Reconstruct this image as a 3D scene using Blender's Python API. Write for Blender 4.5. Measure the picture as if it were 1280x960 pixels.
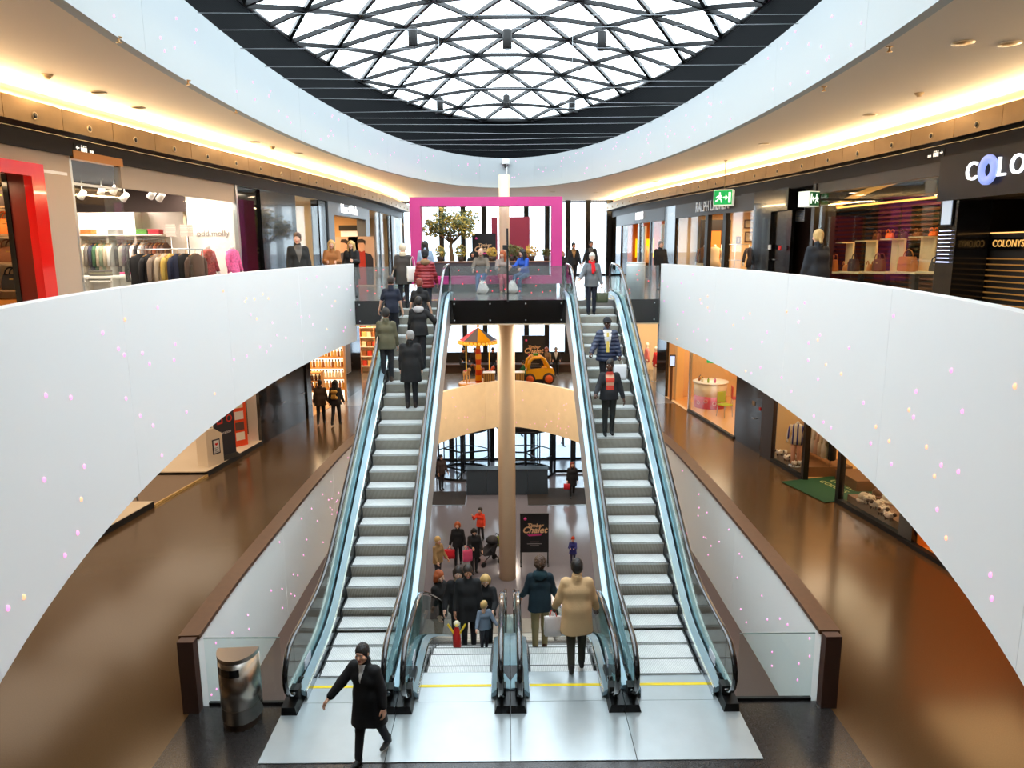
import bpy, math, random
import numpy as np
from mathutils import Vector, Matrix
for o in list(bpy.data.objects): bpy.data.objects.remove(o)
C = bpy.context.scene.collection
R = math.radians
rnd = random.Random(7)

# ------------------------------------------------------------------ camera
CAM_F, CAM_PITCH, CAM_YAW, CAM_ROLL, CAM_H = 912.0, R(10.44), R(0.29), R(-0.34), 6.3
cam_data = bpy.data.cameras.new('camera')
cam = bpy.data.objects.new('camera', cam_data); C.objects.link(cam)
cam_data.sensor_width = 36.0; cam_data.lens = 36.0 * CAM_F / 1280.0
cam_data.clip_start = 0.05; cam_data.clip_end = 400
cam.matrix_world = (Matrix.Translation((0, 0, CAM_H)) @ Matrix.Rotation(-CAM_YAW, 4, 'Z')
                    @ Matrix.Rotation(math.pi / 2 - CAM_PITCH, 4, 'X') @ Matrix.Rotation(CAM_ROLL, 4, 'Z'))
bpy.context.scene.camera = cam

# ------------------------------------------------------------------ sky, exposure
W = bpy.data.worlds.new('sky'); bpy.context.scene.world = W; W.use_nodes = True
bg = W.node_tree.nodes['Background']
bg.inputs[0].default_value = (0.86, 0.945, 1.0, 1); bg.inputs[1].default_value = 4.3
S = bpy.context.scene
S.view_settings.view_transform = 'Standard'; S.view_settings.look = 'None'
S.view_settings.gamma = 1.0; S.view_settings.use_curve_mapping = False
S.view_settings.exposure = 0.5
S.cycles.use_denoising = True
S.cycles.max_bounces = 7; S.cycles.diffuse_bounces = 4; S.cycles.glossy_bounces = 4
S.cycles.transparent_max_bounces = 16; S.cycles.transmission_bounces = 6
S.cycles.sample_clamp_indirect = 6.0
S.cycles.caustics_reflective = False; S.cycles.caustics_refractive = False

# ------------------------------------------------------------------ pixel <-> place helpers (photograph 1280 x 960)
def ray(px, py):
    a = (px - 640) / CAM_F; b = (py - 480) / CAM_F
    cr, sr = math.cos(CAM_ROLL), math.sin(CAM_ROLL)
    u = a * cr + b * sr; v = -a * sr + b * cr
    ct, st = math.cos(CAM_PITCH), math.sin(CAM_PITCH)
    yr = ct - v * st; z = -st - v * ct
    c, s = math.cos(CAM_YAW), math.sin(CAM_YAW)
    return Vector((u * c + yr * s, -u * s + yr * c, z))
def at(px, py, z=None, Y=None, X=None):
    d = ray(px, py)
    t = (z - CAM_H) / d.z if z is not None else (Y / d.y if Y is not None else X / d.x)
    return d * t + Vector((0, 0, CAM_H))
def on_curve(px, py, curve, push=0.0):
    """where the sight line meets a vertical wall that follows a plan curve [(x, y) ...]; push moves it outwards from the axis"""
    d = ray(px, py); a = math.atan2(d.x, d.y)
    best = None
    for (x0, y0), (x1, y1) in zip(curve, curve[1:]):
        a0, a1 = math.atan2(x0, y0), math.atan2(x1, y1)
        if min(a0, a1) - 1e-9 <= a <= max(a0, a1) + 1e-9 and abs(a1 - a0) > 1e-9:
            f0, f1 = x0 * d.y - y0 * d.x, x1 * d.y - y1 * d.x
            t = f0 / (f0 - f1); best = (x0 + (x1 - x0) * t, y0 + (y1 - y0) * t)
            break
    if best is None:
        e = curve[0] if abs(math.atan2(*curve[0]) - a) < abs(math.atan2(*curve[-1]) - a) else curve[-1]
        best = (d.x / d.y * e[1], e[1])
    k = best[1] / d.y
    return Vector((best[0] + push, best[1], CAM_H + d.z * k))

# ------------------------------------------------------------------ mesh builder
class MB:
    def __init__(s): s.v = []; s.f = []; s.m = []; s.sm = []
    def add(s, vs, fs, m=0, smooth=False):
        b = len(s.v); s.v += [tuple(p) for p in vs]
        for f in fs: s.f.append(tuple(b + i for i in f)); s.m.append(m); s.sm.append(smooth)
        return s
    def quad(s, a, b, c, d, m=0): return s.add([a, b, c, d], [(0, 1, 2, 3)], m)
    def hexa(s, p, m=0):  # 8 corners: bottom 4 ccw, top 4 ccw
        return s.add(p, [(3, 2, 1, 0), (4, 5, 6, 7), (0, 1, 5, 4), (1, 2, 6, 5), (2, 3, 7, 6), (3, 0, 4, 7)], m)
    def box(s, c, d, rz=0.0, m=0, rx=0.0):
        M = Matrix.Translation(c) @ Matrix.Rotation(rz, 4, 'Z') @ Matrix.Rotation(rx, 4, 'X')
        x, y, z = d[0] / 2, d[1] / 2, d[2] / 2
        return s.hexa([M @ Vector(p) for p in ((-x, -y, -z), (x, -y, -z), (x, y, -z), (-x, y, -z), (-x, -y, z), (x, -y, z), (x, y, z), (-x, y, z))], m)
    def bar(s, a, b, w, h, m=0, up=(0, 0, 1)):
        a, b = Vector(a), Vector(b); t = (b - a).normalized(); u = Vector(up)
        if abs(t.dot(u)) > .98: u = Vector((0, 1, 0))
        sd = t.cross(u).normalized(); u = sd.cross(t)
        q = []
        for p in (a, b):
            q += [p - sd * w / 2 - u * h / 2, p + sd * w / 2 - u * h / 2, p + sd * w / 2 + u * h / 2, p - sd * w / 2 + u * h / 2]
        return s.hexa(q, m)
    def rbox(s, c, d, r=.02, rz=0.0, m=0, n=3):   # box with rounded vertical edges and a small top bevel
        x, y, z = d[0] / 2 - r, d[1] / 2 - r, d[2]
        pl = []
        for cx, cy, a0 in ((x, y, 0), (-x, y, 90), (-x, -y, 180), (x, -y, 270)):
            for i in range(n + 1):
                a = R(a0 + 90 * i / n); pl.append((cx, cy, math.cos(a), math.sin(a)))
        M = Matrix.Translation((c[0], c[1], c[2] - z / 2)) @ Matrix.Rotation(rz, 4, 'Z')
        k = len(pl); vs = []
        for zz, rr in ((0, r * .6), (r * .4, r), (z - r * .4, r), (z, r * .6)):
            vs += [M @ Vector((p[0] + p[2] * rr, p[1] + p[3] * rr, zz)) for p in pl]
        fs = [tuple(reversed(range(k))), tuple(range(3 * k, 4 * k))]
        for j in range(3):
            fs += [(j * k + i, j * k + (i + 1) % k, (j + 1) * k + (i + 1) % k, (j + 1) * k + i) for i in range(k)]
        return s.add(vs, fs, m)
    def prism(s, poly, z0, z1, m=0):
        k = len(poly)
        return s.add([(p[0], p[1], z0) for p in poly] + [(p[0], p[1], z1) for p in poly],
                     [tuple(reversed(range(k))), tuple(range(k, 2 * k))] + [(i, (i + 1) % k, k + (i + 1) % k, k + i) for i in range(k)], m)
    def extr(s, poly, M, t, m=0):   # polygon in local xy, thickness t along local z, placed by matrix
        k = len(poly)
        return s.add([M @ Vector((p[0], p[1], 0)) for p in poly] + [M @ Vector((p[0], p[1], t)) for p in poly],
                     [tuple(reversed(range(k))), tuple(range(k, 2 * k))] + [(i, (i + 1) % k, k + (i + 1) % k, k + i) for i in range(k)], m)
    def tube(s, pts, r, n=8, m=0, closed=False, flat=1.0):
        pts = [Vector(p) for p in pts]; k = len(pts); rs = r if isinstance(r, (list, tuple)) else [r] * k
        vs = []; prev = None
        for i, p in enumerate(pts):
            if closed: t = pts[(i + 1) % k] - pts[i - 1]
            else: t = pts[min(i + 1, k - 1)] - pts[max(i - 1, 0)]
            t.normalize()
            if prev is None:
                u = Vector((0, 0, 1)) if abs(t.z) < .9 else Vector((1, 0, 0))
            else: u = prev
            u = (u - t * u.dot(t)).normalized(); prev = u; w = t.cross(u)
            for j in range(n):
                a = 2 * math.pi * j / n; vs.append(p + (u * math.cos(a) * flat + w * math.sin(a)) * rs[i])
        fs = []
        for i in range(k if closed else k - 1):
            i2 = (i + 1) % k
            fs += [(i * n + j, i * n + (j + 1) % n, i2 * n + (j + 1) % n, i2 * n + j) for j in range(n)]
        if not closed: fs += [tuple(reversed(range(n))), tuple((k - 1) * n + j for j in range(n))]
        return s.add(vs, fs, m, True)
    def lathe(s, prof, c=(0, 0, 0), n=24, m=0, M=None, sx=1.0, sy=1.0, smooth=True, caps=True):
        c = Vector(c); vs = []; k = len(prof)
        for r, z in prof:
            for j in range(n):
                a = 2 * math.pi * j / n; p = Vector((r * math.cos(a) * sx, r * math.sin(a) * sy, z))
                vs.append((M @ p if M else p) + c)
        fs = []
        for i in range(k - 1):
            fs += [(i * n + j, i * n + (j + 1) % n, (i + 1) * n + (j + 1) % n, (i + 1) * n + j) for j in range(n)]
        if caps: fs += [tuple(reversed(range(n))), tuple((k - 1) * n + j for j in range(n))]
        return s.add(vs, fs, m, smooth)
    def ball(s, c, r, n=10, m=0, sz=1.0, sx=1.0, sy=1.0):
        h = max(4, n // 2)
        return s.lathe([(max(1e-4, r * math.sin(math.pi * i / h)), -r * math.cos(math.pi * i / h) * sz) for i in range(h + 1)], c, n, m, None, sx, sy)
    def disc(s, c, nrm, r, n=8, m=0, sx=1.0):
        nrm = Vector(nrm).normalized(); u = Vector((0, 0, 1)) if abs(nrm.z) < .9 else Vector((1, 0, 0))
        a = nrm.cross(u).normalized(); b = nrm.cross(a) * -1
        return s.add([Vector(c) + a * math.cos(2 * math.pi * j / n) * r * sx + b * math.sin(2 * math.pi * j / n) * r for j in range(n)], [tuple(range(n))], m)
    def sweep(s, prof, path, m=0, closed_prof=True, smooth=False):
        """prof [(x, dz)], path [(y, z)]: sheared sweep along y"""
        k = len(prof); vs = [(x, y, z + dz) for (y, z) in path for (x, dz) in prof]; fs = []
        kk = k if closed_prof else k - 1
        for i in range(len(path) - 1):
            fs += [(i * k + j, i * k + (j + 1) % k, (i + 1) * k + (j + 1) % k, (i + 1) * k + j) for j in range(kk)]
        if closed_prof: fs += [tuple(range(k)), tuple(reversed(range((len(path) - 1) * k, len(path) * k)))]
        return s.add(vs, fs, m, smooth)
    def curtain(s, curve, z0, z1, th=0.0, m=0, smooth=True):
        """vertical sheet that follows a plan curve; th gives it thickness to the left of the walking direction"""
        n = len(curve); N = []
        for i in range(n):
            t = Vector(curve[min(i + 1, n - 1)]) - Vector(curve[max(i - 1, 0)]); t.normalize(); N.append(Vector((-t.y, t.x)))
        za = z0 if isinstance(z0, list) else [z0] * n; zb = z1 if isinstance(z1, list) else [z1] * n
        A = [(c[0], c[1], z) for c, z in zip(curve, za)] + [(c[0], c[1], z) for c, z in zip(curve, zb)]
        s.add(A, [(i, i + 1, n + i + 1, n + i) for i in range(n - 1)], m, smooth)
        if th:
            B = [(c[0] + q.x * th, c[1] + q.y * th, z) for c, q, z in zip(curve, N, za)] + [(c[0] + q.x * th, c[1] + q.y * th, z) for c, q, z in zip(curve, N, zb)]
            s.add(B, [(i + 1, i, n + i, n + i + 1) for i in range(n - 1)], m, smooth)
            b = len(s.v) - 4 * n; 
            s.add(A + B, [(n + i, n + i + 1, 3 * n + i + 1, 3 * n + i) for i in range(n - 1)] + [(i + 1, i, 2 * n + i, 2 * n + i + 1) for i in range(n - 1)]
                  + [(0, n, 3 * n, 2 * n), (n - 1, 3 * n - 1, 4 * n - 1, 2 * n - 1)], m)
        return s
    def mesh(s, name, mats):
        me = bpy.data.meshes.new(name); me.from_pydata(s.v, [], s.f)
        for mt in (mats if isinstance(mats, (list, tuple)) else [mats]): me.materials.append(mt)
        me.polygons.foreach_set('material_index', s.m); me.polygons.foreach_set('use_smooth', s.sm); me.update()
        return me

def props(o, label=None, cat=None, group=None, kind=None):
    if label: o['label'] = label
    if cat: o['category'] = cat
    if group: o['group'] = group
    if kind: o['kind'] = kind
    return o
def link(name, me, parent=None, **k):
    o = bpy.data.objects.new(name, me); C.objects.link(o)
    if parent is not None: o.parent = parent
    return props(o, **k)
def obj(name, mb, mats, parent=None, **k): return link(name, mb.mesh(name, mats), parent, **k)
def thing(name, label, cat, loc=(0, 0, 0), rz=0.0, group=None):
    o = bpy.data.objects.new(name, None); C.objects.link(o); o.location = loc; o.rotation_euler = (0, 0, rz)
    o.empty_display_size = .1
    return props(o, label, cat, group)
def struct(name, mb, mats, parent=None): return obj(name, mb, mats, parent, kind='structure' if parent is None else None)
def copy_thing(root, loc, rz=None, label=None, group=None):
    r = root.copy(); C.objects.link(r); r.location = loc
    if rz is not None: r.rotation_euler = (0, 0, rz)
    if label: r['label'] = label
    if group: r['group'] = group
    for ch in root.children:
        c = ch.copy(); C.objects.link(c); c.parent = r
        for g in ch.children:
            d = g.copy(); C.objects.link(d); d.parent = c
    return r
def text(name, body, loc, height, mat_, parent=None, facing=(0, -1, 0), depth=.01, shear=0.0, align='CENTER', bold=0.0, width=None, up=(0, 0, 1)):
    cu = bpy.data.curves.new(name, 'FONT'); cu.body = body; cu.size = height; cu.extrude = depth / 2; cu.align_x = align; cu.align_y = 'CENTER'
    cu.shear = shear; cu.offset = bold; cu.resolution_u = 3; cu.materials.append(mat_)
    tmp = bpy.data.objects.new(name, cu); C.objects.link(tmp)
    me = bpy.data.meshes.new_from_object(tmp, depsgraph=bpy.context.evaluated_depsgraph_get())
    bpy.data.objects.remove(tmp); o = bpy.data.objects.new(name, me); C.objects.link(o)
    f = Vector(facing).normalized(); u = Vector(up); x = u.cross(f).normalized(); u = f.cross(x)
    M = Matrix((x, u, f)).transposed().to_4x4()
    if width: M = M @ Matrix.Diagonal((width, 1, 1, 1))
    o.matrix_world = Matrix.Translation(loc) @ M
    if parent is not None:
        o.parent = parent
        o.matrix_parent_inverse = Matrix.Translation(-Vector(parent.location)) if not parent.rotation_euler.z else (Matrix.Translation(parent.location) @ Matrix.Rotation(parent.rotation_euler.z, 4, 'Z')).inverted()
    return o

# ------------------------------------------------------------------ materials
def lin(c):
    c = c / 255.0
    return c / 12.92 if c <= .04045 else ((c + .055) / 1.055) ** 2.4
def rgb(r, g, b): return (lin(r), lin(g), lin(b), 1)
MATS = {}
def mat(name, col, rough=.5, metal=0.0, emit=None, es=0.0, noise=None, bump=None, spec=.5, coat=0.0, stripe=None, aniso=0.0):
    """col sRGB 0-255; noise (scale, amount); bump (scale, strength); stripe (axis, period, second colour, share)"""
    if name in MATS: return MATS[name]
    m = bpy.data.materials.new(name); m.use_nodes = True; nt = m.node_tree; b = nt.nodes['Principled BSDF']
    c = rgb(*col); b.inputs['Base Color'].default_value = c
    b.inputs['Roughness'].default_value = rough; b.inputs['Metallic'].default_value = metal
    b.inputs['Specular IOR Level'].default_value = spec; b.inputs['Coat Weight'].default_value = coat
    if emit:
        b.inputs['Emission Color'].default_value = rgb(*emit); b.inputs['Emission Strength'].default_value = es
    tc = nt.nodes.new('ShaderNodeTexCoord')
    src = None
    if stripe:
        ax, per, c2, share = stripe
        sp = nt.nodes.new('ShaderNodeSeparateXYZ'); nt.links.new(tc.outputs['Object'], sp.inputs[0])
        mu = nt.nodes.new('ShaderNodeMath'); mu.operation = 'DIVIDE'; mu.inputs[1].default_value = per; nt.links.new(sp.outputs[ax], mu.inputs[0])
        fr = nt.nodes.new('ShaderNodeMath'); fr.operation = 'FRACT'; nt.links.new(mu.outputs[0], fr.inputs[0])
        lt = nt.nodes.new('ShaderNodeMath'); lt.operation = 'LESS_THAN'; lt.inputs[1].default_value = share; nt.links.new(fr.outputs[0], lt.inputs[0])
        mx = nt.nodes.new('ShaderNodeMix'); mx.data_type = 'RGBA'; nt.links.new(lt.outputs[0], mx.inputs[0]); mx.inputs[6].default_value = c; mx.inputs[7].default_value = rgb(*c2)
        src = mx.outputs[2]
    if noise:
        nz = nt.nodes.new('ShaderNodeTexNoise'); nz.inputs['Scale'].default_value = noise[0]; nz.inputs['Detail'].default_value = 4
        nt.links.new(tc.outputs['Object'], nz.inputs['Vector'])
        mr = nt.nodes.new('ShaderNodeMapRange'); mr.inputs[1].default_value = .25; mr.inputs[2].default_value = .75
        mr.inputs[3].default_value = 1 - noise[1]; mr.inputs[4].default_value = 1 + noise[1]; nt.links.new(nz.outputs[0], mr.inputs[0])
        vm = nt.nodes.new('ShaderNodeVectorMath'); vm.operation = 'SCALE'
        if src: nt.links.new(src, vm.inputs[0])
        else: vm.inputs[0].default_value = c[:3]
        nt.links.new(mr.outputs[0], vm.inputs['Scale']); src = vm.outputs[0]
    if src: nt.links.new(src, b.inputs['Base Color'])
    if bump:
        nz = nt.nodes.new('ShaderNodeTexNoise'); nz.inputs['Scale'].default_value = bump[0]; nz.inputs['Detail'].default_value = 3
        nt.links.new(tc.outputs['Object'], nz.inputs['Vector'])
        bp = nt.nodes.new('ShaderNodeBump'); bp.inputs['Strength'].default_value = bump[1]; bp.inputs['Distance'].default_value = .01
        nt.links.new(nz.outputs[0], bp.inputs['Height']); nt.links.new(bp.outputs[0], b.inputs['Normal'])
    MATS[name] = m; return m
def glass(name, tint=(255, 255, 255), refl=.08, rough=.02, opac=0.0, body=(200, 210, 210)):
    """clear pane: straight-through light, fresnel reflection, an optional faint body colour"""
    if name in MATS: return MATS[name]
    m = bpy.data.materials.new(name); m.use_nodes = True; nt = m.node_tree; nt.nodes.clear()
    out = nt.nodes.new('ShaderNodeOutputMaterial'); tr = nt.nodes.new('ShaderNodeBsdfTransparent'); tr.inputs[0].default_value = rgb(*tint)
    gl = nt.nodes.new('ShaderNodeBsdfGlossy'); gl.inputs['Roughness'].default_value = rough
    fr = nt.nodes.new('ShaderNodeLayerWeight'); fr.inputs[0].default_value = .25
    mr = nt.nodes.new('ShaderNodeMapRange'); mr.inputs[3].default_value = refl; mr.inputs[4].default_value = .5
    pw = nt.nodes.new('ShaderNodeMath'); pw.operation = 'POWER'; pw.inputs[1].default_value = 3.2
    nt.links.new(fr.outputs['Facing'], pw.inputs[0]); nt.links.new(pw.outputs[0], mr.inputs[0])
    mx = nt.nodes.new('ShaderNodeMixShader'); nt.links.new(mr.outputs[0], mx.inputs[0])
    base = tr
    if opac:
        df = nt.nodes.new('ShaderNodeBsdfDiffuse'); df.inputs[0].default_value = rgb(*body)
        m2 = nt.nodes.new('ShaderNodeMixShader'); m2.inputs[0].default_value = opac
        nt.links.new(tr.outputs[0], m2.inputs[1]); nt.links.new(df.outputs[0], m2.inputs[2]); base = m2
    nt.links.new(base.outputs[0], mx.inputs[1]); nt.links.new(gl.outputs[0], mx.inputs[2]); nt.links.new(mx.outputs[0], out.inputs[0])
    MATS[name] = m; return m
def emis(name, col, s):
    return mat(name, col, .6, 0, col, s)

white_panel = mat('white_panel', (238, 238, 236), .55, spec=.25)
ring_white = mat('ring_white', (180, 188, 191), .6, spec=.2)
mid_panel = mat('mid_panel', (250, 250, 248), .6, spec=.2)
warm_lit_panel = mat('warm_lit_panel', (250, 230, 194), .45, noise=(3, .05))  # far run of the white balustrade; warm lamplight put into its colour
led_pink = mat('led_pink', (255, 150, 205), .4, 0, (255, 140, 205), 1.15)
led_orange = mat('led_orange', (255, 170, 130), .4, 0, (255, 165, 125), 1.1)
ceiling_paint = mat('ceiling_paint', (238, 222, 202), .7)
dark_metal = mat('dark_metal', (26, 28, 30), .42, .3)
black_gloss = mat('black_gloss', (12, 12, 13), .14, 0, coat=.5)
black_matt = mat('black_matt', (18, 18, 19), .6)
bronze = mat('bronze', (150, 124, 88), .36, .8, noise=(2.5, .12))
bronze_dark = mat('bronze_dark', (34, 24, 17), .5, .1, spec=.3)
steel = mat('brushed_steel', (190, 195, 198), .28, 1.0, noise=(6, .05))
steel_blue = mat('clad_steel', (170, 190, 198), .3, .9)
wood_dark = mat('dark_wood', (88, 58, 40), .35, noise=(9, .15))
taupe = mat('taupe_paint', (192, 170, 147), .7)
grey_portal = mat('grey_portal', (112, 122, 132), .4, .2)
rubber = mat('handrail_rubber', (20, 22, 25), .2, 0, coat=.9)
yellow = mat('yellow_strip', (240, 210, 20), .5)
clear = glass('clear_glass', (250, 255, 254), .045)
shop_glass = glass('shop_glass', (250, 253, 252), .06)
esc_glass = glass('balustrade_glass', (224, 238, 238), .06)
sky_glass = glass('roof_glass', (246, 250, 252), .05)
# ------------------------------------------------------------------ levels and plan curves
Z_UP, Z_SOF, Z_CEIL, Z_LOW, FAC = 4.93, 4.30, 8.75, -5.0, 38.5
VB, VA, VC = 4.45, 14.6, 14.8          # void at the upper floor
RB, RA, RC = 4.70, 16.1, 14.0          # ring at the ceiling
SB, SA, SC_ = 4.10 * 1.3, 10.5 * 1.3, 13.0 * 1.3         # skylight
def ell(b, a, c, n, t0=0.0, t1=2 * math.pi):   # t = 0 at the far tip, rises to the right
    return [(b * math.sin(t0 + (t1 - t0) * i / n), c + a * math.cos(t0 + (t1 - t0) * i / n)) for i in range(n + 1)]
def half(y, b, a, c):
    q = 1 - ((y - c) / a) ** 2
    return b * math.sqrt(q) if q > 0 else 0.0
MIDW = [(9.3, 4.32), (11, 4.40), (13.5, 4.42), (16, 4.42), (19, 4.34), (21, 4.12), (23, 3.75), (25, 3.25), (26.9, 2.55), (28.2, 1.62), (28.9, .95), (29.25, .45), (29.35, 0.0)]
def midw(y):
    for (a, x), (b, w) in zip(MIDW, MIDW[1:]):
        if a <= y <= b: return x + (w - x) * (y - a) / (b - a)
    return 0.0
# shop wall lines in plan (x, y), near to far
BL = [(-7.15, -3.0), (-7.15, 6.0), (-7.1, 9.5), (-7.03, 10.9), (-6.9, 12.3), (-6.66, 14.3), (-6.1, 18.5), (-5.62, 22.6), (-5.2, 26.5), (-4.95, 31), (-4.9, FAC - .2)]   # bronze bands
BR = [(7.75, -3.0), (7.78, 6.0), (7.8, 11.5), (7.77, 13.1), (7.6, 15.5), (7.3, 18.9), (6.6, 23.3), (5.9, 27.2), (5.2, 32), (4.9, FAC - .2)]
UL = [(x - .45, y) for x, y in BL[:-1]] + [(-5.35, FAC)]
UR = [(x + .45, y) for x, y in BR[:-1]] + [(5.35, FAC)]
ML = [(-9.4, 2.0), (-9.6, 8.0), (-9.5, 12.0), (-9.36, 14.3), (-9.19, 15.4), (-8.91, 17.6), (-8.43, 21.2), (-8.13, 23.5), (-7.58, 27.5), (-6.98, 30.7), (-6.83, 33.0), (-6.6, FAC)]
MR = [(8.6, 2.0), (8.75, 8.0), (8.76, 12.0), (8.73, 13.3), (8.53, 15.2), (8.22, 17.45), (8.1, 19.3), (7.8, 21.5), (7.54, 23.6), (7.09, 27.9), (6.67, 32.0), (6.2, FAC)]
def wx(curve, y):
    for (x0, y0), (x1, y1) in zip(curve, curve[1:]):
        if y0 <= y <= y1: return x0 + (x1 - x0) * (y - y0) / (y1 - y0)
    return curve[-1][0]
def wline(curve, y0, y1, off=0.0, step=.9):
    ys = [y0 + (y1 - y0) * i / max(2, int(abs(y1 - y0) / step)) for i in range(max(2, int(abs(y1 - y0) / step)) + 1)]
    return [(wx(curve, y) + off, y) for y in ys]

# ------------------------------------------------------------------ floors
floor_mid_m = mat('polished_brown_terrazzo', (90, 68, 44), .17, 0, noise=(60, .10), spec=.5)
floor_dark_m = mat('dark_terrazzo', (46, 43, 42), .2, 0, noise=(90, .35), spec=.5)
floor_up_m = mat('grey_stone_floor', (128, 122, 118), .16, 0, noise=(14, .06))
floor_low_m = mat('lower_grey_floor', (116, 112, 118), .14, 0, noise=(20, .06))
def slab(ys, inner, outer_l, outer_r, z0, z1):
    m = MB()
    for y0, y1 in zip(ys, ys[1:]):
        a, b = inner(y0), inner(y1)
        for sgn, out in ((-1, outer_l), (1, outer_r)):
            q = [(sgn * a, y0), (out, y0), (out, y1), (sgn * b, y1)]
            if a < 1e-4 and b < 1e-4: q = [(0, y0), (out, y0), (out, y1), (0, y1)]
            if sgn < 0: q.reverse()
            m.hexa([(p[0], p[1], z0) for p in q] + [(p[0], p[1], z1) for p in q])
    return m
ys = [-4, 2, 6, 9.3] ; f = MB()
for y0, y1 in zip(ys, ys[1:]): f.hexa([(-14, y0, -.45), (14, y0, -.45), (14, y1, -.45), (-14, y1, -.45), (-14, y0, 0), (14, y0, 0), (14, y1, 0), (-14, y1, 0)])
mw = lambda y, o: midw(min(max(y - .1 - o, 9.3), 29.349)) + .06 + o if y < 29.47 + o else 0.0
YS = [9.3 + .4 * i for i in range(47)] + [28.3, 28.6, 28.9, 29.1, 29.25, 29.35, 29.42, 29.5]
g = slab(YS, lambda y: mw(y, 0), -14, 14, -.45, 0); f.add(g.v, g.f)
struct('floor', f, floor_mid_m)
f = MB()
f.hexa([(-14, 29.5, -.45), (14, 29.5, -.45), (14, FAC + .3, -.45), (-14, FAC + .3, -.45), (-14, 29.5, 0), (14, 29.5, 0), (14, FAC + .3, 0), (-14, FAC + .3, 0)])
struct('floor_far', f, floor_up_m)  # paler grey than the brown floor, standing in for the windows' reflection
f = MB().box((0, 5.2, .003), (8.9, 8.2, .006)); struct('floor_landing', f, floor_dark_m)
f = MB(); f.quad((-14, -4, Z_LOW), (14, -4, Z_LOW), (14, FAC + .3, Z_LOW), (-14, FAC + .3, Z_LOW)); struct('floor_lower', f, floor_low_m)
vw = lambda y: half(y, VB, VA, VC) + (.07 if abs(y - VC) < VA else 0)
f = slab([-3, -.5, .2] + [.2 + .45 * i for i in range(1, 44)] + [20.0], vw, -14, 14, Z_SOF, Z_UP)
f.hexa([(-14, 20, Z_SOF), (14, 20, Z_SOF), (14, FAC + .3, Z_SOF), (-14, FAC + .3, Z_SOF), (-14, 20, Z_UP), (14, 20, Z_UP), (14, FAC + .3, Z_UP), (-14, FAC + .3, Z_UP)])
struct('floor_upper', f, [floor_up_m])
# thin cream lining under the upper floor (the ceiling of the mid level)
f = slab([-3, -.5, .2] + [.2 + .45 * i for i in range(1, 44)] + [20.0], lambda y: vw(y) + .02, -14, 14, Z_SOF - .03, Z_SOF - .004)
f.hexa([(-14, 20.02, Z_SOF - .03), (14, 20.02, Z_SOF - .03), (14, FAC, Z_SOF - .03), (-14, FAC, Z_SOF - .03), (-14, 20.02, Z_SOF - .004), (14, 20.02, Z_SOF - .004), (14, FAC, Z_SOF - .004), (-14, FAC, Z_SOF - .004)])
struct('ceiling_mid', f, mat('soffit_cream', (222, 196, 160), .6))
# ------------------------------------------------------------------ upper ceiling with its oval opening
rw = lambda y: half(y, RB, RA, RC) + (.08 if abs(y - RC) < RA else 0)
f = slab([-4, -2.2] + [-2.1 + .6 * i for i in range(1, 50)] + [27.9, 28.4, 28.8, 29.2, 29.5, 29.75, 29.95, 30.05, 30.12, 30.2, FAC + .3], lambda y: half(min(y, 30.2) - .1 if y > RC else y + .1, RB, RA, RC) + .06 if -2 < y < 30.19 else 0.0, -14, 14, Z_CEIL, Z_CEIL + .25)
struct('ceiling', f, ceiling_paint)

# ------------------------------------------------------------------ white oval ring, balustrades: panels and light dots
def dots(m, curve, z0, z1, n, inward, seed, r=.02, colour=(0,)):
    q = random.Random(seed); L = [0.0]; r = .0135
    for a, b in zip(curve, curve[1:]): L.append(L[-1] + math.hypot(b[0] - a[0], b[1] - a[1]))
    for _ in range(n):
        s = q.uniform(0, L[-1]); i = 0
        while i < len(L) - 2 and L[i + 1] < s: i += 1
        t = (s - L[i]) / (L[i + 1] - L[i]); a, b = Vector(curve[i]), Vector(curve[i + 1]); p = a.lerp(b, t)
        tt = (b - a).normalized(); nn = Vector((-tt.y, tt.x)) * inward
        z = q.uniform(z0, z1)
        m.ball((p.x + nn.x * .004, p.y + nn.y * .004, z), r * (1 + .02 * max(0, p.y - 8)), 8, q.choice(colour), 1.5)
def panelled(name, label, cat, curve, z0, z1, per, mats, th, inward, ndots, seed, z0f=None, colour=(0,), hand=None, drange=None):
    t = thing(name, label, cat, (curve[len(curve) // 2][0], curve[len(curve) // 2][1], z0))
    off = Vector(t.location); loc = lambda c: [(p[0] - off.x, p[1] - off.y) for p in c]
    k = 0
    while k < len(curve) - 1:
        e = min(k + per, len(curve) - 1); seg = [list(p) for p in curve[k:e + 1]]
        # a hairline joint between neighbouring panels
        d = Vector(seg[1]) - Vector(seg[0]); d.normalize(); seg[0][0] += d.x * .005; seg[0][1] += d.y * .005
        mb = MB().curtain(loc(seg), 0, z1 - z0, th * -inward)
        obj('panel', mb, mats, t); k = e
    bk = MB().curtain(loc([(p[0], p[1]) for p in curve]), .02, z1 - z0 - .02, 0)
    if hand: obj('handrail', MB().curtain(loc(hand[0]), z1 - z0, z1 - z0 + hand[1], hand[2] * -inward), hand[3], t)
    if ndots:
        mb = MB(); lo, hi = drange or (.15, z1 - z0 - .2); dots(mb, loc(curve), lo, hi, ndots, inward, seed, colour=colour)
        obj('led_dots', mb, [led_pink, led_orange], t, kind='stuff')
    return t
ring = ell(RB, RA, RC, 120, -2.75, 2.75)
panelled('ceiling_ring', 'white oval ring of curved panels with pink light dots around the roof opening', 'ring', ring, Z_CEIL - .02, 9.87, 5, [ring_white], .14, -1, 190, 3, drange=(.2, 1.02))
def t_at(y): return math.acos((y - VC) / VA)
left = [(-x, y) for x, y in ell(VB, VA, VC, 42, t_at(20.0), math.pi - .12)]
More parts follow.
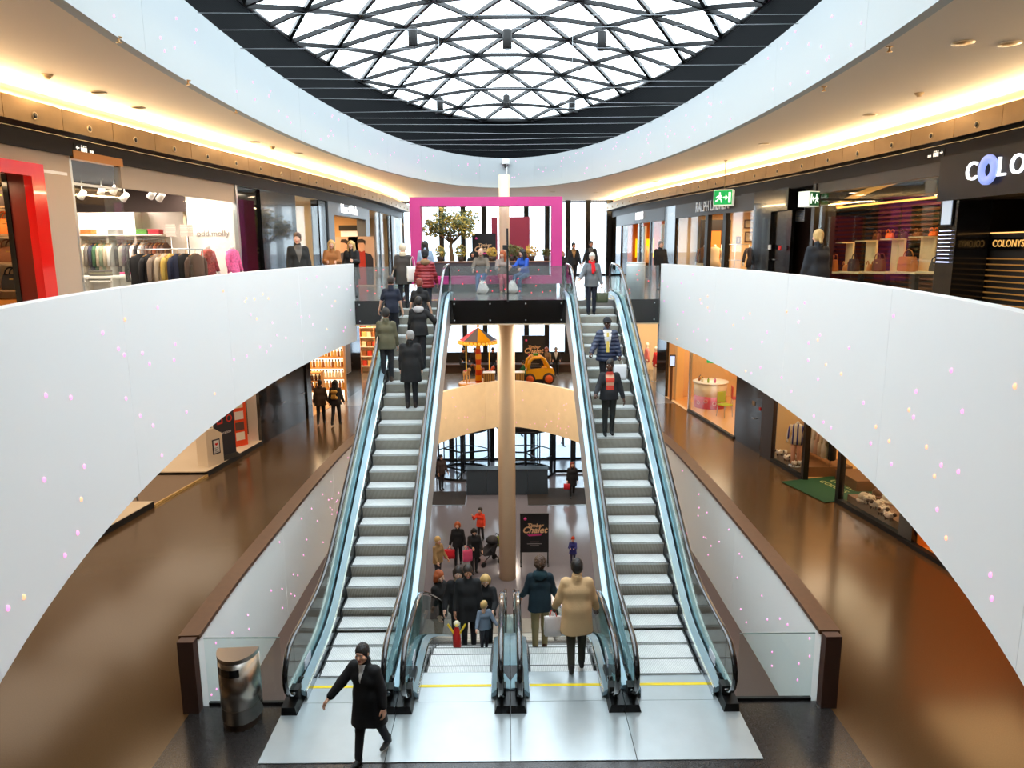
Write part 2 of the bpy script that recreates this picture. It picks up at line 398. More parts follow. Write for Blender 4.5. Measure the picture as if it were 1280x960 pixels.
right = [(x, y) for x, y in ell(VB, VA, VC, 42, t_at(20.0), math.pi - .12)]
panelled('upper_balustrade', 'white curved upper balustrade before the clothes shop and grey shopfront, with light dots', 'balustrade', left, 3.86, 5.95, 7, [white_panel], .12, 1, 85, 5, colour=(0, 0, 0, 1))
panelled('upper_balustrade', 'white curved upper balustrade before the dark handbag shop, with light dots', 'balustrade', right, 3.86, 5.90, 7, [white_panel], .12, -1, 85, 6, colour=(0, 0, 0, 1))
ml = [(-w, y) for y, w in MIDW if y < 23.1]; mr = [(w, y) for y, w in MIDW if y < 23.1]
def smooth_curve(c, step=.5):
    out = []
    for i in range(len(c) - 1):
        p0, p1, p2, p3 = c[max(i - 1, 0)], c[i], c[i + 1], c[min(i + 2, len(c) - 1)]
        n = max(1, int(math.hypot(p2[0] - p1[0], p2[1] - p1[1]) / step))
        for j in range(n):
            t = j / n
            out.append(tuple(.5 * ((2 * p1[k]) + (-p0[k] + p2[k]) * t + (2 * p0[k] - 5 * p1[k] + 4 * p2[k] - p3[k]) * t * t + (-p0[k] + 3 * p1[k] - 3 * p2[k] + p3[k]) * t ** 3) for k in (0, 1)))
    out.append(c[-1]); return out
for c, inw, lb in ((ml, -1, 'white mid level balustrade with wooden handrail behind the steel bin'), (mr, 1, 'white mid level balustrade with wooden handrail facing the toy shop aisle')):
    cc = smooth_curve(c)
    o2 = [(x - inw * -.02 * 0 + (.03 if inw < 0 else -.03), y) for x, y in cc]
    panelled('mid_balustrade', lb, 'balustrade', cc, -.9, 1.03, 8, [mid_panel], .2, inw, 46, 8 + inw, hand=(o2, .06, .28, wood_dark))
for x, lb in ((-4.42, 'dark brown end post of the balustrade beside the steel bin'), (4.42, 'dark brown end post of the balustrade on the glossy aisle by the dark terrazzo')):
    o = obj('end_post', MB().box((0, 0, .54), (.22, .14, 1.08)), mat('post_brown', (74, 50, 42), .45)); o.location = (x, 9.2, 0); props(o, lb, 'post')
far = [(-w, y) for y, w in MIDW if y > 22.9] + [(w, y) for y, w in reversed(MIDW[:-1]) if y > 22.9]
panelled('curved_balustrade', 'curved balustrade coloured as if warmly lit, with pink light dots at the far end of the opening', 'balustrade', smooth_curve(far), -.9, 1.03, 6, [warm_lit_panel], .14, -1, 70, 12)

# ------------------------------------------------------------------ dark well between ring and skylight, glazed shell
def dome(x, y): x, y = x / 1.3, y / 1.3; return 6.3 + 1.3 * (4.7 - .049 * x * x - .0115 * (y - 15) ** 2)
n = 96; A = ell(RB + .02, RA + .02, RC, n); B = ell(SB, SA, SC_, n)
louvre = mat('louvre_dark', (20, 22, 24), .9, 0, spec=.02)
t = thing('trim_1', 'dark louvred lining between the white ring and the glass roof', 'lining', (0, 0, 9.9)); t['kind'] = 'structure'
K = 26
m = MB()
for k in range(K):     # stepped louvre blades running round the oval
    for i in range(n):
        
        q = []
        for kk, dz in ((k, 0), (k + .8, .0)):
            for j in (i, i + 1):
                u = kk / K; x = A[j][0] + (B[j][0] - A[j][0]) * u; y = A[j][1] + (B[j][1] - A[j][1]) * u
                z = 9.86 + (dome(B[j][0], B[j][1]) + .03 - 9.86) * u - 9.9; q.append((x, y, z))
        m.add([q[0], q[1], q[3], q[2]], [(0, 1, 2, 3)])
obj('louvre', m, louvre, t, kind='stuff')
m = MB()
vs = [(p[0] * 1.015, RC + (p[1] - RC) * 1.008, 9.88 - 9.9) for p in A] + [(p[0] * 1.02, SC_ + (p[1] - SC_) * 1.01, dome(*p) + .10 - 9.9) for p in B]
m.add(vs, [(i, i + 1, n + 2 + i, n + 1 + i) for i in range(n)]); obj('lining_back', m, mat('lining_black', (8, 9, 10), .9, spec=.02), t)
m = MB(); rimp = [(p[0], p[1], dome(*p) - 9.9) for p in B[:-1]]; m.tube(rimp, .07, 6, closed=True); obj('curb', m, dark_metal, t)

SKZ = 6.3 + 4.7 * 1.3
sk = thing('window_1', 'oval glass roof of triangular panes on dark steel beams', 'skylight', (0, 0, SKZ)); sk['kind'] = 'structure'
DX, DY = .69 * 1.3, 1.22 * 1.3
def node(i, j): # i column, j row; rows alternate with parity
    x = i * DX; y = 14.74 * 1.3 + DY * j; return Vector((x, y, dome(x, y) - SKZ))
inside = lambda p: (p.x / (SB + .3)) ** 2 + ((p.y - SC_) / (SA + .5)) ** 2 < 1
for i in range(-8, 9):
    for j in range(-11, 10):
        if (i + j) % 2: continue            # node present
        a, b, c = node(i, j), node(i + 2, j), node(i + 1, j + 1); d = node(i + 1, j - 1)
        for tri in ((a, b, c), (a, d, b)):
            ctr = (tri[0] + tri[1] + tri[2]) / 3
            if inside(ctr) and ctr.y > 4: obj('pane', MB().add([(p.x, p.y, p.z + .05) for p in tri], [(0, 1, 2)]), sky_glass, sk)
inside2 = lambda p: (p.x / (SB + .02)) ** 2 + ((p.y - SC_) / (SA + .02)) ** 2 < 1
def beam(nodes):
    run = []; fine = []
    for a, b in zip(nodes, nodes[1:]): fine += [a.lerp(b, k / 40) for k in range(40)]
    nodes = fine + [nodes[-1]]
    for p in nodes + [None]:
        if p is not None and inside2(p): run.append(p)
        else:
            if len(run) > 1:
                m = MB()
                run = [run[0]] + [q for k, q in enumerate(run[1:-1]) if k % 20 == 10] + [run[-1]]
                for a, b in zip(run, run[1:]):
                    if b.y > 3.5: m.bar(a - Vector((0, 0, .01)), b - Vector((0, 0, .01)), .085, .095)
                if m.v: obj('beam', m, dark_metal, sk)
            run = []
# row parity: nodes with (i + j) even
for j in range(-9, 9): beam([node(i, j) for i in range(-9, 10) if (i + j) % 2 == 0])
for s in range(-18, 19, 2):
    beam([node(i, s - i) for i in range(-9, 10)]); beam([node(i, s + i) for i in range(-9, 10)])

# cables across the opening
for k, (y, z, dy) in enumerate([(9.2, 9.8, 0), (10.6, 9.8, 0), (11.9, 9.82, .1), (12.5, 9.8, -.1), (13.7, 9.8, 0), (15.0, 9.8, 0), (16.2, 9.8, .2), (17.0, 9.82, 0), (18.4, 9.8, .4), (19.4, 9.8, -.4), (20.6, 9.8, 0), (21.6, 9.8, 0), (23.2, 9.8, .3), (24.4, 9.8, -.3), (25.6, 9.8, 0), (27, 9.8, 0)]):
    w = min(half(y - abs(dy), RB, RA, RC), half(y + abs(dy), RB, RA, RC)) - .03
    o = obj('cable', MB().tube([(-w, -dy, 0), (0, 0, -.03), (w, dy, 0)], .006, 5), mat('cable_steel', (150, 155, 160), .4, .8)); o.location = (0, y, z)
    props(o, 'thin steel cable strung straight across the oval roof opening', 'cable', 'steel cables across the roof opening')
lampm = black_matt
for (px, py, Y, lb) in ((516, 46, 15.0, 'black cylinder lamp hanging under the glass roof, left of the front three'), (634, 49, 15.0, 'black cylinder lamp hanging in the middle of the front three'),
                        (752, 51, 15.0, 'black cylinder lamp hanging under the glass roof, right of the front three'), (550, 130, 21.0, 'small black cylinder lamp of the rear three, over the end of the roof, left one'),
                        (633, 127, 21.0, 'small black cylinder lamp at the centre of the rear three'), (715, 130, 21.0, 'small black cylinder lamp of the rear three, right one')):
    p = at(px, py, Y=Y); t = thing('hanging_lamp', lb, 'lamp', p)
    obj('housing', MB().lathe([(.085, -.17), (.09, -.165), (.09, .15), (.07, .17), (.02, .19)], n=16), lampm, t)
    obj('lens', MB().lathe([(.07, -.175), (.07, -.171)], n=14), mat('lamp_lens', (60, 62, 64), .2), t)
    top = dome(p.x, p.y) - p.z
    obj('wire', MB().tube([(0, 0, .18), (0, 0, top)], .005, 5), steel, t)
p = at(632, 205, z=9.7); t = thing('ring_camera', 'small white camera box fixed on the middle of the white ring', 'camera', (p.x, RC + RA - .12, 9.72))
obj('housing', MB().rbox((0, 0, 0), (.3, .2, .2), .03), mat('camera_white', (225, 225, 225), .4), t)
obj('lens', MB().lathe([(.05, 0), (.06, -.08), (.04, -.14)], (0, -.02, -.1), 12), black_gloss, t)

# ------------------------------------------------------------------ outer walls, kept plain behind the shopfronts
plain = mat('back_wall_paint', (206, 196, 184), .7)
for nm, x in (('wall_left', -14), ('wall_right', 14)):
    struct(nm, MB().box((x, 17, 2), (.2, 43.6, 14.2)), plain)
struct('wall_back', MB().box((0, -4.1, 2), (28, .2, 14.2)), plain)
# ------------------------------------------------------------------ escalators
def ramp(y, y0, y1, z0, z1, r=.75):
    """height of a flat - slope - flat run with rounded knees"""
    s = (z1 - z0) / (y1 - y0)
    def sp(u): return math.sqrt(u * u + r * r) * .5 + u * .5
    return z0 + s * (sp(y - y0) - sp(y - y1)) - s * 0
RISE = Z_UP / math.tan(R(30))
OUT0, OUT1 = 11.2, 11.2 + Z_UP / .5774
IN0, IN1 = 10.95, 10.95 + 5.0 / .5774
def z_out(y): return ramp(y, OUT0, OUT1, 0, Z_UP, .55)
def z_in(y): return ramp(y, IN0, IN1, 0, Z_LOW, .5)
tread_m = mat('step_tread', (226, 228, 226), .5, 0, stripe=(0, .02, (176, 178, 176), .42), noise=(5, .08))
riser_m = mat('step_riser', (190, 182, 168), .5, 0, stripe=(0, .02, (116, 110, 100), .45))
comb_m = mat('comb_plate', (176, 182, 184), .36, .7, stripe=(1, .02, (150, 156, 158), .4))
skirt_m = mat('skirt_steel', (120, 128, 134), .2, .9)
deck_m = mat('deck_steel', (164, 190, 202), .32, .45, noise=(4, .05))
truss_m = mat('truss_clad', (182, 178, 174), .45, .25)
highlight_m = mat('skirt_highlight_metal', (244, 240, 228), .12, 1.0)  # pale metal for a strip that stands in for the skirt panel's highlight
newel_m = mat('newel_black', (20, 21, 23), .3, .3)
step_cache = {}
def step_mesh(rise):
    key = round(rise, 2)
    if key in step_cache: return step_cache[key]
    m = MB(); rr = rise
    m.box((0, .2, -.015), (1.0, .4, .03), m=0)
    if abs(rr) > .02:   # curved riser on the lower side
        yy = 0.0 if rr > 0 else .4; sg = 1 if rr > 0 else -1; h = abs(rr); N = 5; V = []
        for i in range(N + 1):
            u = i / N; V += [(-.5, yy + sg * (.0 + .05 * math.sin(u * 1.57)), -.03 - h * u), (.5, yy + sg * (.0 + .05 * math.sin(u * 1.57)), -.03 - h * u)]
        m.add(V, [(2 * i, 2 * i + 1, 2 * i + 3, 2 * i + 2) for i in range(N)], 1, True)
    m.box((0, .012 if rr >= 0 else .388, -.004), (1.0, .02, .012), m=2)
    for s in (-1, 1): m.box((s * .488, .2, -.004), (.022, .4, .012), m=2)
    step_cache[key] = m.mesh('step', [tread_m, riser_m, mat('step_nose', (70, 72, 72), .5, .4)]); return step_cache[key]
def escalator(x, zf, y_front, y_back, y_s0, y_s1, label, rising, clad_side, highlight_side):
    t = thing('escalator', label, 'escalator', (x, y_front, 0))
    dy = lambda y: y - y_front
    zl, zh = (0, Z_UP) if rising else (0, Z_LOW)
    # steps
    y = y_s0; 
    while y < y_s1:
        z = zf(y + .0 if rising else y + .404); z = max(min(z, max(zl, zh)), min(zl, zh))
        zprev = zf(y - .404 if rising else y + .808); zprev = max(min(zprev, max(zl, zh)), min(zl, zh))
        r = z - zprev if rising else -(z - zprev)
        o = link('step', step_mesh(r), t); o.location = (0, dy(y), z + .004); y += .404
    path = []
    ny = 46
    for i in range(ny + 1):
        yy = y_front + .35 + (y_back - y_front - .7) * i / ny; path.append((dy(yy), zf(yy)))
    e0, e1 = path[0], path[-1]
    for s in (-1, 1):
        P = lambda pr: [(s * a, b) for a, b in pr]
        obj('skirt', MB().sweep(P([(.515, -.3), (.525, -.3), (.525, .13), (.515, .13)]), path, smooth=False), skirt_m, t)
        if highlight_side and s == highlight_side: obj('skirt_highlight', MB().sweep(P([(.516, .125), (.54, .125), (.54, .15), (.516, .15)]), path), highlight_m, t, label='polished metal strip standing in for the highlight along the skirt')
        obj('inner_deck', MB().sweep(P([(.525, .12), (.62, .20), (.635, .20), (.635, .10), (.525, .06)]), path), deck_m, t)
        gp = path
        # glass panel with a rounded newel end at each end
        m = MB(); 
        pan = 5; k = 0; L = len(gp) - 1
        m.sweep(P([(.655, .18), (.667, .18), (.667, .93), (.655, .93)]), gp)
        for (yy, zz, sg) in ((e0[0], e0[1], -1), (e1[0], e1[1], 1)):
            arc = [(yy, zz + .18)] + [(yy + sg * .42 * math.sin(a), zz + .555 - .375 * math.cos(a)) for a in [math.pi * j / 10 for j in range(1, 10)]] + [(yy, zz + .93)]
            pts = [(s * .655, q[0], q[1]) for q in arc] + [(s * .667, q[0], q[1]) for q in arc]; kk = len(arc)
            m.add(pts, [tuple(range(kk)), tuple(reversed(range(kk, 2 * kk)))] + [(j, (j + 1) % kk, kk + (j + 1) % kk, kk + j) for j in range(kk)])
        obj('glass_panel', m, esc_glass, t)
        # handrail loop
        pts = [(s * .661, e0[0] + .25, e0[1] + .2), (s * .661, e0[0] - .1, e0[1] + .2)]
        pts += [(s * .661, e0[0] - .46 * math.sin(a), e0[1] + .575 - .405 * math.cos(a)) for a in [math.pi * (j + .6) / 10 for j in range(0, 9)]]
        pts += [(s * .661, q[0], q[1] + .98) for q in gp]
        pts += [(s * .661, e1[0] + .46 * math.sin(a), e1[1] + .575 + .405 * math.cos(a)) for a in [math.pi * (j + .4) / 10 for j in range(1, 9)]]
        pts += [(s * .661, e1[0] - .1, e1[1] + .2), (s * .661, e1[0] - .25, e1[1] + .2)]
        m = MB(); n = 10; vs = []; 
        for i, p in enumerate(pts):
            a = Vector(pts[max(i - 1, 0)]); b = Vector(pts[min(i + 1, len(pts) - 1)]); tt = (b - a).normalized(); nn = Vector((0, -tt.z, tt.y))
            for j in range(n):
                w = 2 * math.pi * j / n; vs.append(Vector(p) + Vector((1, 0, 0)) * math.cos(w) * .04 + nn * math.sin(w) * .022)
        m.add(vs, [(i * n + j, i * n + (j + 1) % n, (i + 1) * n + (j + 1) % n, (i + 1) * n + j) for i in range(len(pts) - 1) for j in range(n)] + [tuple(range(n)), tuple(range((len(pts) - 1) * n, len(pts) * n))], 0, True)
        obj('handrail', m, rubber, t)
        obj('outer_deck', MB().sweep(P([(.685, .20), (.70, .21), (.785, .19), (.785, .10), (.685, .10)]), path), deck_m, t)
        cm = truss_m if s == clad_side else mat('truss_grey', (120, 126, 130), .4, .4)
        obj('truss_panel', MB().sweep(P([(.77, .12), (.785, .12), (.785, -.62), (.77, -.62)]), [(a, max(b, b) ) for a, b in path]), cm, t)
        # newel foot with its guard
        obj('newel_foot', MB().hexa([(s * .56, 0, 0), (s * .785, 0, 0), (s * .785, .9, 0), (s * .56, .9, 0), (s * .6, .03, .12), (s * .785, .03, .12), (s * .785, .9, .2), (s * .6, .9, .2)] if s > 0 else
                                   [(s * .785, 0, 0), (s * .56, 0, 0), (s * .56, .9, 0), (s * .785, .9, 0), (s * .785, .03, .12), (s * .6, .03, .12), (s * .6, .9, .2), (s * .785, .9, .2)]), newel_m, t)
        obj('handrail_inlet', MB().box((s * .66, .3, .2), (.13, .16, .13)), black_matt, t)
    # soffit under the truss, comb plates, yellow strip
    obj('truss_soffit', MB().sweep([(-.785, -.62), (.785, -.62), (.785, -.66), (-.785, -.66)], path), truss_m, t)
    obj('comb_plate', MB().box((0, dy(y_front + .72) , .004), (1.03, .62, .012)), comb_m, t)
    obj('yellow_strip', MB().box((0, dy(9.72), .014), (1.03, .06, .01)), yellow, t)
    ze = zf(y_back)
    obj('comb_plate', MB().box((0, dy(y_back - .75), ze + .008), (1.03, 1.0, .012)), comb_m, t)
    obj('yellow_strip', MB().box((0, dy(y_back - 1.28), ze + .016), (1.03, .06, .01)), yellow, t)
    # small white notice labels at the foot
    for s in (-1, 1):
        m = MB().add([(s * .612, dy(9.75), .27), (s * .612, dy(10.05), .29), (s * .612, dy(10.05), .40), (s * .612, dy(9.75), .38)], [(0, 1, 2, 3)])
        o = obj('notice_label', MB().hexa([(s * .640, dy(9.8), .24), (s * .652, dy(9.8), .24), (s * .652, dy(10.12), .24), (s * .640, dy(10.12), .24), (s * .640, dy(9.8), .38), (s * .652, dy(9.8), .38), (s * .652, dy(10.12), .38), (s * .640, dy(10.12), .38)]), mat('notice_white', (222, 228, 232), .5, stripe=(2, .04, (150, 165, 200), .4)), t)
    return t
escalator(-2.37, z_out, 9.05, 21.7, 9.95, 20.3, 'outer escalator on the bin side, carrying shoppers up to the upper floor', True, 1, -1)
escalator(2.37, z_out, 9.05, 21.7, 9.95, 20.3, 'outer escalator bringing shoppers down, beside the toy shop aisle', True, -1, 1)
escalator(-.79, z_in, 9.05, 21.2, 9.95, 19.9, 'inner escalator coming up from the lower level, crowd and children on it', False, 0, -1)
escalator(.79, z_in, 9.05, 21.2, 9.95, 19.9, 'inner escalator going down to the lower level, beige coat man on it', False, 0, 1)
# landing plates
plate_m = mat('landing_plate', (190, 198, 200), .3, .5, stripe=(1, .012, (182, 190, 193), .5), noise=(3, .05))
t = thing('landing_plate', 'light metal landing floor plates in front of the escalators', 'floor plate', (0, 8.72, .006))
for x0, x1 in ((-3.16, -1.585), (-1.575, -.005), (.005, 1.575), (1.585, 3.16)):
    obj('plate', MB().box(((x0 + x1) / 2, 0, .006), (x1 - x0, 1.22, .012)), plate_m, t)
    obj('plate', MB().box(((x0 + x1) / 2, .98, .005), (x1 - x0 - .02, .72, .010)), plate_m, t)
# ------------------------------------------------------------------ bridge edge: glass, fascia
fz = (4.30, Z_UP + .02)
for x0, x1, lb in ((-4.16, -3.16, 'black fascia panel at the bridge edge under the glass, bin side end'), (-1.58, 1.58, 'long black glossy fascia panel at the bridge edge between the escalators'), (3.16, 4.12, 'black fascia panel at the bridge edge under the glass, handbag shop end')):
    t = thing('bridge_fascia', lb, 'fascia', ((x0 + x1) / 2, 19.96, fz[0]))
    w = x1 - x0; obj('panel', MB().box((0, 0, .33), (w, .06, .64)), black_gloss, t)
    for k in range(max(2, int(w / 1.0) + 1)):
        xx = -w / 2 + .12 + (w - .24) * k / max(1, int(w / 1.0))
        obj('bolt', MB().lathe([(.02, 0), (.018, .012)], (xx, -.032, .55), 8, M=Matrix.Rotation(R(90), 4, 'X')), steel, t)
        obj('bolt', MB().lathe([(.02, 0), (.018, .012)], (xx, -.032, .10), 8, M=Matrix.Rotation(R(90), 4, 'X')), steel, t)
    obj('rim_trim', MB().box((0, .01, -.01), (w, .1, .035)), mat('rim_cream', (214, 190, 160), .5), t)
guard = glass('guard_glass', (226, 230, 230), .07, opac=.09, body=(190, 196, 196))
for x0, x1, lb in ((-4.14, -3.2, 'short glass guard at the bridge edge, bin side end'), (-1.56, -.005, 'glass guard pane with red dots between the escalators, half beside the white bag'), (.005, 1.56, 'glass guard pane with red dots between the escalators, half beside the woman in blue'), (3.2, 4.1, 'short glass guard at the bridge edge, handbag shop end')):
    t = thing('glass_guard', lb, 'glass guard', ((x0 + x1) / 2, 19.94, Z_UP))
    obj('pane', MB().box((0, 0, .46), (x1 - x0, .02, .94)), guard, t)
    m = MB(); q = random.Random(int(x0 * 10) + 99)
    for k in range(int((x1 - x0) * 7)): m.ball((q.uniform(-.46, .46) * (x1 - x0), -.014, q.uniform(.05, .88)), .014, 8)
    obj('led_dots', m, mat('led_red', (255, 60, 80), .4, 0, (255, 50, 70), 1.6), t, kind='stuff')
t = obj('guard_post', MB().box((0, 0, .95), (.05, .05, 1.95)), black_matt); t.location = (0, 19.9, Z_UP); props(t, 'slim black post standing at the middle of the bridge glass', 'post')
o = obj('post_lamp', MB().rbox((0, 0, 0), (.14, .1, .12), .02), black_matt); o.location = (-.06, 19.86, 6.36); props(o, 'small black camera box on the slim bridge post', 'camera')
# clear corner panes at the foot of the outer escalators
for s, lb in ((-1, 'clear glass pane closing the gap by the steel bin'), (1, 'clear glass pane closing the gap by the glossy toy shop aisle')):
    x0, x1 = s * 3.2, s * 4.25
    t = thing('corner_glass', lb, 'glass pane', ((x0 + x1) / 2, 9.34, 0)); w = abs(x1 - x0)
    obj('pane', MB().box((0, 0, .52), (w, .014, 1.0)), clear, t)
    obj('edge_strip', MB().box((0, 0, 1.025), (w, .016, .012)), mat('glass_edge', (120, 140, 136), .3), t)
    obj('foot_rail', MB().box((0, 0, .02), (w, .05, .05)), black_matt, t)
# ------------------------------------------------------------------ bronze bands, cove lights
cove_m = emis('cove_light', (255, 224, 172), 52.0)
hole_m = mat('spot_black', (10, 9, 8), .5)
def bands(curve, y0, y1, side, nm, lb):
    t = thing(nm, lb, 'panel band', (0, 0, 8.17)); t['kind'] = 'structure'
    ys = []; y = y0
    while y < y1: ys.append(y); y += 1.22
    for k, (a, b) in enumerate(zip(ys, ys[1:])):
        A, B = Vector((wx(curve, a + .012), a + .012)), Vector((wx(curve, b), b)); n = Vector((side, 0))
        m = MB().hexa([(A.x, A.y, 0), (B.x, B.y, 0), (B.x + side * .03, B.y, 0), (A.x + side * .03, A.y, 0), (A.x, A.y, .33), (B.x, B.y, .33), (B.x + side * .03, B.y, .33), (A.x + side * .03, A.y, .33)])
        obj('panel', m, bronze, t)
        mid = (A + B) / 2; tt = (B - A).normalized(); nn = Vector((-tt.y, tt.x, 0)) * (1 if side < 0 else 1)
        nn = Vector((tt.y, -tt.x, 0)) if side < 0 else Vector((-tt.y, tt.x, 0))
        M = nn.to_track_quat('Z', 'Y').to_matrix().to_4x4()
        obj('spot', MB().lathe([(.055, -.02), (.055, .012), (.042, .012), (.042, -.01)], (mid.x, mid.y, .12), 12, M=M), mat('spot_rim', (196, 176, 140), .3, .6), t)
        obj('spot_lens', MB().lathe([(.04, .004), (.04, .014)], (mid.x, mid.y, .12), 12, M=M), hole_m, t)
    cv = wline(curve, y0, min(y1, 37.9), side * .16)
    m = MB()
    for p, q in zip(cv, cv[1:]):
        m.add([(p[0], p[1], .335), (q[0], q[1], .335), (q[0] + side * .10, q[1], .40), (p[0] + side * .10, p[1], .40)], [(0, 1, 2, 3) if side < 0 else (3, 2, 1, 0)])
    obj('light_strip', m, cove_m, t)
    m = MB().curtain(wline(curve, y0, min(y1, 37.9), side * .44), -.04, .58); obj('cove_back', m, ceiling_paint, t)
    cv = wline(curve, y0, min(y1, 37.9)); m = MB()
    for p, q in zip(cv, cv[1:]): m.add([(p[0], p[1], 0), (q[0], q[1], 0), (q[0] + side * .42, q[1], 0), (p[0] + side * .42, p[1], 0)], [(0, 1, 2, 3)])
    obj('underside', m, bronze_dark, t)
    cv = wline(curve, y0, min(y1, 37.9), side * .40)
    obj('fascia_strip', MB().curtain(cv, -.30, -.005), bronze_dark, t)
bands(BL, 1.0, 38.0, -1, 'trim_2', 'bronze panel band with small round spots along the clothes shop side')
bands(BR, 1.0, 38.0, 1, 'trim_3', 'bronze panel band with small round spots along the handbag shop side')
# real lamps of the coves' glow and ceiling downlights
dl_m = emis('downlight_lens', (255, 214, 150), 9.0)
def area(name, loc, size, power, col, rot=(0, 0, 0), sy=None, shape='RECTANGLE'):
    l = bpy.data.lights.new(name, 'AREA'); l.shape = shape; l.size = size; l.size_y = sy or size; l.energy = power; l.color = rgb(*col)[:3]
    o = bpy.data.objects.new(name, l); C.objects.link(o); o.location = loc; o.rotation_euler = rot; return o
def spot(name, loc, power, col, angle=110, r=.06):
    l = bpy.data.lights.new(name, 'SPOT'); l.energy = power; l.color = rgb(*col)[:3]; l.spot_size = R(angle); l.spot_blend = .6; l.shadow_soft_size = r
    o = bpy.data.objects.new(name, l); C.objects.link(o); o.location = loc; return o
where = {(122, 116): 'second from the bronze band by the taupe wall', (172, 135): 'oval one above the wash room sign', (372, 192): 'above the grey shopfront', (318, 178): 'above the glass shop corner', (1204, 54): 'dark one beside its bright neighbour over the handbag shop',
         (1262, 55): 'bright one over the handbag shop corner', (1088, 144): 'above the arched shop window', (955, 180): 'above the second exit sign', (820, 227): 'above the far dark shop header', (690, 240): 'over the pink frame, column side', (560, 240): 'over the pink frame, tree side', (527, 243): 'over the far end of the ascending escalator', (745, 241): 'over the far end of the descending escalator'}
for k, ((px, py), w) in enumerate(where.items()):
    p = at(px, py, z=8.74)
    if p.y > 36: p = at(px, py, Y=34); p.z = 8.74
    t = thing('downlight', 'round recessed ceiling downlight, ' + w, 'downlight', (p.x, p.y, 8.75))
    obj('rim', MB().lathe([(.13, -.012), (.13, -.002), (.10, -.002), (.10, -.012)], n=18), mat('downlight_rim', (224, 206, 180), .4), t)
    obj('lens', MB().lathe([(.095, -.006), (.095, -.003)], n=16), dl_m if k != 4 else black_matt, t)
    if k != 4: area('lamp_glow', (p.x, p.y, 8.72), .35, 9, (255, 220, 176), shape='DISK')
for (px, py, lb) in ((59, 94, 'small smoke detector on the ceiling above the bronze band'), (1149, 117, 'small smoke detector on the ceiling above the arched shop window'), (340, 184, 'small smoke detector beside the glowing cove before the grey shopfront')):
    p = at(px, py, z=8.74); t = thing('smoke_detector', lb, 'detector', (p.x, p.y, 8.75))
    obj('base', MB().lathe([(.06, -.03), (.075, -.002)], n=14), mat('detector_cream', (210, 180, 140), .5), t); obj('head', MB().lathe([(.03, -.06), (.05, -.03)], n=14), mat('detector_cream', (210, 180, 140), .5), t)
for (px, py, lb) in ((148, 47, 'ceiling sprinkler nearest the ring on the clothes shop side'), (235, 101, 'ceiling sprinkler by the ring edge, middle one on the clothes shop side'), (295, 137, 'ceiling sprinkler by the ring edge, farthest one on the clothes shop side'), (1112, 59, 'ceiling sprinkler nearest the ring on the handbag shop side'), (1030, 109, 'ceiling sprinkler by the ring edge, farther one on the handbag shop side')):
    p = at(px, py, z=8.74); t = obj('sprinkler', MB().lathe([(.012, -.07), (.035, -.065), (.012, -.05), (.012, -.012), (.04, -.01), (.045, -.002)], n=10), mat('sprinkler_brass', (190, 150, 100), .35, .7)); t.location = (p.x, p.y, 8.75); props(t, lb, 'sprinkler')

# ------------------------------------------------------------------ far glass facade
mull = mat('mullion_black', (14, 15, 17), .4, .2)
facade_glass = glass('facade_glass', (244, 249, 252), .04)
def facade(nm, lb, z0, z1, xs, rails):
    t = thing(nm, lb, 'window', (0, FAC, z0)); t['kind'] = 'structure'; h = z1 - z0
    for x in xs: obj('mullion', MB().box((x, -.16, h / 2), (.25, .36, h)), mull, t)
    for a, b in zip(xs, xs[1:]): obj('pane', MB().box(((a + b) / 2, .02, h / 2), (b - a - .1, .02, h)), facade_glass, t)
    for z in rails: obj('transom', MB().box(((xs[0] + xs[-1]) / 2, 0, z), (xs[-1] - xs[0], .12, .09)), mull, t)
    return t
mx = [at(px, 300, Y=FAC - .3).x for px in (498, 524, 552, 579, 605, 631, 658, 684, 710, 735, 761)]
facade('window_2', 'tall glass facade of the upper floor with black mullions', Z_UP, Z_CEIL, mx, [.05, 3.75])
facade('window_3', 'glass facade of the mid level behind the carousel', .9, Z_SOF - .03, mx, [.0, 3.3])
facade('window_4', 'glass facade of the lower level behind the revolving doors', Z_LOW, -.5, [-5.4, -4.2, -3.1, -2.0, -.9, .2, 1.3, 2.4, 3.5, 4.6], [.05, 2.6, 4.4])
struct('wall_far', MB().box((0, FAC + .1, .45), (14, .3, .88)).box((-9.8, FAC + .2, 2), (8.9, .3, 14)).box((9.8, FAC + .2, 2), (8.9, .3, 14)).box((0, FAC + .1, -.25), (14, .3, .48)).box((0, FAC + .1, 4.6), (14, .3, .66)), mat('facade_dark', (40, 36, 34), .5))
out_m = mat('paving_pale', (190, 192, 196), .8)
struct('ground_outside', MB().box((0, 66, Z_LOW - .2), (120, 54, .3)), out_m)
t = thing('far_building', 'pale blurred building seen through the facade glass', 'building', (0, 78, Z_LOW))
obj('wall', MB().box((0, 3, 5.2), (70, 6, 10.4)), mat('pale_render', (214, 218, 224), .8), t)
for k in range(12):
    for z in (2.2, 5.4, 8.4): obj('window', MB().box((-30 + k * 5.4, -.02, z), (2.4, .1, 1.5)), mat('pale_window', (170, 180, 194), .4), t)
obj('roof', MB().box((0, 3, 10.6), (72, 7, .5)), mat('pale_roof', (190, 188, 190), .8), t)

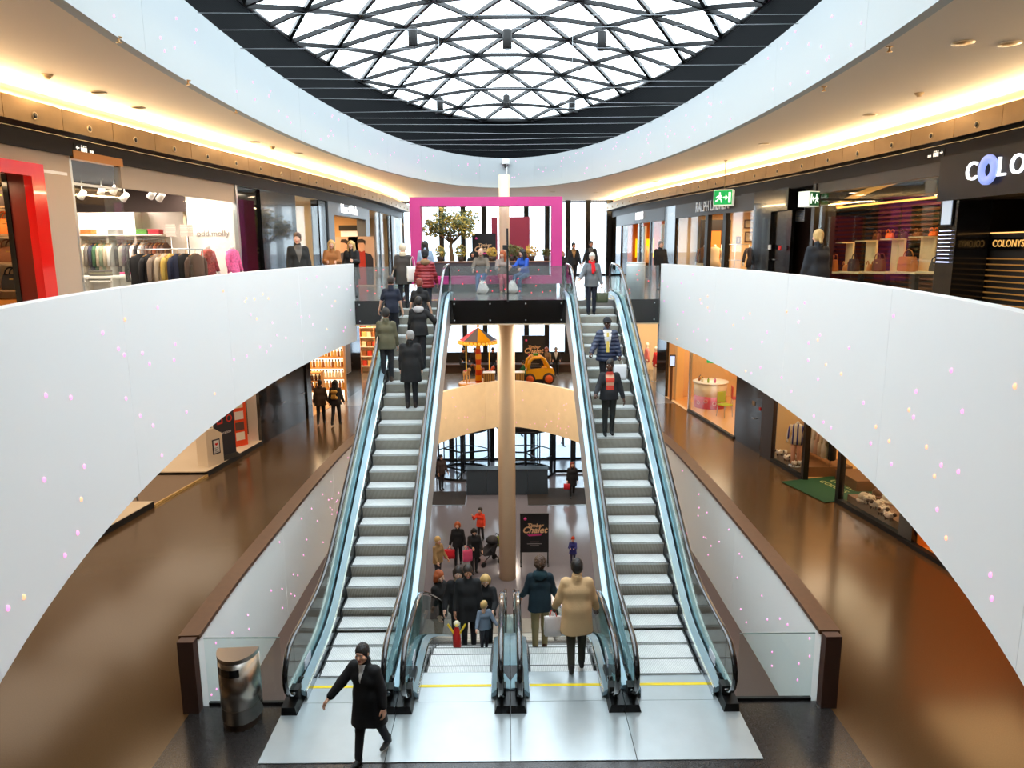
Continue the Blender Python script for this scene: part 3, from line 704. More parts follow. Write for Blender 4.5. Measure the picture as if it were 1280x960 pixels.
# ------------------------------------------------------------------ columns
for (x, y, r, z0, z1, nm, lb) in ((-.07, 23.9, .29, Z_LOW, Z_SOF - .03, 'column', 'tall cream round column rising from the lower floor'), (-.1, 25.2, .18, Z_UP, Z_CEIL, 'column', 'slim cream column behind the pink frame')):
    o = obj(nm, MB().lathe([(r, 0), (r, z1 - z0)], n=32), mat('column_cream', (232, 206, 170), .34, 0)); o.location = (x, y, z0); props(o, lb, 'column', kind='structure')
t = thing('light_column', 'white translucent cylinder standing by the glass guard near the handbag shop side', 'cylinder', (3.56, 20.5, Z_UP))
obj('body', MB().lathe([(.25, 0), (.25, .98)], n=32), mat('frosted_white', (222, 226, 226), .3), t); obj('lid', MB().lathe([(.255, .98), (.255, 1.0), (.23, 1.01)], n=32), mat('frosted_lid', (238, 240, 240), .3), t)

# ------------------------------------------------------------------ pink frame stand on the bridge
pink = mat('pink_frame', (200, 56, 134), .5); dgrey = mat('stand_grey', (66, 70, 72), .5)
t = thing('pink_frame', 'large open magenta frame standing on the bridge', 'frame', (-.68, 24.3, Z_UP + .27))
obj('top_bar', MB().box((0, 0, 2.62), (4.9, .62, .28)), pink, t); obj('bottom_bar', MB().box((0, 0, .125), (4.9, .62, .25)), pink, t)
for s in (-1, 1): obj('side_bar', MB().box((s * 2.28, 0, 1.365), (.34, .62, 2.23)), pink, t)
t = thing('plinth', 'low dark grey plinth carrying the pink frame', 'plinth', (-.68, 25.2, Z_UP))
obj('body', MB().box((0, 0, .134), (4.55, 2.4, .266)), dgrey, t)
t = thing('planter_counter', 'dark grey planter box inside the pink frame, filled with yellow plants', 'planter', (-.6, 25.2, Z_UP + .27))
obj('body', MB().box((0, 0, .34), (4.0, .8, .68)), dgrey, t); obj('base_trim', MB().box((0, -.41, .1), (4.0, .03, .05)), mat('trim_cream', (210, 190, 150), .5), t); obj('top_board', MB().box((0, 0, .70), (4.1, .9, .04)), mat('stand_top', (150, 120, 90), .5), t)
leaf_y = mat('leaf_yellow', (190, 160, 60), .6); leaf_o = mat('leaf_olive', (104, 104, 44), .6); leaf_g = mat('leaf_green', (84, 92, 52), .6); bark = mat('bark', (120, 92, 60), .8)
def leaf_cloud(m, c, r, n, size, seed, cols=1, sq=(1, 1, 1)):
    q = random.Random(seed)
    for _ in range(n):
        while True:
            d = Vector((q.uniform(-1, 1), q.uniform(-1, 1), q.uniform(-1, 1)))
            if .05 < d.length < 1: break
        p = Vector(c) + Vector((d.x * r * sq[0], d.y * r * sq[1], d.z * r * sq[2]))
        a = Vector((q.uniform(-1, 1), q.uniform(-1, 1), q.uniform(-.6, 1))).normalized(); b = a.orthogonal().normalized(); s = size * q.uniform(.6, 1.3)
        m.add([p - a * s, p + b * s * .45, p + a * s, p - b * s * .45], [(0, 1, 2, 3)], q.randrange(cols))
def plantlet(x, lb, r, mats, seed, flower=False):
    t = thing('potted_plant', lb, 'plant', (x, 25.1, Z_UP + .99))
    obj('pot', MB().lathe([(.08, 0), (.11, .16), (.10, .16)], n=14), mat('pot_dark', (60, 46, 40), .6), t)
    m = MB(); leaf_cloud(m, (0, 0, .16 + r * .8), r, 130, .06, seed, len(mats), (1, .8, 1)); obj('foliage', m, mats, t, kind='stuff')
for i, (px, lb, r, mt) in enumerate(((550, 'yellow flowering plant at the tree end of the planter', .2, [leaf_y, leaf_o]), (576, 'yellow plant under the little tree', .22, [leaf_y, leaf_o]), (615, 'golden plant behind the seated man', .17, [leaf_y, mat('leaf_gold', (214, 166, 70), .6)]),
                                    (640, 'olive grassy plant before the maroon banner', .22, [leaf_o, leaf_g]), (647, 'dull olive plant next to the woman in blue', .2, [leaf_o]), (665, 'bright golden plant behind the woman in blue', .22, [mat('leaf_gold', (214, 166, 70), .6), leaf_y]), (683, 'thin dark plant at the pink frame end', .15, [leaf_g, leaf_o]))):
    plantlet(at(px, 325, Y=25.1).x, lb, r, mt, 30 + i)
# little tree
t = thing('potted_tree', 'small round-crowned tree standing in the pink frame, yellowed leaves', 'tree', (at(562, 330, Y=26.0).x, 26.9, Z_UP))
q = random.Random(4); m = MB(); m.tube([(0, 0, .5), (.03, 0, 1.0), (-.02, 0, 1.5), (.02, .02, 1.8)], [.09, .08, .07, .06], 8)
tips = []
for k in range(11):
    a = k * 2.4; L = q.uniform(.45, .85); e = (math.cos(a) * L, math.sin(a) * L * .8, 1.75 + q.uniform(.25, .85)); tips.append(e)
    m.tube([(.02, .02, 1.6), (e[0] * .4, e[1] * .4, 1.85), e], [.04, .025, .01], 6)
obj('trunk', m, bark, t); m = MB()
for k, e in enumerate(tips): leaf_cloud(m, e, .34, 170, .065, k, 3)
leaf_cloud(m, (0, 0, 2.3), .8, 560, .065, 77, 3, (1.1, .9, .6)); obj('crown', m, [leaf_o, leaf_y, leaf_g], t, kind='stuff')
obj('pot', MB().lathe([(.26, 0), (.34, .5), (.30, .52)], n=20), mat('pot_dark', (60, 46, 40), .6), t)
# poster board and maroon banner behind the frame
chalet_gold = mat('chalet_gold', (232, 186, 140), .5); chalet_pink = mat('chalet_pink', (214, 60, 130), .5)
def chalet_board(lb, loc, w, h, legs, s=1.0):
    t = thing('poster_board', lb, 'board', loc)
    obj('panel', MB().box((0, 0, legs + h / 2), (w, .05, h)), mat('board_black', (24, 22, 24), .45), t)
    obj('frame', MB().box((0, 0, legs + h), (w + .06, .07, .05)).box((0, 0, legs), (w + .06, .07, .05)).box((-w / 2, 0, legs + h / 2), (.05, .07, h)).box((w / 2, 0, legs + h / 2), (.05, .07, h)), black_matt, t)
    if legs > .1:
        for sx in (-1, 1):
            obj('leg', MB().box((sx * w / 2, 0, legs / 2), (.045, .05, legs)), black_matt, t); obj('foot', MB().box((sx * w / 2, 0, .02), (.06, .5, .04)), black_matt, t)
    L = Vector(loc); zc = legs + h * .60
    text('lettering', 'Timber', L + Vector((.02, -.04, zc + w * .15)), w * .2, chalet_gold, t, shear=.3, bold=.004)
    text('lettering', 'Chalet', L + Vector((0, -.04, zc - w * .03)), w * .34, chalet_gold, t, shear=.3, bold=.008)
    obj('underline', MB().add([(-w * .28, -.03, zc - w * .2), (w * .3, -.03, zc - w * .16), (w * .24, -.03, zc - w * .24), (-w * .2, -.03, zc - w * .27)], [(0, 1, 2, 3)]), chalet_pink, t)
    for k in range(3): obj('text_line', MB().box((0, -.028, legs + h * (.26 - .05 * k)), (w * (.34 if k != 1 else .55), .006, .018)), mat('board_line', (170, 160, 160), .5), t)
    obj('badge', MB().ball((-w * .34, -.03, legs + h * .88), w * .06, 8), chalet_pink, t); 
    return t
chalet_board('black poster board with golden lettering behind the seated man', (at(605, 320, Y=27.9).x, 27.9, Z_UP), .84, 1.32, .62)
t = thing('banner', 'plain maroon banner panel standing behind the pink frame', 'banner', (at(646, 300, Y=28.6).x, 28.6, Z_UP))
obj('panel', MB().box((0, 0, 1.35), (1.0, .06, 2.5)), mat('maroon', (140, 30, 52), .6), t); obj('side_panel', MB().box((-.86, .2, 1.35), (.24, .06, 2.5)), mat('maroon', (140, 30, 52), .6), t); obj('foot', MB().box((0, 0, .05), (1.0, .4, .1)), black_matt, t)

# ------------------------------------------------------------------ exit signs
green = mat('sign_green', (0, 140, 66), .5, 0, (0, 150, 70), .75); sign_white = mat('sign_white', (240, 250, 240), .5, 0, (240, 255, 240), .9)
def pictogram(t, M, flip=False, w=.34, h=.2):
    f = -1 if flip else 1
    def P(pts): return [(x * f * w, y * h) for x, y in pts]
    def add(nm, poly): obj(nm, MB().extr(P(poly) if f > 0 else list(reversed(P(poly))), M, .004), sign_white, t)
    add('door_symbol', [(.30, -.38), (.42, -.38), (.42, .38), (.30, .38)])
    add('arrow', [(.02, -.06), (.14, -.06), (.14, -.2), (.27, 0), (.14, .2), (.14, .06), (.02, .06)])
    man = MB()
    for poly in ([(-.22, .22), (-.14, .22), (-.14, .38), (-.22, .38)], [(-.3, .16), (-.12, .2), (-.12, -.08), (-.24, -.08)], [(-.14, .18), (-.02, .02), (-.05, -.03), (-.15, .1)], [(-.28, .16), (-.40, .0), (-.37, -.05), (-.26, .08)],
                 [(-.16, -.06), (-.06, -.16), (-.06, -.36), (-.11, -.36), (-.12, -.2), (-.22, -.1)], [(-.22, -.06), (-.28, -.24), (-.42, -.28), (-.42, -.22), (-.33, -.17), (-.28, -.05)]):
        man.extr(P(poly) if f > 0 else list(reversed(P(poly))), M, .004)
    obj('running_man', man, sign_white, t)
green_dim = mat('sign_green_dim', (0, 84, 48), .5, 0, (0, 90, 50), .2)
def exit_box(lb, loc, rz, w, h, d, front, side_pic, rod, left_col):
    t = thing('exit_sign', lb, 'exit sign', loc, rz)
    obj('housing', MB().box((0, 0, 0), (w, d, h)), mat('sign_housing', (232, 236, 226), .5, 0, (240, 245, 225), .35), t)
    obj('front_face', MB().box((0, -d / 2 - .004, 0), (w * .94, .008, h * .88)), left_col, t)
    pictogram(t, Matrix.Translation((0, -d / 2 - .009, 0)) @ Matrix.Rotation(R(90), 4, 'X'), front < 0, w * .95, h * .85)
    if side_pic:
        obj('side_face', MB().box((-w / 2 - .004, 0, 0), (.008, d * .94, h * .88)), green, t)
        pictogram(t, Matrix.Translation((-w / 2 - .009, 0, 0)) @ Matrix.Rotation(R(-90), 4, 'Z') @ Matrix.Rotation(R(90), 4, 'X'), True, d * .95, h * .85)
    if rod: obj('rod', MB().tube([(0, 0, h / 2), (0, 0, rod)], .015, 8), mat('rod_grey', (150, 130, 100), .4, .5), t); obj('ceiling_cap', MB().lathe([(.05, rod - .02), (.05, rod)], n=12), mat('rod_grey', (150, 130, 100), .4, .5), t)
    return t
p = at(907, 247, Y=21.2)
exit_box('bright green exit sign hanging on a rod, running man and arrow', (p.x, 21.35, p.z), R(-24), .52, .44, .40, 1, True, 8.74 - p.z, green)
p = at(1011, 249, Y=15.6)
exit_box('dim green exit sign box with a cream end, mounted by the dark pier', (p.x, p.y, p.z), R(28), .30, .31, .28, -1, False, 0, green_dim)
b = obj('bracket', MB().bar((p.x + .1, p.y + .1, p.z), (wx(UR, p.y + .4) + .02, p.y + .4, p.z), .04, .04), black_matt); props(b, 'black wall bracket holding the dim exit sign box', 'bracket')
# ------------------------------------------------------------------ steel bin
t = thing('litter_bin', 'brushed steel half-round litter bin with a black slot', 'bin', (-3.66, 8.92, 0), R(4))
def half_round(w, d, n=18):
    return [(w / 2, d * .42), (-w / 2, d * .42)] + [(-w / 2 * math.cos(math.pi * i / n), d * .42 - d * math.sin(math.pi * i / n) * 1.0 + 0) for i in range(0, n + 1)]
hr = half_round(.54, .36)
m = MB().prism(hr, .10, .98); m.sm = [False] * 2 + [True] * (len(m.f) - 2); obj('body', m, mat('bin_steel', (186, 178, 168), .27, 1.0, stripe=(0, .004, (176, 168, 158), .5)), t)
obj('kick_base', MB().prism([(x * .94, y * .94) for x, y in hr], 0, .10), mat('bin_base', (60, 44, 34), .5), t)
obj('top_rim', MB().prism([(x * 1.01, y * 1.01) for x, y in hr], .985, 1.04), mat('bin_rim', (170, 164, 158), .3, 1.0), t); obj('seam', MB().prism([(x * 1.002, y * 1.002) for x, y in hr], .30, .304), mat('bin_seam', (90, 80, 72), .4, .6), t)
m = MB(); slot = []
for z in (.80, .91):
    for i in range(3, 12): slot.append((-.27 * math.cos(math.pi * i / 18) * 1.012, .151 - .36 * math.sin(math.pi * i / 18) * 1.012, z))
k = 9; m.add(slot, [(i, i + 1, k + i + 1, k + i) for i in range(k - 1)], 0, True); obj('slot', m, black_gloss, t)

# ------------------------------------------------------------------ mid level, far end behind the column: bench, carousel, toy car
t = thing('window_bench', 'long dark brown bench under the mid level windows', 'bench', (0, 37.7, 0)); obj('seat', MB().box((0, 0, .42), (9.5, .7, .06)), wood_dark, t); obj('front_panel', MB().box((0, .05, .2), (9.4, .6, .39)), mat('bench_front', (62, 44, 34), .6), t)
car_y = mat('toy_yellow', (246, 176, 20), .3); car_o = mat('toy_orange', (226, 92, 30), .35); red_c = mat('canopy_red', (210, 40, 36), .5); navy_c = mat('canopy_navy', (66, 60, 78), .5); green_c = mat('toy_green', (50, 140, 40), .4)
t = thing('carousel', 'small children carousel with a red, navy and yellow canopy', 'carousel', (-1.4, 33.9, 0))
obj('base', MB().lathe([(.95, 0), (.95, .12), (.9, .16)], n=28), car_y, t); obj('pole', MB().lathe([(.16, .16), (.12, 1.0), (.14, 1.4), (.10, 1.9), (.12, 2.3)], n=14), mat('pole_stripe', (240, 170, 30), .4, stripe=(2, .5, (210, 70, 30), .5)), t)
n = 8
for k in range(n):
    a, b = 2 * math.pi * k / n, 2 * math.pi * (k + 1) / n
    m = MB().add([(0, 0, 2.75), (.9 * math.cos(a), .9 * math.sin(a), 2.15), (.9 * math.cos(b), .9 * math.sin(b), 2.15)], [(0, 1, 2)]); obj('canopy_panel', m, [red_c, navy_c, car_y, navy_c][k % 4], t)
    m = MB()
    for j in range(4):
        u = a + (b - a) * (j + .5) / 4; m.ball((.9 * math.cos(u), .9 * math.sin(u), 2.06), .085, 8)
    obj('rim_bulb', m, mat('rim_gold', (240, 190, 60), .3, 0, (255, 190, 70), .5), t)
obj('rim', MB().lathe([(.86, 2.02), (.93, 2.02), (.93, 2.17), (.86, 2.17)], n=28), car_y, t); obj('finial', MB().ball((0, 0, 2.8), .07, 8), car_y, t)
def toy_horse(parent, x, y, rz, col):
    m = MB(); M = Matrix.Translation((x, y, .55)) @ Matrix.Rotation(rz, 4, 'Z')
    for pts, rr in (([(-.22, 0, .1), (0, 0, .08), (.2, 0, .12)], [.09, .11, .1]), ([(.18, 0, .14), (.27, 0, .32), (.36, 0, .34), (.43, 0, .26)], [.07, .06, .06, .04])): m.tube([M @ Vector(p) for p in pts], rr, 8)
    for sx in (-.18, .16):
        for sy in (-.06, .06): m.tube([M @ Vector(p) for p in ((sx, sy, .05), (sx + .04, sy, -.14), (sx - .02, sy, -.34))], [.04, .03, .025], 6)
    o = obj('horse', m, col, parent); obj('saddle', MB().box(M @ Vector((0, 0, .2)), (.18, .2, .05), rz), red_c, o); obj('pole', MB().tube([(x, y, .16), (x, y, 2.1)], .02, 6), mat('rim_gold', (240, 190, 60), .3), o)
for k in range(3): toy_horse(t, .62 * math.cos(k * 2.1 + 3.6), .62 * math.sin(k * 2.1 + 3.6), k * 2.1 + 5.2, [mat('toy_cream', (226, 190, 130), .5), car_o, mat('toy_brown', (150, 84, 40), .5)][k])
t = thing('toy_car', 'yellow coin-operated toy car with round orange wheels', 'toy car', (1.4, 34.2, 0), R(8))
sil = [(-.72, .28), (-.70, .6), (-.58, .78), (-.46, 1.18), (-.3, 1.34), (.12, 1.36), (.28, 1.26), (.46, .92), (.66, .8), (.74, .6), (.72, .28)]
win = [(-.36, .80), (-.30, 1.12), (-.2, 1.22), (.08, 1.23), (.18, 1.14), (.34, .84)]
M = Matrix.Translation((0, .36, 0)) @ Matrix.Rotation(R(90), 4, 'X')
low = [(-.72, .28), (-.70, .6), (-.58, .76), (.5, .82), (.66, .8), (.74, .6), (.72, .28)]
obj('body', MB().extr(low, M, .72), car_y, t)
m = MB()
for y in (-.34, .34): m.tube([(-.54, y, .72), (-.44, y, 1.15), (-.28, y, 1.30), (.12, y, 1.32), (.26, y, 1.2), (.46, y, .82)], .075, 8)
m.box((-.08, 0, 1.32), (.5, .72, .09)); obj('roof_frame', m, car_y, t); obj('roof_light', MB().rbox((-.1, 0, 1.42), (.24, .2, .1), .03), green_c, t)
obj('seat', MB().rbox((-.12, 0, .78), (.5, .5, .14), .05), black_matt, t); obj('steering_wheel', MB().tube([(.2 + .03 * math.cos(a), .13 * math.sin(a), .95 + .13 * math.cos(a)) for a in [math.pi * 2 * k / 14 for k in range(14)]], .018, 6, closed=True), black_matt, t)
for sx in (-.46, .46):
    for sy in (-1, 1):
        Mw = Matrix.Rotation(R(90), 4, 'X'); o = obj('wheel', MB().lathe([(.12, -.06), (.27, -.06), (.29, 0), (.27, .06), (.12, .06)], (sx, sy * .36, .29), 20, M=Mw), mat('tyre_brown', (60, 40, 26), .5), t)
        obj('hub', MB().lathe([(.05, -.075), (.19, -.07), (.19, .07), (.05, .075)], (sx, sy * .36, .29), 16, M=Mw), car_o, o)
obj('stand', MB().box((0, 0, .1), (.5, .4, .2)), black_matt, t)
for (px, lb, w) in ((614, 'gold striped kiosk box between carousel and column', .5), (648, 'gold kiosk box between column and toy car', .42)):
    p = at(px, 470, z=0); t = thing('kiosk_box', lb, 'kiosk', (p.x, 32.7, 0)); obj('body', MB().box((0, 0, .4), (w, .5, .8)), mat('kiosk_gold', (176, 130, 60), .4, stripe=(0, .1, (96, 66, 30), .4)), t); obj('top', MB().box((0, 0, .82), (w + .06, .56, .04)), mat('kiosk_top', (220, 200, 160), .4), t)
chalet_board('black poster board with golden lettering on the mid level behind the toy car', (at(667, 430, Y=35.5).x, 35.8, 0), 1.05, 1.75, .35)

# ------------------------------------------------------------------ lower level
chalet_board('black poster stand with golden lettering on the lower floor beside the column', (at(668, 690, Y=25).x, 25.0, Z_LOW), .98, 1.42, .5)
low_wall = mat('lower_wall_tan', (196, 156, 104), .6)
struct('wall_lower_left', MB().box((-7.9, 20, -2.75), (.2, 38, 4.5)), low_wall); struct('wall_lower_right', MB().box((7.9, 20, -2.75), (.2, 38, 4.5)), low_wall); struct('wall_lower_near', MB().box((0, 6, -2.75), (16, .2, 4.5)), low_wall)
f = slab(YS, lambda y: mw(y, .02) if y < 29.5 else 0.0, -14, 14, -.48, -.455)
f.hexa([(-14, 29.5, -.48), (14, 29.5, -.48), (14, FAC, -.48), (-14, FAC, -.48), (-14, 29.5, -.455), (14, 29.5, -.455), (14, FAC, -.455), (-14, FAC, -.455)])
struct('ceiling_lower', f, mat('lower_soffit', (120, 100, 80), .7))
box_m = mat('counter_blue_grey', (66, 78, 88), .4, .3)
t = thing('info_counter', 'dark blue grey panelled metal counter before the revolving doors', 'counter', (-.09, 32.9, Z_LOW))
for k in range(4):
    obj('panel', MB().box((-1.43 + .953 * k, 0, .62), (.94, .5, 1.2)), box_m, t)
    mm = MB()
    for j in range(6):
        for z in (.1, 1.14): mm.ball((-1.43 + .953 * k - .38 + .152 * j, -.25, z), .02, 6)
    obj('rivet', mm, mat('rivet_dark', (30, 36, 42), .4), t, kind='stuff')
obj('top_board', MB().box((0, 0, 1.235), (3.86, .56, .03)), box_m, t)
for (x0, x1, y0, y1, lb) in ((-5.2, -2.0, 31.3, 33.2, 'dark entrance mat before the revolving door on the tree side'), (.85, 4.4, 31.2, 33.6, 'dark entrance mat before the door where the woman walks in')):
    t = thing('door_mat', lb, 'mat', ((x0 + x1) / 2, (y0 + y1) / 2, Z_LOW)); obj('mat_surface', MB().box((0, 0, .008), (x1 - x0, y1 - y0, .014)), mat('mat_dark', (46, 40, 36), .9, bump=(80, .4)), t); obj('mat_rim', MB().box((0, -(y1 - y0) / 2, .01), (x1 - x0, .04, .018)), steel, t)
def revolving(x, lb, rot):
    t = thing('revolving_door', lb, 'revolving door', (x, 36.2, Z_LOW)); r = 1.45
    for z in (.05, 2.45): obj('ring_rail', MB().tube([(r * math.cos(a), r * math.sin(a), z) for a in [2 * math.pi * k / 32 for k in range(32)]], .06, 6, closed=True), mull, t)
    obj('canopy', MB().lathe([(r + .06, 2.5), (r + .06, 2.9)], n=32), mull, t)
    for a0 in (25, 205):
        cv = [(r * math.cos(R(a0 + 130 * k / 10)), r * math.sin(R(a0 + 130 * k / 10))) for k in range(11)]; o = obj('curved_glass', MB().curtain(cv, .08, 2.45), facade_glass, t)
        for k in (0, 5, 10): obj('post', MB().box((cv[k][0], cv[k][1], 1.25), (.08, .08, 2.4)), mull, o)
        obj('mid_rail', MB().tube([(c[0], c[1], 1.05) for c in cv], .03, 6), mull, o)
    for k in range(3):
        a = R(rot + 120 * k); w = obj('wing', MB().bar((0, 0, .1), (r * .95 * math.cos(a), r * .95 * math.sin(a), .1), .05, .1).bar((0, 0, 2.35), (r * .95 * math.cos(a), r * .95 * math.sin(a), 2.35), .05, .1).bar((r * .95 * math.cos(a), r * .95 * math.sin(a), .1), (r * .95 * math.cos(a), r * .95 * math.sin(a), 2.4), .06, .06).bar((0, 0, 1.05), (r * .95 * math.cos(a), r * .95 * math.sin(a), 1.05), .04, .08), mull, t)
        obj('wing_glass', MB().add([(0, 0, .1), (r * .93 * math.cos(a), r * .93 * math.sin(a), .1), (r * .93 * math.cos(a), r * .93 * math.sin(a), 2.35), (0, 0, 2.35)], [(0, 1, 2, 3)]), facade_glass, w)
    obj('centre_post', MB().tube([(0, 0, 0), (0, 0, 2.45)], .06, 8), mull, t)
revolving(-2.35, 'black framed revolving door on the side of the ascending escalator', 20); revolving(.85, 'black framed revolving door beside the swing doors', 55)
t = thing('swing_door', 'black framed pair of glass doors right of the revolving doors', 'door', (3.2, 36.0, Z_LOW))
for x in (-.85, 0, .85): obj('post', MB().box((x, 0, 1.25), (.1, .1, 2.5)), mull, t)
for x in (-.42, .42):
    d = obj('door_leaf', MB().box((x, 0, .1), (.78, .06, .14)).box((x, 0, 2.4), (.78, .06, .1)), mull, t); obj('door_glass', MB().box((x, 0, 1.25), (.76, .015, 2.2)), facade_glass, d)
for (x, y, z, lb) in ((-3.1, 35.0, -2.15, 'small green exit sign over the revolving door, tree side'), (2.55, 35.0, -2.15, 'small green exit sign over the swing doors')):
    t = thing('exit_sign', lb, 'exit sign', (x, y, z)); obj('housing', MB().box((0, 0, 0), (.5, .08, .25)), green, t); pictogram(t, Matrix.Translation((0, -.045, 0)) @ Matrix.Rotation(R(90), 4, 'X'), False, .48, .22); obj('rod', MB().tube([(0, 0, .12), (0, 0, 1.66)], .012, 6), mull, t)
# lamps of the mid and lower levels (small ceiling discs with a real spread of light)
WARM = (255, 222, 184); NEUT = (255, 232, 205)
for i, (x, y, p) in enumerate([(-6.6, 9, 24), (-6.8, 13, 24), (-6.6, 17, 24), (-6.3, 21, 24), (-5.8, 25, 24), (-5.2, 29, 36), (6.6, 9, 24), (6.6, 13, 24), (6.4, 17, 24), (6.2, 21, 24), (5.8, 25, 24), (5.2, 29, 36), (-2.5, 33.5, 45), (2.5, 33.5, 45), (-1.7, 24.8, 140), (1.7, 24.8, 140)]):
    t = thing('ceiling_lamp', 'round warm lamp under the upper floor, hidden from above', 'lamp', (x, y, Z_SOF - .03), group='warm round lamps under the upper floor')
    obj('rim', MB().lathe([(.15, -.02), (.15, -.002)], n=16), mat('downlight_rim', (224, 206, 180), .4), t); obj('lens', MB().lathe([(.12, -.03), (.12, -.022)], n=16), dl_m, t)
    area('lamp_glow', (x, y, Z_SOF - .08), 2.4, p, WARM if p < 100 else (255, 238, 214), shape='DISK')
for (x, y, p) in ((-5.8, 12, 45), (-5.8, 18, 45), (-5.5, 24, 55), (5.8, 12, 45), (5.8, 18, 45), (5.5, 24, 55), (-2.4, 31, 75), (2.4, 31, 75), (0, 34, 70)):
    t = thing('ceiling_lamp', 'round warm lamp under the mid floor, hidden from above', 'lamp', (x, y, -.48), group='warm round lamps under the mid floor')
    obj('rim', MB().lathe([(.15, -.02), (.15, -.002)], n=16), mat('downlight_rim', (224, 206, 180), .4), t); obj('lens', MB().lathe([(.12, -.03), (.12, -.022)], n=16), dl_m, t)
    area('lamp_glow', (x, y, -.54), 1.0, p, (255, 238, 220), shape='DISK')
# ------------------------------------------------------------------ shop building helpers
def shifted(cv, d): return [(x + d, y) for x, y in cv]
class Side:
    def __init__(s, cv, sg, z0): s.cv = cv; s.sg = sg; s.z0 = z0
    def P(s, px, py, d=0.0): return on_curve(px, py, shifted(s.cv, s.sg * d))
    def X(s, y, d=0.0): return wx(s.cv, y) + s.sg * d
    def nrm(s, y):
        t = Vector((wx(s.cv, y + .5) - wx(s.cv, y - .5), 1.0)).normalized(); n = Vector((t.y, -t.x, 0)) * s.sg
        return n      # into the shop
    def face(s, y): return -s.nrm(y)
    def rz(s, y): f = s.face(y); return math.atan2(f.x, -f.y)     # turns a thing whose front looks to -y so that it looks into the aisle
    def piece(s, m, ya, yb, z0, z1, d0, d1, mi=0):
        sg = s.sg; q = [(s.X(ya, d0), ya), (s.X(yb, d0), yb), (s.X(yb, d1), yb), (s.X(ya, d1), ya)]
        if sg > 0: q.reverse()
        q.reverse()
        return m.hexa([(p[0], p[1], z0) for p in q] + [(p[0], p[1], z1) for p in q], mi)
    def run(s, m, ya, yb, z0, z1, d0, d1, mi=0, step=1.2):
        n = max(1, int((yb - ya) / step))
        for i in range(n): s.piece(m, ya + (yb - ya) * i / n, ya + (yb - ya) * (i + 1) / n, z0, z1, d0, d1, mi)
        return m
    def room(s, ya, yb, z0, z1, depth, back, sides, ceil, floor=None, ceil_front=0.0):
        w = 'wall_left' if s.sg < 0 else 'wall_right'
        struct(w, s.run(MB(), ya, yb, z0, z1, depth, depth + .1), back)
        m = MB(); s.piece(m, ya - .05, ya + .03, z0, z1, .1, depth); s.piece(m, yb - .03, yb + .05, z0, z1, .1, depth); struct(w, m, sides)
        struct('ceiling_shop', s.run(MB(), ya, yb, z1, z1 + .05, ceil_front, depth), ceil)
        if floor: struct('floor_shop', s.run(MB(), ya, yb, z0 - .02, z0 + .012, .02, depth), floor)
    def light(s, y, d, z, power, col, sz=1.0, sy=None): area('shop_light', (s.X(y, d), y, z), sz, power, col, sy=sy)
LU, RU, LM, RM = Side(UL, -1, Z_UP), Side(UR, 1, Z_UP), Side(ML, -1, 0.0), Side(MR, 1, 0.0)
cream = mat('shop_cream', (236, 214, 180), .6); white_w = mat('shop_white', (246, 240, 232), .55); black_pier = mat('pier_black_gloss', (22, 22, 24), .12, 0, coat=.5)
brown_panel = mat('pier_brown', (32, 20, 16), .3, 0, coat=.1); orange_wall = mat('shop_orange', (232, 140, 50), .6); honey = mat('shop_honey', (226, 188, 136), .55)
post_m = mat('post_dark', (24, 22, 22), .35, .3); skin_m = mat('mannequin_white', (232, 224, 216), .4)
NUM = ['first', 'second', 'third', 'fourth', 'fifth', 'sixth', 'seventh', 'eighth', 'ninth', 'tenth', 'eleventh', 'twelfth', 'thirteenth', 'fourteenth', 'fifteenth', 'sixteenth', 'seventeenth', 'eighteenth', 'nineteenth', 'twentieth', 'twenty-first', 'twenty-second', 'twenty-third', 'twenty-fourth']
def cloth(name, col): return mat('cloth_' + name, col, .85, bump=(60, .2))
def shopfront(s, label, ya, yb, parts):
    """parts: (name, ya, yb, z0, z1, d0, d1, material)"""
    ym = (ya + yb) / 2; t = thing('shopfront', label, 'shopfront', (s.X(ym), ym, s.z0)); L = Vector(t.location)
    for nm, a, b, z0, z1, d0, d1, mt in parts:
        m = s.run(MB(), a, b, z0, z1, d0, d1); m.v = [(v[0] - L.x, v[1] - L.y, v[2] - L.z) for v in m.v]; obj(nm, m, mt, t)
    return t
def garment(label, loc, rz, w, h, mt, group=None, d=.09, sleeves=True, sl=.5):
    t = thing('garment', label, 'garment', loc, rz, group); m = MB(); n = 12; rings = [(.055, .05, 0), (.10, .055, -.03), (w * .5, d * .8, -.10), (w * .48, d, -.3), (w * .47, d, -.55 * h), (w * .55, d * 1.1, -h)]
    V = [(a * math.cos(2 * math.pi * j / n), b * math.sin(2 * math.pi * j / n), z) for a, b, z in rings for j in range(n)]
    m.add(V, [(i * n + j, i * n + (j + 1) % n, (i + 1) * n + (j + 1) % n, (i + 1) * n + j) for i in range(len(rings) - 1) for j in range(n)] + [tuple(range((len(rings) - 1) * n, len(rings) * n))], 0, True)
    obj('body', m, mt, t)
    if sleeves:
        for sx in (-1, 1): obj('sleeve', MB().tube([(sx * w * .42, 0, -.1), (sx * w * .56, 0, -.2), (sx * w * .6, .01, -.1 - sl * .6), (sx * w * .58, .02, -.1 - sl)], [.05, .06, .05, .045], 8), mt, t)
    obj('hanger', MB().tube([(-.18, 0, -.06), (0, 0, .0), (.18, 0, -.06)], .008, 6).tube([(0, 0, 0), (0, 0, .05), (.02, 0, .075), (0, 0, .09)], .005, 5), mat('hanger_wood', (206, 150, 80), .5), t)
    return t
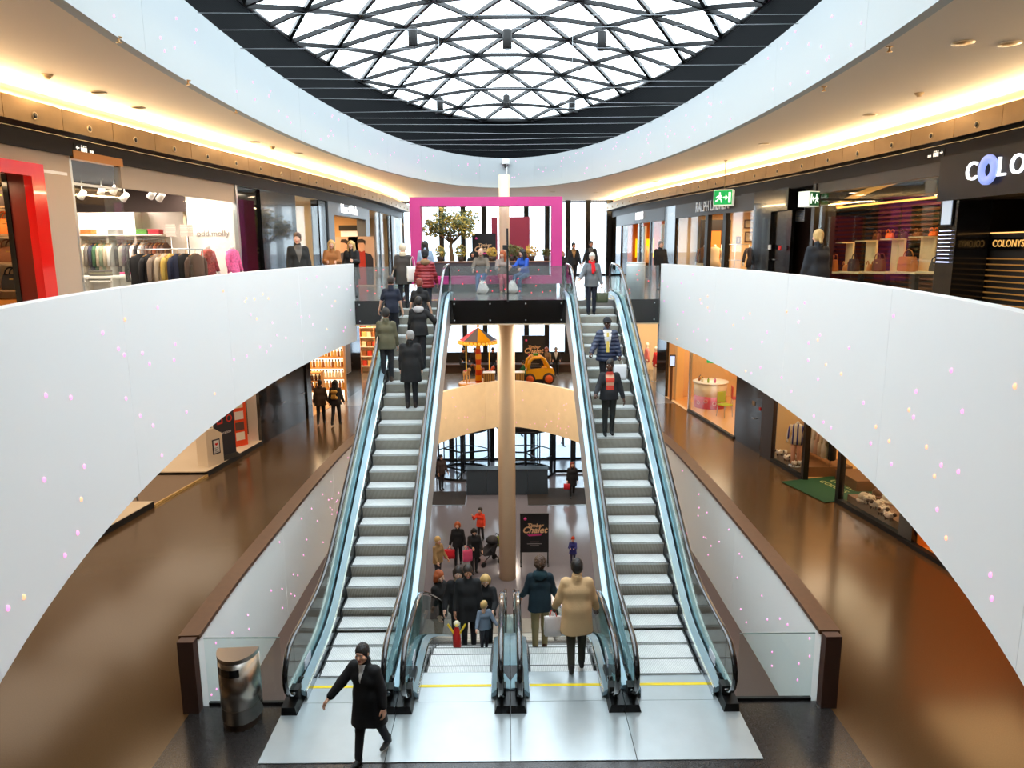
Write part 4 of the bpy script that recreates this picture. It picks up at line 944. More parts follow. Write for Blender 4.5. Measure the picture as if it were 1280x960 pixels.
def handbag(label, loc, rz, w, h, d, mt, group=None, style=0):
    t = thing('handbag', label, 'handbag', loc, rz, group); m = MB()
    rings = [(.9, .95, 0), (1, 1, .06), (1.0, .9, .5), (.86, .6, .9), (.84, .35, 1.0)]; n = 16
    def sq(a, p=.45): c, s_ = math.cos(a), math.sin(a); return (math.copysign(abs(c) ** p, c), math.copysign(abs(s_) ** p, s_))
    V = []
    for a, b, z in rings:
        for j in range(n): u = sq(2 * math.pi * j / n); V.append((u[0] * w / 2 * a, u[1] * d / 2 * b, z * h))
    m.add(V, [(i * n + j, i * n + (j + 1) % n, (i + 1) * n + (j + 1) % n, (i + 1) * n + j) for i in range(len(rings) - 1) for j in range(n)] + [tuple(reversed(range(n))), tuple(range((len(rings) - 1) * n, len(rings) * n))], 0, True)
    obj('body', m, mt, t)
    for sy in ((-.06, .06) if style == 0 else (0,)):
        obj('handle', MB().tube([(w * .28 * math.cos(a), sy, h * .95 + (h * .5) * math.sin(a)) for a in [math.pi * k / 10 for k in range(11)]], .012, 6), mt, t)
    obj('clasp', MB().box((0, -d * .34, h * .68), (w * .16, .02, h * .1)), mat('clasp_gold', (200, 160, 90), .3, .9), t)
    if style == 1: obj('flap', MB().add([(-w * .42, -d * .24, h * .98), (w * .42, -d * .24, h * .98), (w * .4, -d * .52, h * .5), (-w * .4, -d * .52, h * .5)], [(0, 3, 2, 1)]), mt, t)
    return t
def folded(label, loc, rz, mts, w=.34, d=.26, n=4, group=None):
    t = thing('folded_stack', label, 'folded clothes', loc, rz, group)
    for k in range(n): obj('folded_garment', MB().rbox((0, 0, .02 + .042 * k), (w - .01 * (k % 2), d, .04), .02), mts[k % len(mts)], t)
    return t
def mannequin(label, loc, rz, top, bottom, sleeves=True, height=1.6, head=False):
    t = thing('mannequin', label, 'mannequin', loc, rz); s = height / 1.6; n = 14
    def loft(rings, mt, nm):
        m = MB(); V = [(x * s + a * s * math.cos(2 * math.pi * j / n), b * s * math.sin(2 * math.pi * j / n), z * s) for a, b, z, x in rings for j in range(n)]
        m.add(V, [(i * n + j, i * n + (j + 1) % n, (i + 1) * n + (j + 1) % n, (i + 1) * n + j) for i in range(len(rings) - 1) for j in range(n)] + [tuple(reversed(range(n))), tuple(range((len(rings) - 1) * n, len(rings) * n))], 0, True); obj(nm, m, mt, t)
    loft([(.05, .055, 1.40, 0), (.05, .05, 1.48, 0), (.03, .03, 1.50, 0)], skin_m, 'neck')
    loft([(.22, .13, .74, 0), (.19, .12, .95, 0), (.16, .105, 1.06, 0), (.19, .125, 1.25, 0), (.20, .09, 1.36, 0), (.09, .07, 1.42, 0)], top, 'top')
    for sx in (-1, 1):
        loft([(.065, .065, .06, sx * .09), (.075, .075, .45, sx * .09), (.095, .1, .80, sx * .085)], bottom, 'trouser_leg')
        obj('sleeve', MB().tube([(sx * .19 * s, 0, 1.36 * s), (sx * .25 * s, 0, 1.2 * s), (sx * .28 * s, -.03, 1.02 * s), (sx * .29 * s, -.06, .9 * s)], [.055 * s, .055 * s, .05 * s, .045 * s], 8), top if sleeves else skin_m, t)
        obj('hand', MB().ball((sx * .29 * s, -.07, .84 * s), .04 * s, 8, 0, 1.6), skin_m, t)
    if head: obj('head', MB().ball((0, 0, 1.58 * s), .09 * s, 12, 0, 1.25), skin_m, t)
    obj('base', MB().lathe([(.18, 0), (.18, .015)], n=18), steel, t)
    return t
def picture(label, loc, face, w, h, frame_m, inner):
    f = Vector(face).normalized(); rz = math.atan2(f.x, -f.y); t = thing('framed_picture', label, 'picture', loc, rz)
    obj('frame', MB().box((0, 0, h / 2), (w, .03, .04)).box((0, 0, -h / 2), (w, .03, .04)).box((-w / 2, 0, 0), (.04, .03, h + .04)).box((w / 2, 0, 0), (.04, .03, h + .04)), frame_m, t)
    obj('print', MB().box((0, .005, 0), (w - .04, .01, h - .04)), inner, t); return t
H0, H1 = 7.47, 7.90          # shop head and top of the header on the upper floor
# ================================================================== upper floor, clothes shop side
t = struct('wall_left', LU.run(LU.run(MB(), 11.98, 12.69, Z_UP, 7.9, 0, .25), 2.0, 11.98, 7.66, 7.9, 0, .25), taupe)
struct('wall_left', LU.run(LU.run(MB(), 14.02, 18.2, H0, 7.9, 0, .12), 2.0, 4.0, Z_UP, 7.66, 0, .2), taupe)
# red portal and handbag shop
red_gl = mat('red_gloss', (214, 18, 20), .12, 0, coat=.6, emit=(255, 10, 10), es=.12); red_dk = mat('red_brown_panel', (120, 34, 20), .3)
shopfront(LU, 'glossy red portal of the handbag shop, cut by the picture edge', 7.0, 11.98, [('portal_side', 11.70, 11.98, Z_UP, 7.66, -.07, .06, red_gl), ('portal_top', 5.0, 11.70, 7.46, 7.66, -.07, .06, red_gl), ('inner_jamb', 11.74, 11.98, Z_UP, 7.5, .06, .34, red_dk), ('black_post', 11.72, 11.98, Z_UP, 7.5, .34, .42, black_gloss)])
LU.room(5.0, 12.66, Z_UP, 7.55, 3.0, cream, cream, white_w)
bagc = [cloth('bag_brown', (110, 64, 34)), cloth('bag_orange', (216, 104, 32)), cloth('bag_dark', (52, 40, 36)), cloth('bag_black', (30, 28, 30))]
SX = -8.75
sh = thing('display_shelf', 'lit wall shelves with handbags inside the red portal', 'shelf', (SX, 12.35, Z_UP))
for z in (.75, 1.2, 1.65, 2.1): obj('shelf_board', MB().box((0, 0, z), (1.6, .4, .03)), mat('shelf_glass', (150, 120, 90), .2), sh)
obj('cabinet', MB().box((0, 0, .3), (1.6, .42, .6)), mat('shelf_honey', (206, 130, 50), .5), sh)
for r_, z in enumerate((.765, 1.215, 1.665, 2.115)):
    for k in range(3):
        c = [3, 2, 0][k] if r_ == 0 else [0, 2, 2][k] if r_ == 1 else [1, 0, 1][2 - k] if r_ == 2 else [2, 3, 2][k]
        handbag(f"{['brown', 'orange', 'dark brown', 'black'][c]} handbag on shelf row {NUM[r_]} from the bottom, {NUM[k]} from the red jamb", (SX + .52 - .5 * k, 12.33, Z_UP + z), 0, .38, .25, .18, bagc[c], 'handbags in the red portal shop', k % 2)
LU.light(11.5, 1.0, 7.4, 45, (255, 214, 164), .8, 1.5)
# clothes shop
shopfront(LU, 'wide glass front of the bright clothes shop with a bronze lintel', 12.69, 18.3, [('bronze_lintel', 12.72, 14.02, 7.84, 7.98, -.06, .1, mat('lintel_copper', (178, 120, 66), .3, .7)), ('pane', 12.72, 14.0, Z_UP, 7.83, .02, .035, shop_glass), ('pane', 16.1, 18.28, Z_UP, H0, .02, .035, shop_glass), ('slim_post', 12.69, 12.74, Z_UP, 7.9, 0, .08, steel), ('transom', 12.74, 14.0, 7.42, 7.46, 0, .06, steel), ('glass_fin', 14.0, 14.02, Z_UP, 7.42, 0, .35, shop_glass)])
LU.room(12.7, 19.75, Z_UP, 7.85, 5.2, white_w, white_w, mat('shop_ceiling_dark', (70, 60, 54), .7), None, .05)
xw = at(236, 300, Y=18.3).x
struct('wall_left', MB().box(((xw - 6.62) / 2, 18.34, (Z_UP + 7.85) / 2), (abs(xw + 6.62), .07, 7.85 - Z_UP)), white_w)
zb0 = at(170, 265, Y=18.2).z; struct('trim_4', MB().box(((xw - 12.2) / 2, 18.25, (zb0 + 7.85) / 2), (12.2 + xw, .12, 7.85 - zb0)), mat('bulkhead_brown', (60, 46, 42), .7))
for (px, py, lb) in ((103, 243, 'first from the taupe wall'), (127, 238, 'second'), (143, 237, 'third, tilted down'), (156, 246, 'fourth, lowest of the first cluster'), (190, 243, 'in the far cluster, near one'), (201, 246, 'in the far cluster, far one')):
    p = at(px, py, Y=16.6); t = thing('track_spotlight', 'white track spotlight in the clothes shop, ' + lb, 'spotlight', p, R(40 + len(lb)))
    obj('can', MB().lathe([(.03, .1), (.06, .09), (.075, -.1), (.06, -.1)], n=14, M=Matrix.Rotation(R(50), 4, 'X')), mat('can_white', (236, 232, 226), .4), t)
    obj('lens', MB().lathe([(.058, -.101), (.058, -.098)], n=12, M=Matrix.Rotation(R(50), 4, 'X')), emis('spot_lens_hot', (255, 244, 225), 6), t); obj('bracket', MB().tube([(0, 0, .05), (0, 0, 7.84 - p.z)], .012, 6), mat('can_white', (236, 232, 226), .4), t)
YS_ = 19.45
zs = at(150, 293, Y=YS_).z; xa, xb = at(90, 293, Y=YS_).x, at(207, 293, Y=YS_).x
t = thing('wall_shelf', 'long white shelf with hanging rail along the clothes shop far wall', 'shelf', ((xa + xb) / 2, YS_, Z_UP)); wl_ = xb - xa
obj('board', MB().box((0, 0, zs - Z_UP - .02), (wl_, .5, .04)), white_w, t); obj('rail', MB().tube([(-wl_ / 2, -.05, zs - Z_UP - .13), (wl_ / 2, -.05, zs - Z_UP - .13)], .014, 8), steel, t)
for px in (101, 136, 171): obj('upright', MB().box((at(px, 293, Y=YS_).x - t.location.x, .1, 1.25), (.06, .4, 2.5)), white_w, t)
obj('low_board', MB().box((-wl_ * .3, 0, zs - Z_UP - 1.2), (wl_ * .4, .5, .04)), white_w, t)
for px, col, nm in ((111, (208, 120, 60), 'orange'), (145, (140, 136, 134), 'grey'), (180, (96, 150, 70), 'green'), (195, (206, 70, 84), 'red')):
    p = at(px, 290, Y=YS_); folded(f'{nm} stack of folded tops on the long white shelf', (p.x, YS_ - .02, zs + .001), 0, [cloth('fold_' + nm, col)], .3, .26, 3)
for px, w in ((213, .24), (233, .3)):
    p = at(px, 288, Y=18.0); t2 = thing('notice_card', f'small grey notice board {"nearer to" if w < .28 else "beyond"} the clothes rail in the bright shop', 'notice', p, 0); obj('card', MB().box((0, 0, 0), (w, .02, .28)), mat('card_grey', (176, 158, 150), .6, stripe=(2, .05, (196, 180, 170), .5)), t2); obj('stand', MB().tube([(0, 0, -.14), (0, 0, Z_UP + .01 - p.z)], .01, 6), steel, t2)
cols = [('cream', (226, 214, 196)), ('grey', (128, 122, 118)), ('navy', (54, 58, 84)), ('green', (78, 116, 84)), ('beige', (206, 190, 164)), ('sage', (150, 164, 140)), ('white', (240, 236, 232)), ('charcoal', (70, 68, 70)), ('stone', (176, 168, 158)), ('slate', (92, 96, 100)), ('black', (34, 32, 34)), ('ivory', (234, 226, 210)), ('umber', (98, 72, 60)), ('rust', (140, 78, 50)), ('brown', (84, 58, 46))]
px = 103.0; k = 0; order = [0, 1, 2, 3, 4, 5, 4, 6, None, 7, 8, 9, 7, 6, 10, 11, 1, 12, 12, 13, 14, 12]
for i in order:
    px += 4.7
    if i is None: continue
    p = at(px, 300, Y=YS_ - .05); nm, c = cols[i]
    garment(f'{nm} garment on the clothes shop back rail, {NUM[k]} from the taupe wall end', (p.x, p.y, zs - .215), R(86 + (k % 5)), .38, [.75, .85, .7, .8][k % 4], cloth(nm, c), 'garments on the clothes shop back rail', .055 + .008 * (k % 3)); k += 1
t = thing('clothes_rack', 'chrome clothes rack in the middle of the bright clothes shop', 'clothes rack', (at(213, 312, Y=16.4).x, 16.4, Z_UP), R(12))
obj('rail', MB().tube([(-.68, 0, 1.42), (.68, 0, 1.42)], .015, 8), steel, t)
for sx in (-.66, .66): obj('upright', MB().tube([(sx, 0, 0.03), (sx, 0, 1.42)], .014, 8), steel, t); obj('foot', MB().box((sx, 0, .02), (.05, .5, .03)), steel, t)
Mr = Matrix.Translation(t.location) @ Matrix.Rotation(R(12), 4, 'Z')
for k, (nm, c, x, h, w) in enumerate((('black', (22, 21, 22), -.8, 1.0, .52), ('black', (26, 24, 26), -.52, .95, .46), ('taupe', (150, 132, 116), -.3, .95, .44), ('beige', (190, 172, 146), -.1, .9, .44), ('yellow', (206, 172, 84), .08, .95, .44), ('navy', (40, 44, 66), .26, .85, .42), ('furry black', (20, 19, 20), .48, .95, .54), ('brown', (92, 70, 56), .76, .75, .44))):
    p = Mr @ Vector((x * .74 - .03, -.02 * k, 1.33)); garment(f'{nm} garment on the chrome clothes rack, {NUM[k]} from the taupe wall end', p, R(24 if k in (0, 6) else 62), w * .92, h, cloth('rack_' + nm.replace(' ', '_') + str(k), c), 'garments on the chrome rack', .12)
p = at(262, 340, Y=17.3); mannequin('headless mannequin in a red patterned tunic and jeans', (p.x, p.y, Z_UP), LU.rz(p.y), mat('tunic_red', (176, 74, 70), .8, noise=(28, .7)), cloth('jeans', (62, 72, 104)))
p = at(292, 335, Y=17.75); mannequin('headless mannequin in a pink blouse and pale trousers', (p.x, p.y, Z_UP), LU.rz(p.y), mat('blouse_pink', (236, 106, 160), .8, noise=(20, .35)), cloth('pale_trouser', (226, 206, 180)))
p = at(266, 292, Y=18.29); o = text('shop_lettering', 'odd.molly', p, .2, mat('letter_grey', (150, 140, 136), .5), None, (0, -1, 0), .01); props(o, 'thin grey lettering on the white wall above the mannequins', 'lettering')
t = thing('display_table', 'low white table with folded clothes inside the clothes shop', 'table', (at(140, 330, Y=17.2).x, 17.2, Z_UP), 0); obj('table_top', MB().box((0, 0, .8), (1.7, .8, .05)), white_w, t)
for sx in (-.8, .8):
    for sy in (-.35, .35): obj('leg', MB().box((sx, sy, .39), (.05, .05, .77)), white_w, t)
p = at(126, 340, Y=17.2); folded('dark stack of folded clothes on the low white table', (p.x, 17.2, Z_UP + .826), 0, [cloth('fold_dark', (80, 74, 70)), cloth('fold_olive', (120, 116, 90))], .4, .3, 3)
folded('pink and white folded clothes on the low white table', (p.x + .7, 17.2, Z_UP + .826), 0, [cloth('fold_white', (240, 236, 230)), cloth('fold_pink', (226, 80, 140))], .4, .3, 2)
LU.light(15.6, 2.2, 7.75, 110, (255, 240, 222), 2.2, 3); LU.light(17.2, .7, 7.75, 60, (255, 240, 222), 1.0, 1.6); area('shop_light', (-10.2, 18.9, 7.75), .6, 60, (255, 240, 222), sy=.6)
# glass corner, black pier, display window, pier
shopfront(LU, 'glass corner and tall glossy black pier between clothes shop and display window', 18.3, 24.4, [('corner_post', 18.28, 18.36, Z_UP, 7.9, 0, .1, steel), ('pane', 18.36, 19.5, Z_UP, 7.88, .02, .035, shop_glass), ('pier', 19.5, 21.75, Z_UP, 7.9, -.04, .4, black_pier), ('pane', 21.75, 23.7, Z_UP, 7.88, .02, .035, shop_glass), ('black_post', 23.7, 24.4, Z_UP, 7.9, 0, .25, black_pier)])
LU.room(18.42, 19.55, Z_UP, 7.88, 1.3, cream, black_pier, white_w); LU.room(21.7, 24.4, Z_UP, 7.88, 2.5, cream, cream, white_w); LU.light(22.8, 1.2, 7.8, 40, (255, 226, 190), .6, 1.4); LU.light(18.9, .8, 7.8, 14, (255, 230, 200), .4, .8)
t = thing('display_column', 'dark display column with a lit yellow panel behind the window by the black pier', 'display', (LU.X(22.9, 1.0), 22.9, Z_UP), LU.rz(22.9)); obj('column', MB().box((0, 0, 1.45), (.3, .3, 2.9)), black_matt, t); obj('lit_panel', MB().box((.5, .2, 1.2), (.45, .05, 1.9)), emis('lit_yellow', (255, 226, 170), 1.1), t); obj('yellow_panel', MB().box((.1, -.17, 1.0), (.26, .03, 1.2)), mat('panel_olive', (170, 140, 70), .5), t)
# grey portal shop with white lettering
shopfront(LU, 'blue grey portal of the menswear shop with white lettering', 24.4, 29.5, [('portal_header', 24.4, 29.5, H0, 7.9, -.05, .3, grey_portal), ('portal_side', 24.4, 24.95, Z_UP, H0, -.05, .3, grey_portal), ('portal_side', 28.9, 29.5, Z_UP, H0, -.05, .3, grey_portal)])
p = LU.P(437, 259.5, -.08); o = text('shop_lettering', "Marc O'Polo", (p.x, p.y, 7.70), .42, emis('letter_white', (255, 255, 255), .95), None, LU.face(26.9), .03, bold=.004, width=1.0); props(o, 'bright white lettering on the blue grey shop portal', 'lettering')
LU.room(24.45, 29.45, Z_UP, 7.85, 3.0, honey, honey, cream); LU.light(26.8, 1.4, 7.75, 100, (255, 214, 160), 1.5, 3)
t = thing('shop_cabinet', 'black framed niche high in the menswear shop', 'cabinet', (at(440, 285, Y=29.0).x - .1, 29.1, Z_UP + 1.45), 0); obj('frame', MB().box((.1, 0, .78), (1.0, .3, .2)).box((.46, 0, .3), (.3, .3, .8)), black_matt, t); obj('lit_back', MB().box((-.06, .12, .42), (.66, .04, .5)), emis('lit_cream', (255, 226, 190), .7), t)
for px, lb, jc, sc in ((432, 'poster cutout of a dark haired man looking aside in a grey jacket', (84, 80, 90), None), (452, 'poster cutout of a dark haired man in a red sweater and navy jacket', (34, 36, 50), (176, 44, 30))):
    p = at(px, 315, Y=28.75); rz = 0.0; t = thing('poster_figure', lb, 'poster', (p.x, p.y, Z_UP), rz)
    obj('backing', MB().box((0, .02, .95), (1.0, .03, 1.9)), mat('poster_tan', (206, 176, 150), .6), t)
    fl = lambda poly, y: MB().extr(poly, Matrix.Translation((0, y, 0)) @ Matrix.Rotation(R(90), 4, 'X'), .004)
    obj('jacket_print', fl([(-.42, .05), (.42, .05), (.44, 1.05), (.36, 1.22), (.1, 1.3), (-.1, 1.3), (-.36, 1.22), (-.44, 1.05)], .001), mat('print_' + str(px), jc, .6), t)
    if sc: obj('sweater_print', fl([(-.16, .05), (.16, .05), (.13, 1.36), (-.13, 1.36)], -.004), mat('print_red', sc, .6), t)
    obj('face_print', fl([(.14 * math.cos(a) + (0 if sc else -.05), 1.52 + .2 * math.sin(a)) for a in [2 * math.pi * k / 18 for k in range(18)]], -.008), mat('print_skin', (216, 170, 140), .6), t)
    obj('hair_print', fl([(-.15, 1.58), (-.1, 1.66), (.1, 1.66), (.15, 1.58), (.17, 1.74), (.05, 1.81), (-.1, 1.8), (-.17, 1.72)] if sc else [(-.02, 1.66), (.08, 1.6), (.06, 1.44), (.13, 1.4), (.14, 1.7), (.04, 1.8), (-.14, 1.8), (-.19, 1.68)], -.012), mat('print_hair', (44, 34, 30), .6), t)
# far glass windows next to the facade
shopfront(LU, 'pale glass display windows next to the far facade, brown lamp inside', 29.5, 38.2, [('pane', 29.55, 31.7, Z_UP, 7.88, .02, .035, shop_glass), ('post', 31.7, 31.9, Z_UP, 7.9, 0, .1, post_m), ('pane', 31.9, 34.6, Z_UP, 7.88, .02, .035, shop_glass), ('post', 34.6, 35.2, Z_UP, 7.9, -.02, .2, post_m), ('pane', 35.2, 38.2, Z_UP, 7.88, .02, .035, shop_glass)])
LU.room(29.5, 38.2, Z_UP, 7.88, 2.0, honey, cream, white_w); LU.light(32.5, 1.0, 7.8, 60, (255, 220, 170), .8, 3)
t = thing('display_column', 'tan display column inside the pale glass window next to the facade', 'display', (LU.X(31.2, .9), 31.2, Z_UP), LU.rz(31)); obj('column', MB().box((0, 0, 1.5), (.5, .3, 3.0)), mat('column_tan', (190, 144, 90), .5), t); obj('plinth', MB().box((0, -.3, .4), (1.2, .6, .8)), cream, t)
folded('pink folded clothes on the plinth of the pale glass window', (LU.X(31.0, .5), 31.0, Z_UP + .81), LU.rz(31), [cloth('fold_pink', (226, 80, 140)), cloth('fold_white', (240, 236, 230))], .4, .3, 4)
# pictogram sign strip
def wc_sign(s, px, py, lb, arrow):
    p = s.P(px, py, -.06); p = Vector((s.X(p.y, .36 - .45 + .45 - .42), p.y, 8.03)); t = thing('pictogram_sign', lb, 'sign', p, s.rz(p.y)); t.scale = (.6, 1, .6); sw = mat('sign_print', (250, 240, 225), .5, 0, (255, 245, 230), .8); M = Matrix.Rotation(R(90), 4, 'X')
    obj('plate', MB().box((0, .012, 0), (1.0, .02, .24)), bronze_dark, t)
    def ex(nm, poly): obj(nm, MB().extr(poly, M, .006), sw, t)
    sx = -1 if arrow < 0 else 1
    ex('arrow', [(sx * .42, .02)[::1] if 0 else (sx * .44, 0), (sx * .38, .05), (sx * .38, .015), (sx * .30, .015), (sx * .30, -.015), (sx * .38, -.015), (sx * .38, -.05)][::(1 if sx < 0 else -1)])
    for k in range(3):
        x = (-.2 + .09 * k) * (1 if sx < 0 else -1); ex('figure', [(x - .03, -.09), (x + .03, -.09), (x + .035, .03), (x - .035, .03)]); ex('figure_head', [(x + .022 * math.cos(a), .065 + .022 * math.sin(a)) for a in [2 * math.pi * j / 8 for j in range(8)]])
    for k in range(2): x = (.16 + .09 * k) * (1 if sx < 0 else -1); ex('symbol', [(x - .03, -.08), (x + .03, -.08), (x + .03, -.01), (x - .03, -.01)])
wc_sign(LU, 107, 177, 'small white wash room pictograms on the dark strip over the clothes shop', -1); wc_sign(RU, 1168, 185, 'small white wash room pictograms on the dark strip over the handbag shop', 1)
# ================================================================== upper floor, handbag shop side
hdr = mat('header_grey', (52, 54, 60), .4, .1)
# far shop with orange interior
shopfront(RU, 'far shop with dark header and orange lit windows beside the facade', 28.8, 38.2, [('header', 28.8, 36.8, 7.38, 7.9, -.05, .2, hdr), ('end_pier', 35.7, 36.9, Z_UP, 7.38, -.03, .3, black_pier), ('pane', 28.85, 30.5, Z_UP, 7.38, .02, .035, shop_glass), ('post', 30.45, 30.6, Z_UP, 7.38, 0, .1, post_m), ('pane', 30.6, 31.8, Z_UP, 7.38, .02, .035, shop_glass), ('post', 31.8, 31.95, Z_UP, 7.38, 0, .1, post_m), ('pane', 31.95, 35.7, Z_UP, 7.38, .02, .035, shop_glass), ('corner_glass', 36.9, 38.2, Z_UP, 7.9, .02, .035, shop_glass)])
p = RU.P(799, 271, -.07); o = text('shop_lettering', 'NEWS', (p.x, p.y, 7.66), .42, emis('letter_white', (255, 255, 255), .95), None, RU.face(32), .03, bold=.01); props(o, 'small white lettering on the far dark shop header', 'lettering')
RU.room(28.8, 36.8, Z_UP, 7.6, 2.6, orange_wall, orange_wall, cream); RU.light(32, 1.2, 7.5, 100, (255, 190, 110), 1.2, 4)
for y, lb in ((29.9, 'white display panel behind the far shop window, near one'), (33.6, 'white display panel behind the far shop window, far one')):
    t = thing('window_display', lb, 'display', (RU.X(y, .5), y, Z_UP), RU.rz(y)); obj('panel', MB().box((0, 0, 1.2), (1.5, .06, 2.3)), white_w, t); obj('foot', MB().box((0, 0, .02), (1.5, .4, .04)), steel, t)
t = thing('lit_panel', 'bright yellow lit panel inside the far shop', 'display', (at(806, 300, Y=36.3).x, 36.3, Z_UP), 0); obj('panel', MB().box((0, 0, 1.4), (.9, .06, .9)), emis('lit_orange', (255, 200, 20), 1.2), t); obj('foot', MB().box((0, 0, .47), (.1, .06, .94)), steel, t)
for y, lb, c in ((33.8, 'mannequin in a white furry coat in the far shop', (236, 228, 214)), (31.0, 'mannequin in a red brown jacket in the far shop', (140, 70, 50))): mannequin(lb, (RU.X(y, .8), y, Z_UP), RU.rz(y), cloth('mq_' + str(c[0]), c), cloth('mq_dark', (50, 46, 44)), head=False)
struct('wall_right', RU.run(MB(), 27.7, 28.8, Z_UP, 7.9, -.04, .4), black_pier)
# tailored clothing shop
shopfront(RU, 'dark header and three honey lit windows of the tailored clothing shop', 21.9, 27.7, [('header', 21.9, 27.7, 7.40, 7.9, -.05, .2, hdr), ('pane', 21.95, 23.75, Z_UP, 7.4, .02, .035, shop_glass), ('post', 23.72, 23.92, Z_UP, 7.4, -.02, .12, post_m), ('post', 25.0, 25.2, Z_UP, 7.4, -.02, .12, post_m), ('pane', 25.2, 27.65, Z_UP, 7.4, .02, .035, shop_glass)])
p = RU.P(884, 258, -.07); o = text('shop_lettering', 'RALPH LAUREN', (p.x, p.y - .55, 7.66), .46, mat('letter_silver', (190, 194, 200), .3, .7), None, RU.face(25), .03, width=.75, bold=.004); props(o, 'silver capital lettering on the dark header, half behind the exit sign', 'lettering')
RU.room(21.9, 27.7, Z_UP, 7.6, 3.0, honey, honey, cream); RU.light(24.8, 1.4, 7.5, 140, (255, 224, 184), 1.5, 4)
t = thing('lit_panel', 'honey wood cupboard panel deep in the tailored clothing shop', 'panel', (at(894, 300, Y=27.4).x, 27.35, Z_UP), 0); obj('panel', MB().box((0, 0, 1.0), (.36, .06, 2.0)), orange_wall, t); obj('dark_surround', MB().box((0, .05, 1.2), (1.1, .06, 2.4)), brown_panel, t)
fm = mat('picture_frame', (90, 56, 34), .4)
for px, py, w, h, lb in ((937, 280, .36, .28, 'upper framed picture on the honey wall'), (937, 296, .32, .34, 'lower framed picture on the honey wall'), (923, 300, .12, .22, 'small framed picture at the edge of the honey wall')):
    p = at(px, py, Y=27.62); picture(lb, p, (0, -1, 0), w, h, fm, mat('print_grey', (168, 150, 122), .6, noise=(8, .4)))
t = thing('clothes_rail', 'slim metal clothes rail in the tailored clothing shop', 'clothes rail', (at(918, 330, Y=26.4).x, 26.4, Z_UP), 0)
obj('rail', MB().tube([(-.5, 0, 1.5), (.5, 0, 1.5)], .015, 6).tube([(-.5, 0, .95), (.5, 0, .95)], .012, 6), steel, t)
for sx in (-.5, 0, .5): obj('upright', MB().tube([(sx, 0, 0), (sx, 0, 1.5)], .015, 6), steel, t)
for px, y, lb, c in ((881, 26.9, 'mannequin in a brown jacket behind the honey lit window', (112, 72, 44)), (893, 25.9, 'mannequin in a cream jacket behind the honey lit window', (226, 196, 150)), (941, 24.6, 'mannequin in a dark striped jacket beside the black pier', (52, 42, 46))): mannequin(lb, (at(px, 320, Y=y).x, y, Z_UP), R(-20), cloth('mq2_' + str(c[0]), c), cloth('mq_dark', (50, 46, 44)))
handbag('dark travel bag on the floor of the honey lit window', (RU.X(26.4, .7), 26.4, Z_UP + .85), RU.rz(26.4), .5, .34, .3, bagc[3]); t = thing('plinth', 'cream plinth under the travel bag in the honey lit window', 'plinth', (RU.X(26.4, .7), 26.4, Z_UP)); obj('body', MB().box((0, 0, .42), (.7, .7, .84)), cream, t)
handbag('brown bag on the low shelf beside the framed pictures', (RU.X(23.0, 1.0), 23.0, Z_UP + .81), RU.rz(23), .44, .3, .26, bagc[0]); t = thing('display_table', 'dark wooden table in the tailored clothing shop', 'table', (RU.X(23.0, 1.0), 23.0, Z_UP), RU.rz(23)); obj('table_top', MB().box((0, 0, .77), (1.0, .6, .06)), wood_dark, t)
for sx in (-.42, .42):
    for sy in (-.24, .24): obj('leg', MB().box((sx, sy, .37), (.06, .06, .74)), wood_dark, t)
# black pier with door, brown recess
struct('wall_right', RU.run(RU.run(MB(), 20.9, 21.9, Z_UP, 7.9, -.05, .4), 20.05, 20.9, 7.3, 7.9, -.05, .4), black_pier)
t = thing('service_door', 'black service door with a steel lever in the upper black pier', 'door', (RU.X(20.45), 20.45, Z_UP), RU.rz(20.45)); obj('leaf', MB().box((0, .1, 1.18), (.95, .1, 2.36)), mat('door_black', (10, 10, 11), .2, coat=.3), t); obj('lever', MB().tube([(-.34, .04, 1.05), (-.34, 0, 1.05), (-.2, 0, 1.05)], .012, 6), steel, t)
for py, lb, mt_, px in ((309, 'small white switch box on the upper black pier', mat('switch_white', (230, 228, 222), .4), 962), (310, 'small red alarm button on the upper black pier', mat('alarm_red', (220, 30, 30), .4), 975)):
    p = RU.P(px, py, -.06); t = thing('wall_switch', lb, 'switch', p, RU.rz(p.y)); obj('box', MB().rbox((0, 0, 0), (.12, .04, .13), .012), mt_, t); obj('button', MB().lathe([(.025, 0), (.02, .012)], (0, -.02, 0), 10, M=Matrix.Rotation(R(90), 4, 'X')), mt_, t)
struct('wall_right', RU.run(RU.run(MB(), 18.86, 21.9, Z_UP, 7.9, .44, .54), 18.75, 18.9, Z_UP, 7.9, -.05, .5), brown_panel)
p = RU.P(1000, 267, .42); t = thing('notice_plate', 'pale notice plate on the brown recess wall', 'notice', p, RU.rz(p.y)); obj('plate', MB().box((0, 0, 0), (.42, .02, .42)), mat('notice_white', (222, 228, 232), .5, stripe=(2, .04, (150, 165, 200), .4)), t)
# handbag shop: dark louvre wall, arched header, lit display boxes
shopfront(RU, 'dark handbag shop window with louvre back wall and lit boxes', 13.75, 18.86, [('header', 13.75, 18.86, 7.62, 7.9, -.02, .2, brown_panel), ('pane', 13.8, 15.3, Z_UP, 7.62, .02, .035, shop_glass), ('pane', 15.31, 16.9, Z_UP, 7.62, .02, .035, shop_glass), ('pane', 16.91, 18.8, Z_UP, 7.62, .02, .035, shop_glass), ('sill', 13.75, 18.86, Z_UP, Z_UP + .1, 0, .2, black_gloss)])
RU.room(13.6, 21.5, Z_UP, 7.85, 2.2, mat('louvre_back', (20, 14, 12), .6), brown_panel, black_matt)
lv = mat('louvre_brown', (120, 80, 58), .25, .3)
t = thing('louvre_wall', 'dark brown louvre wall behind the lit handbag boxes', 'louvre wall', (RU.X(16.2, 2.6), 16.2, Z_UP)); L = Vector(t.location)
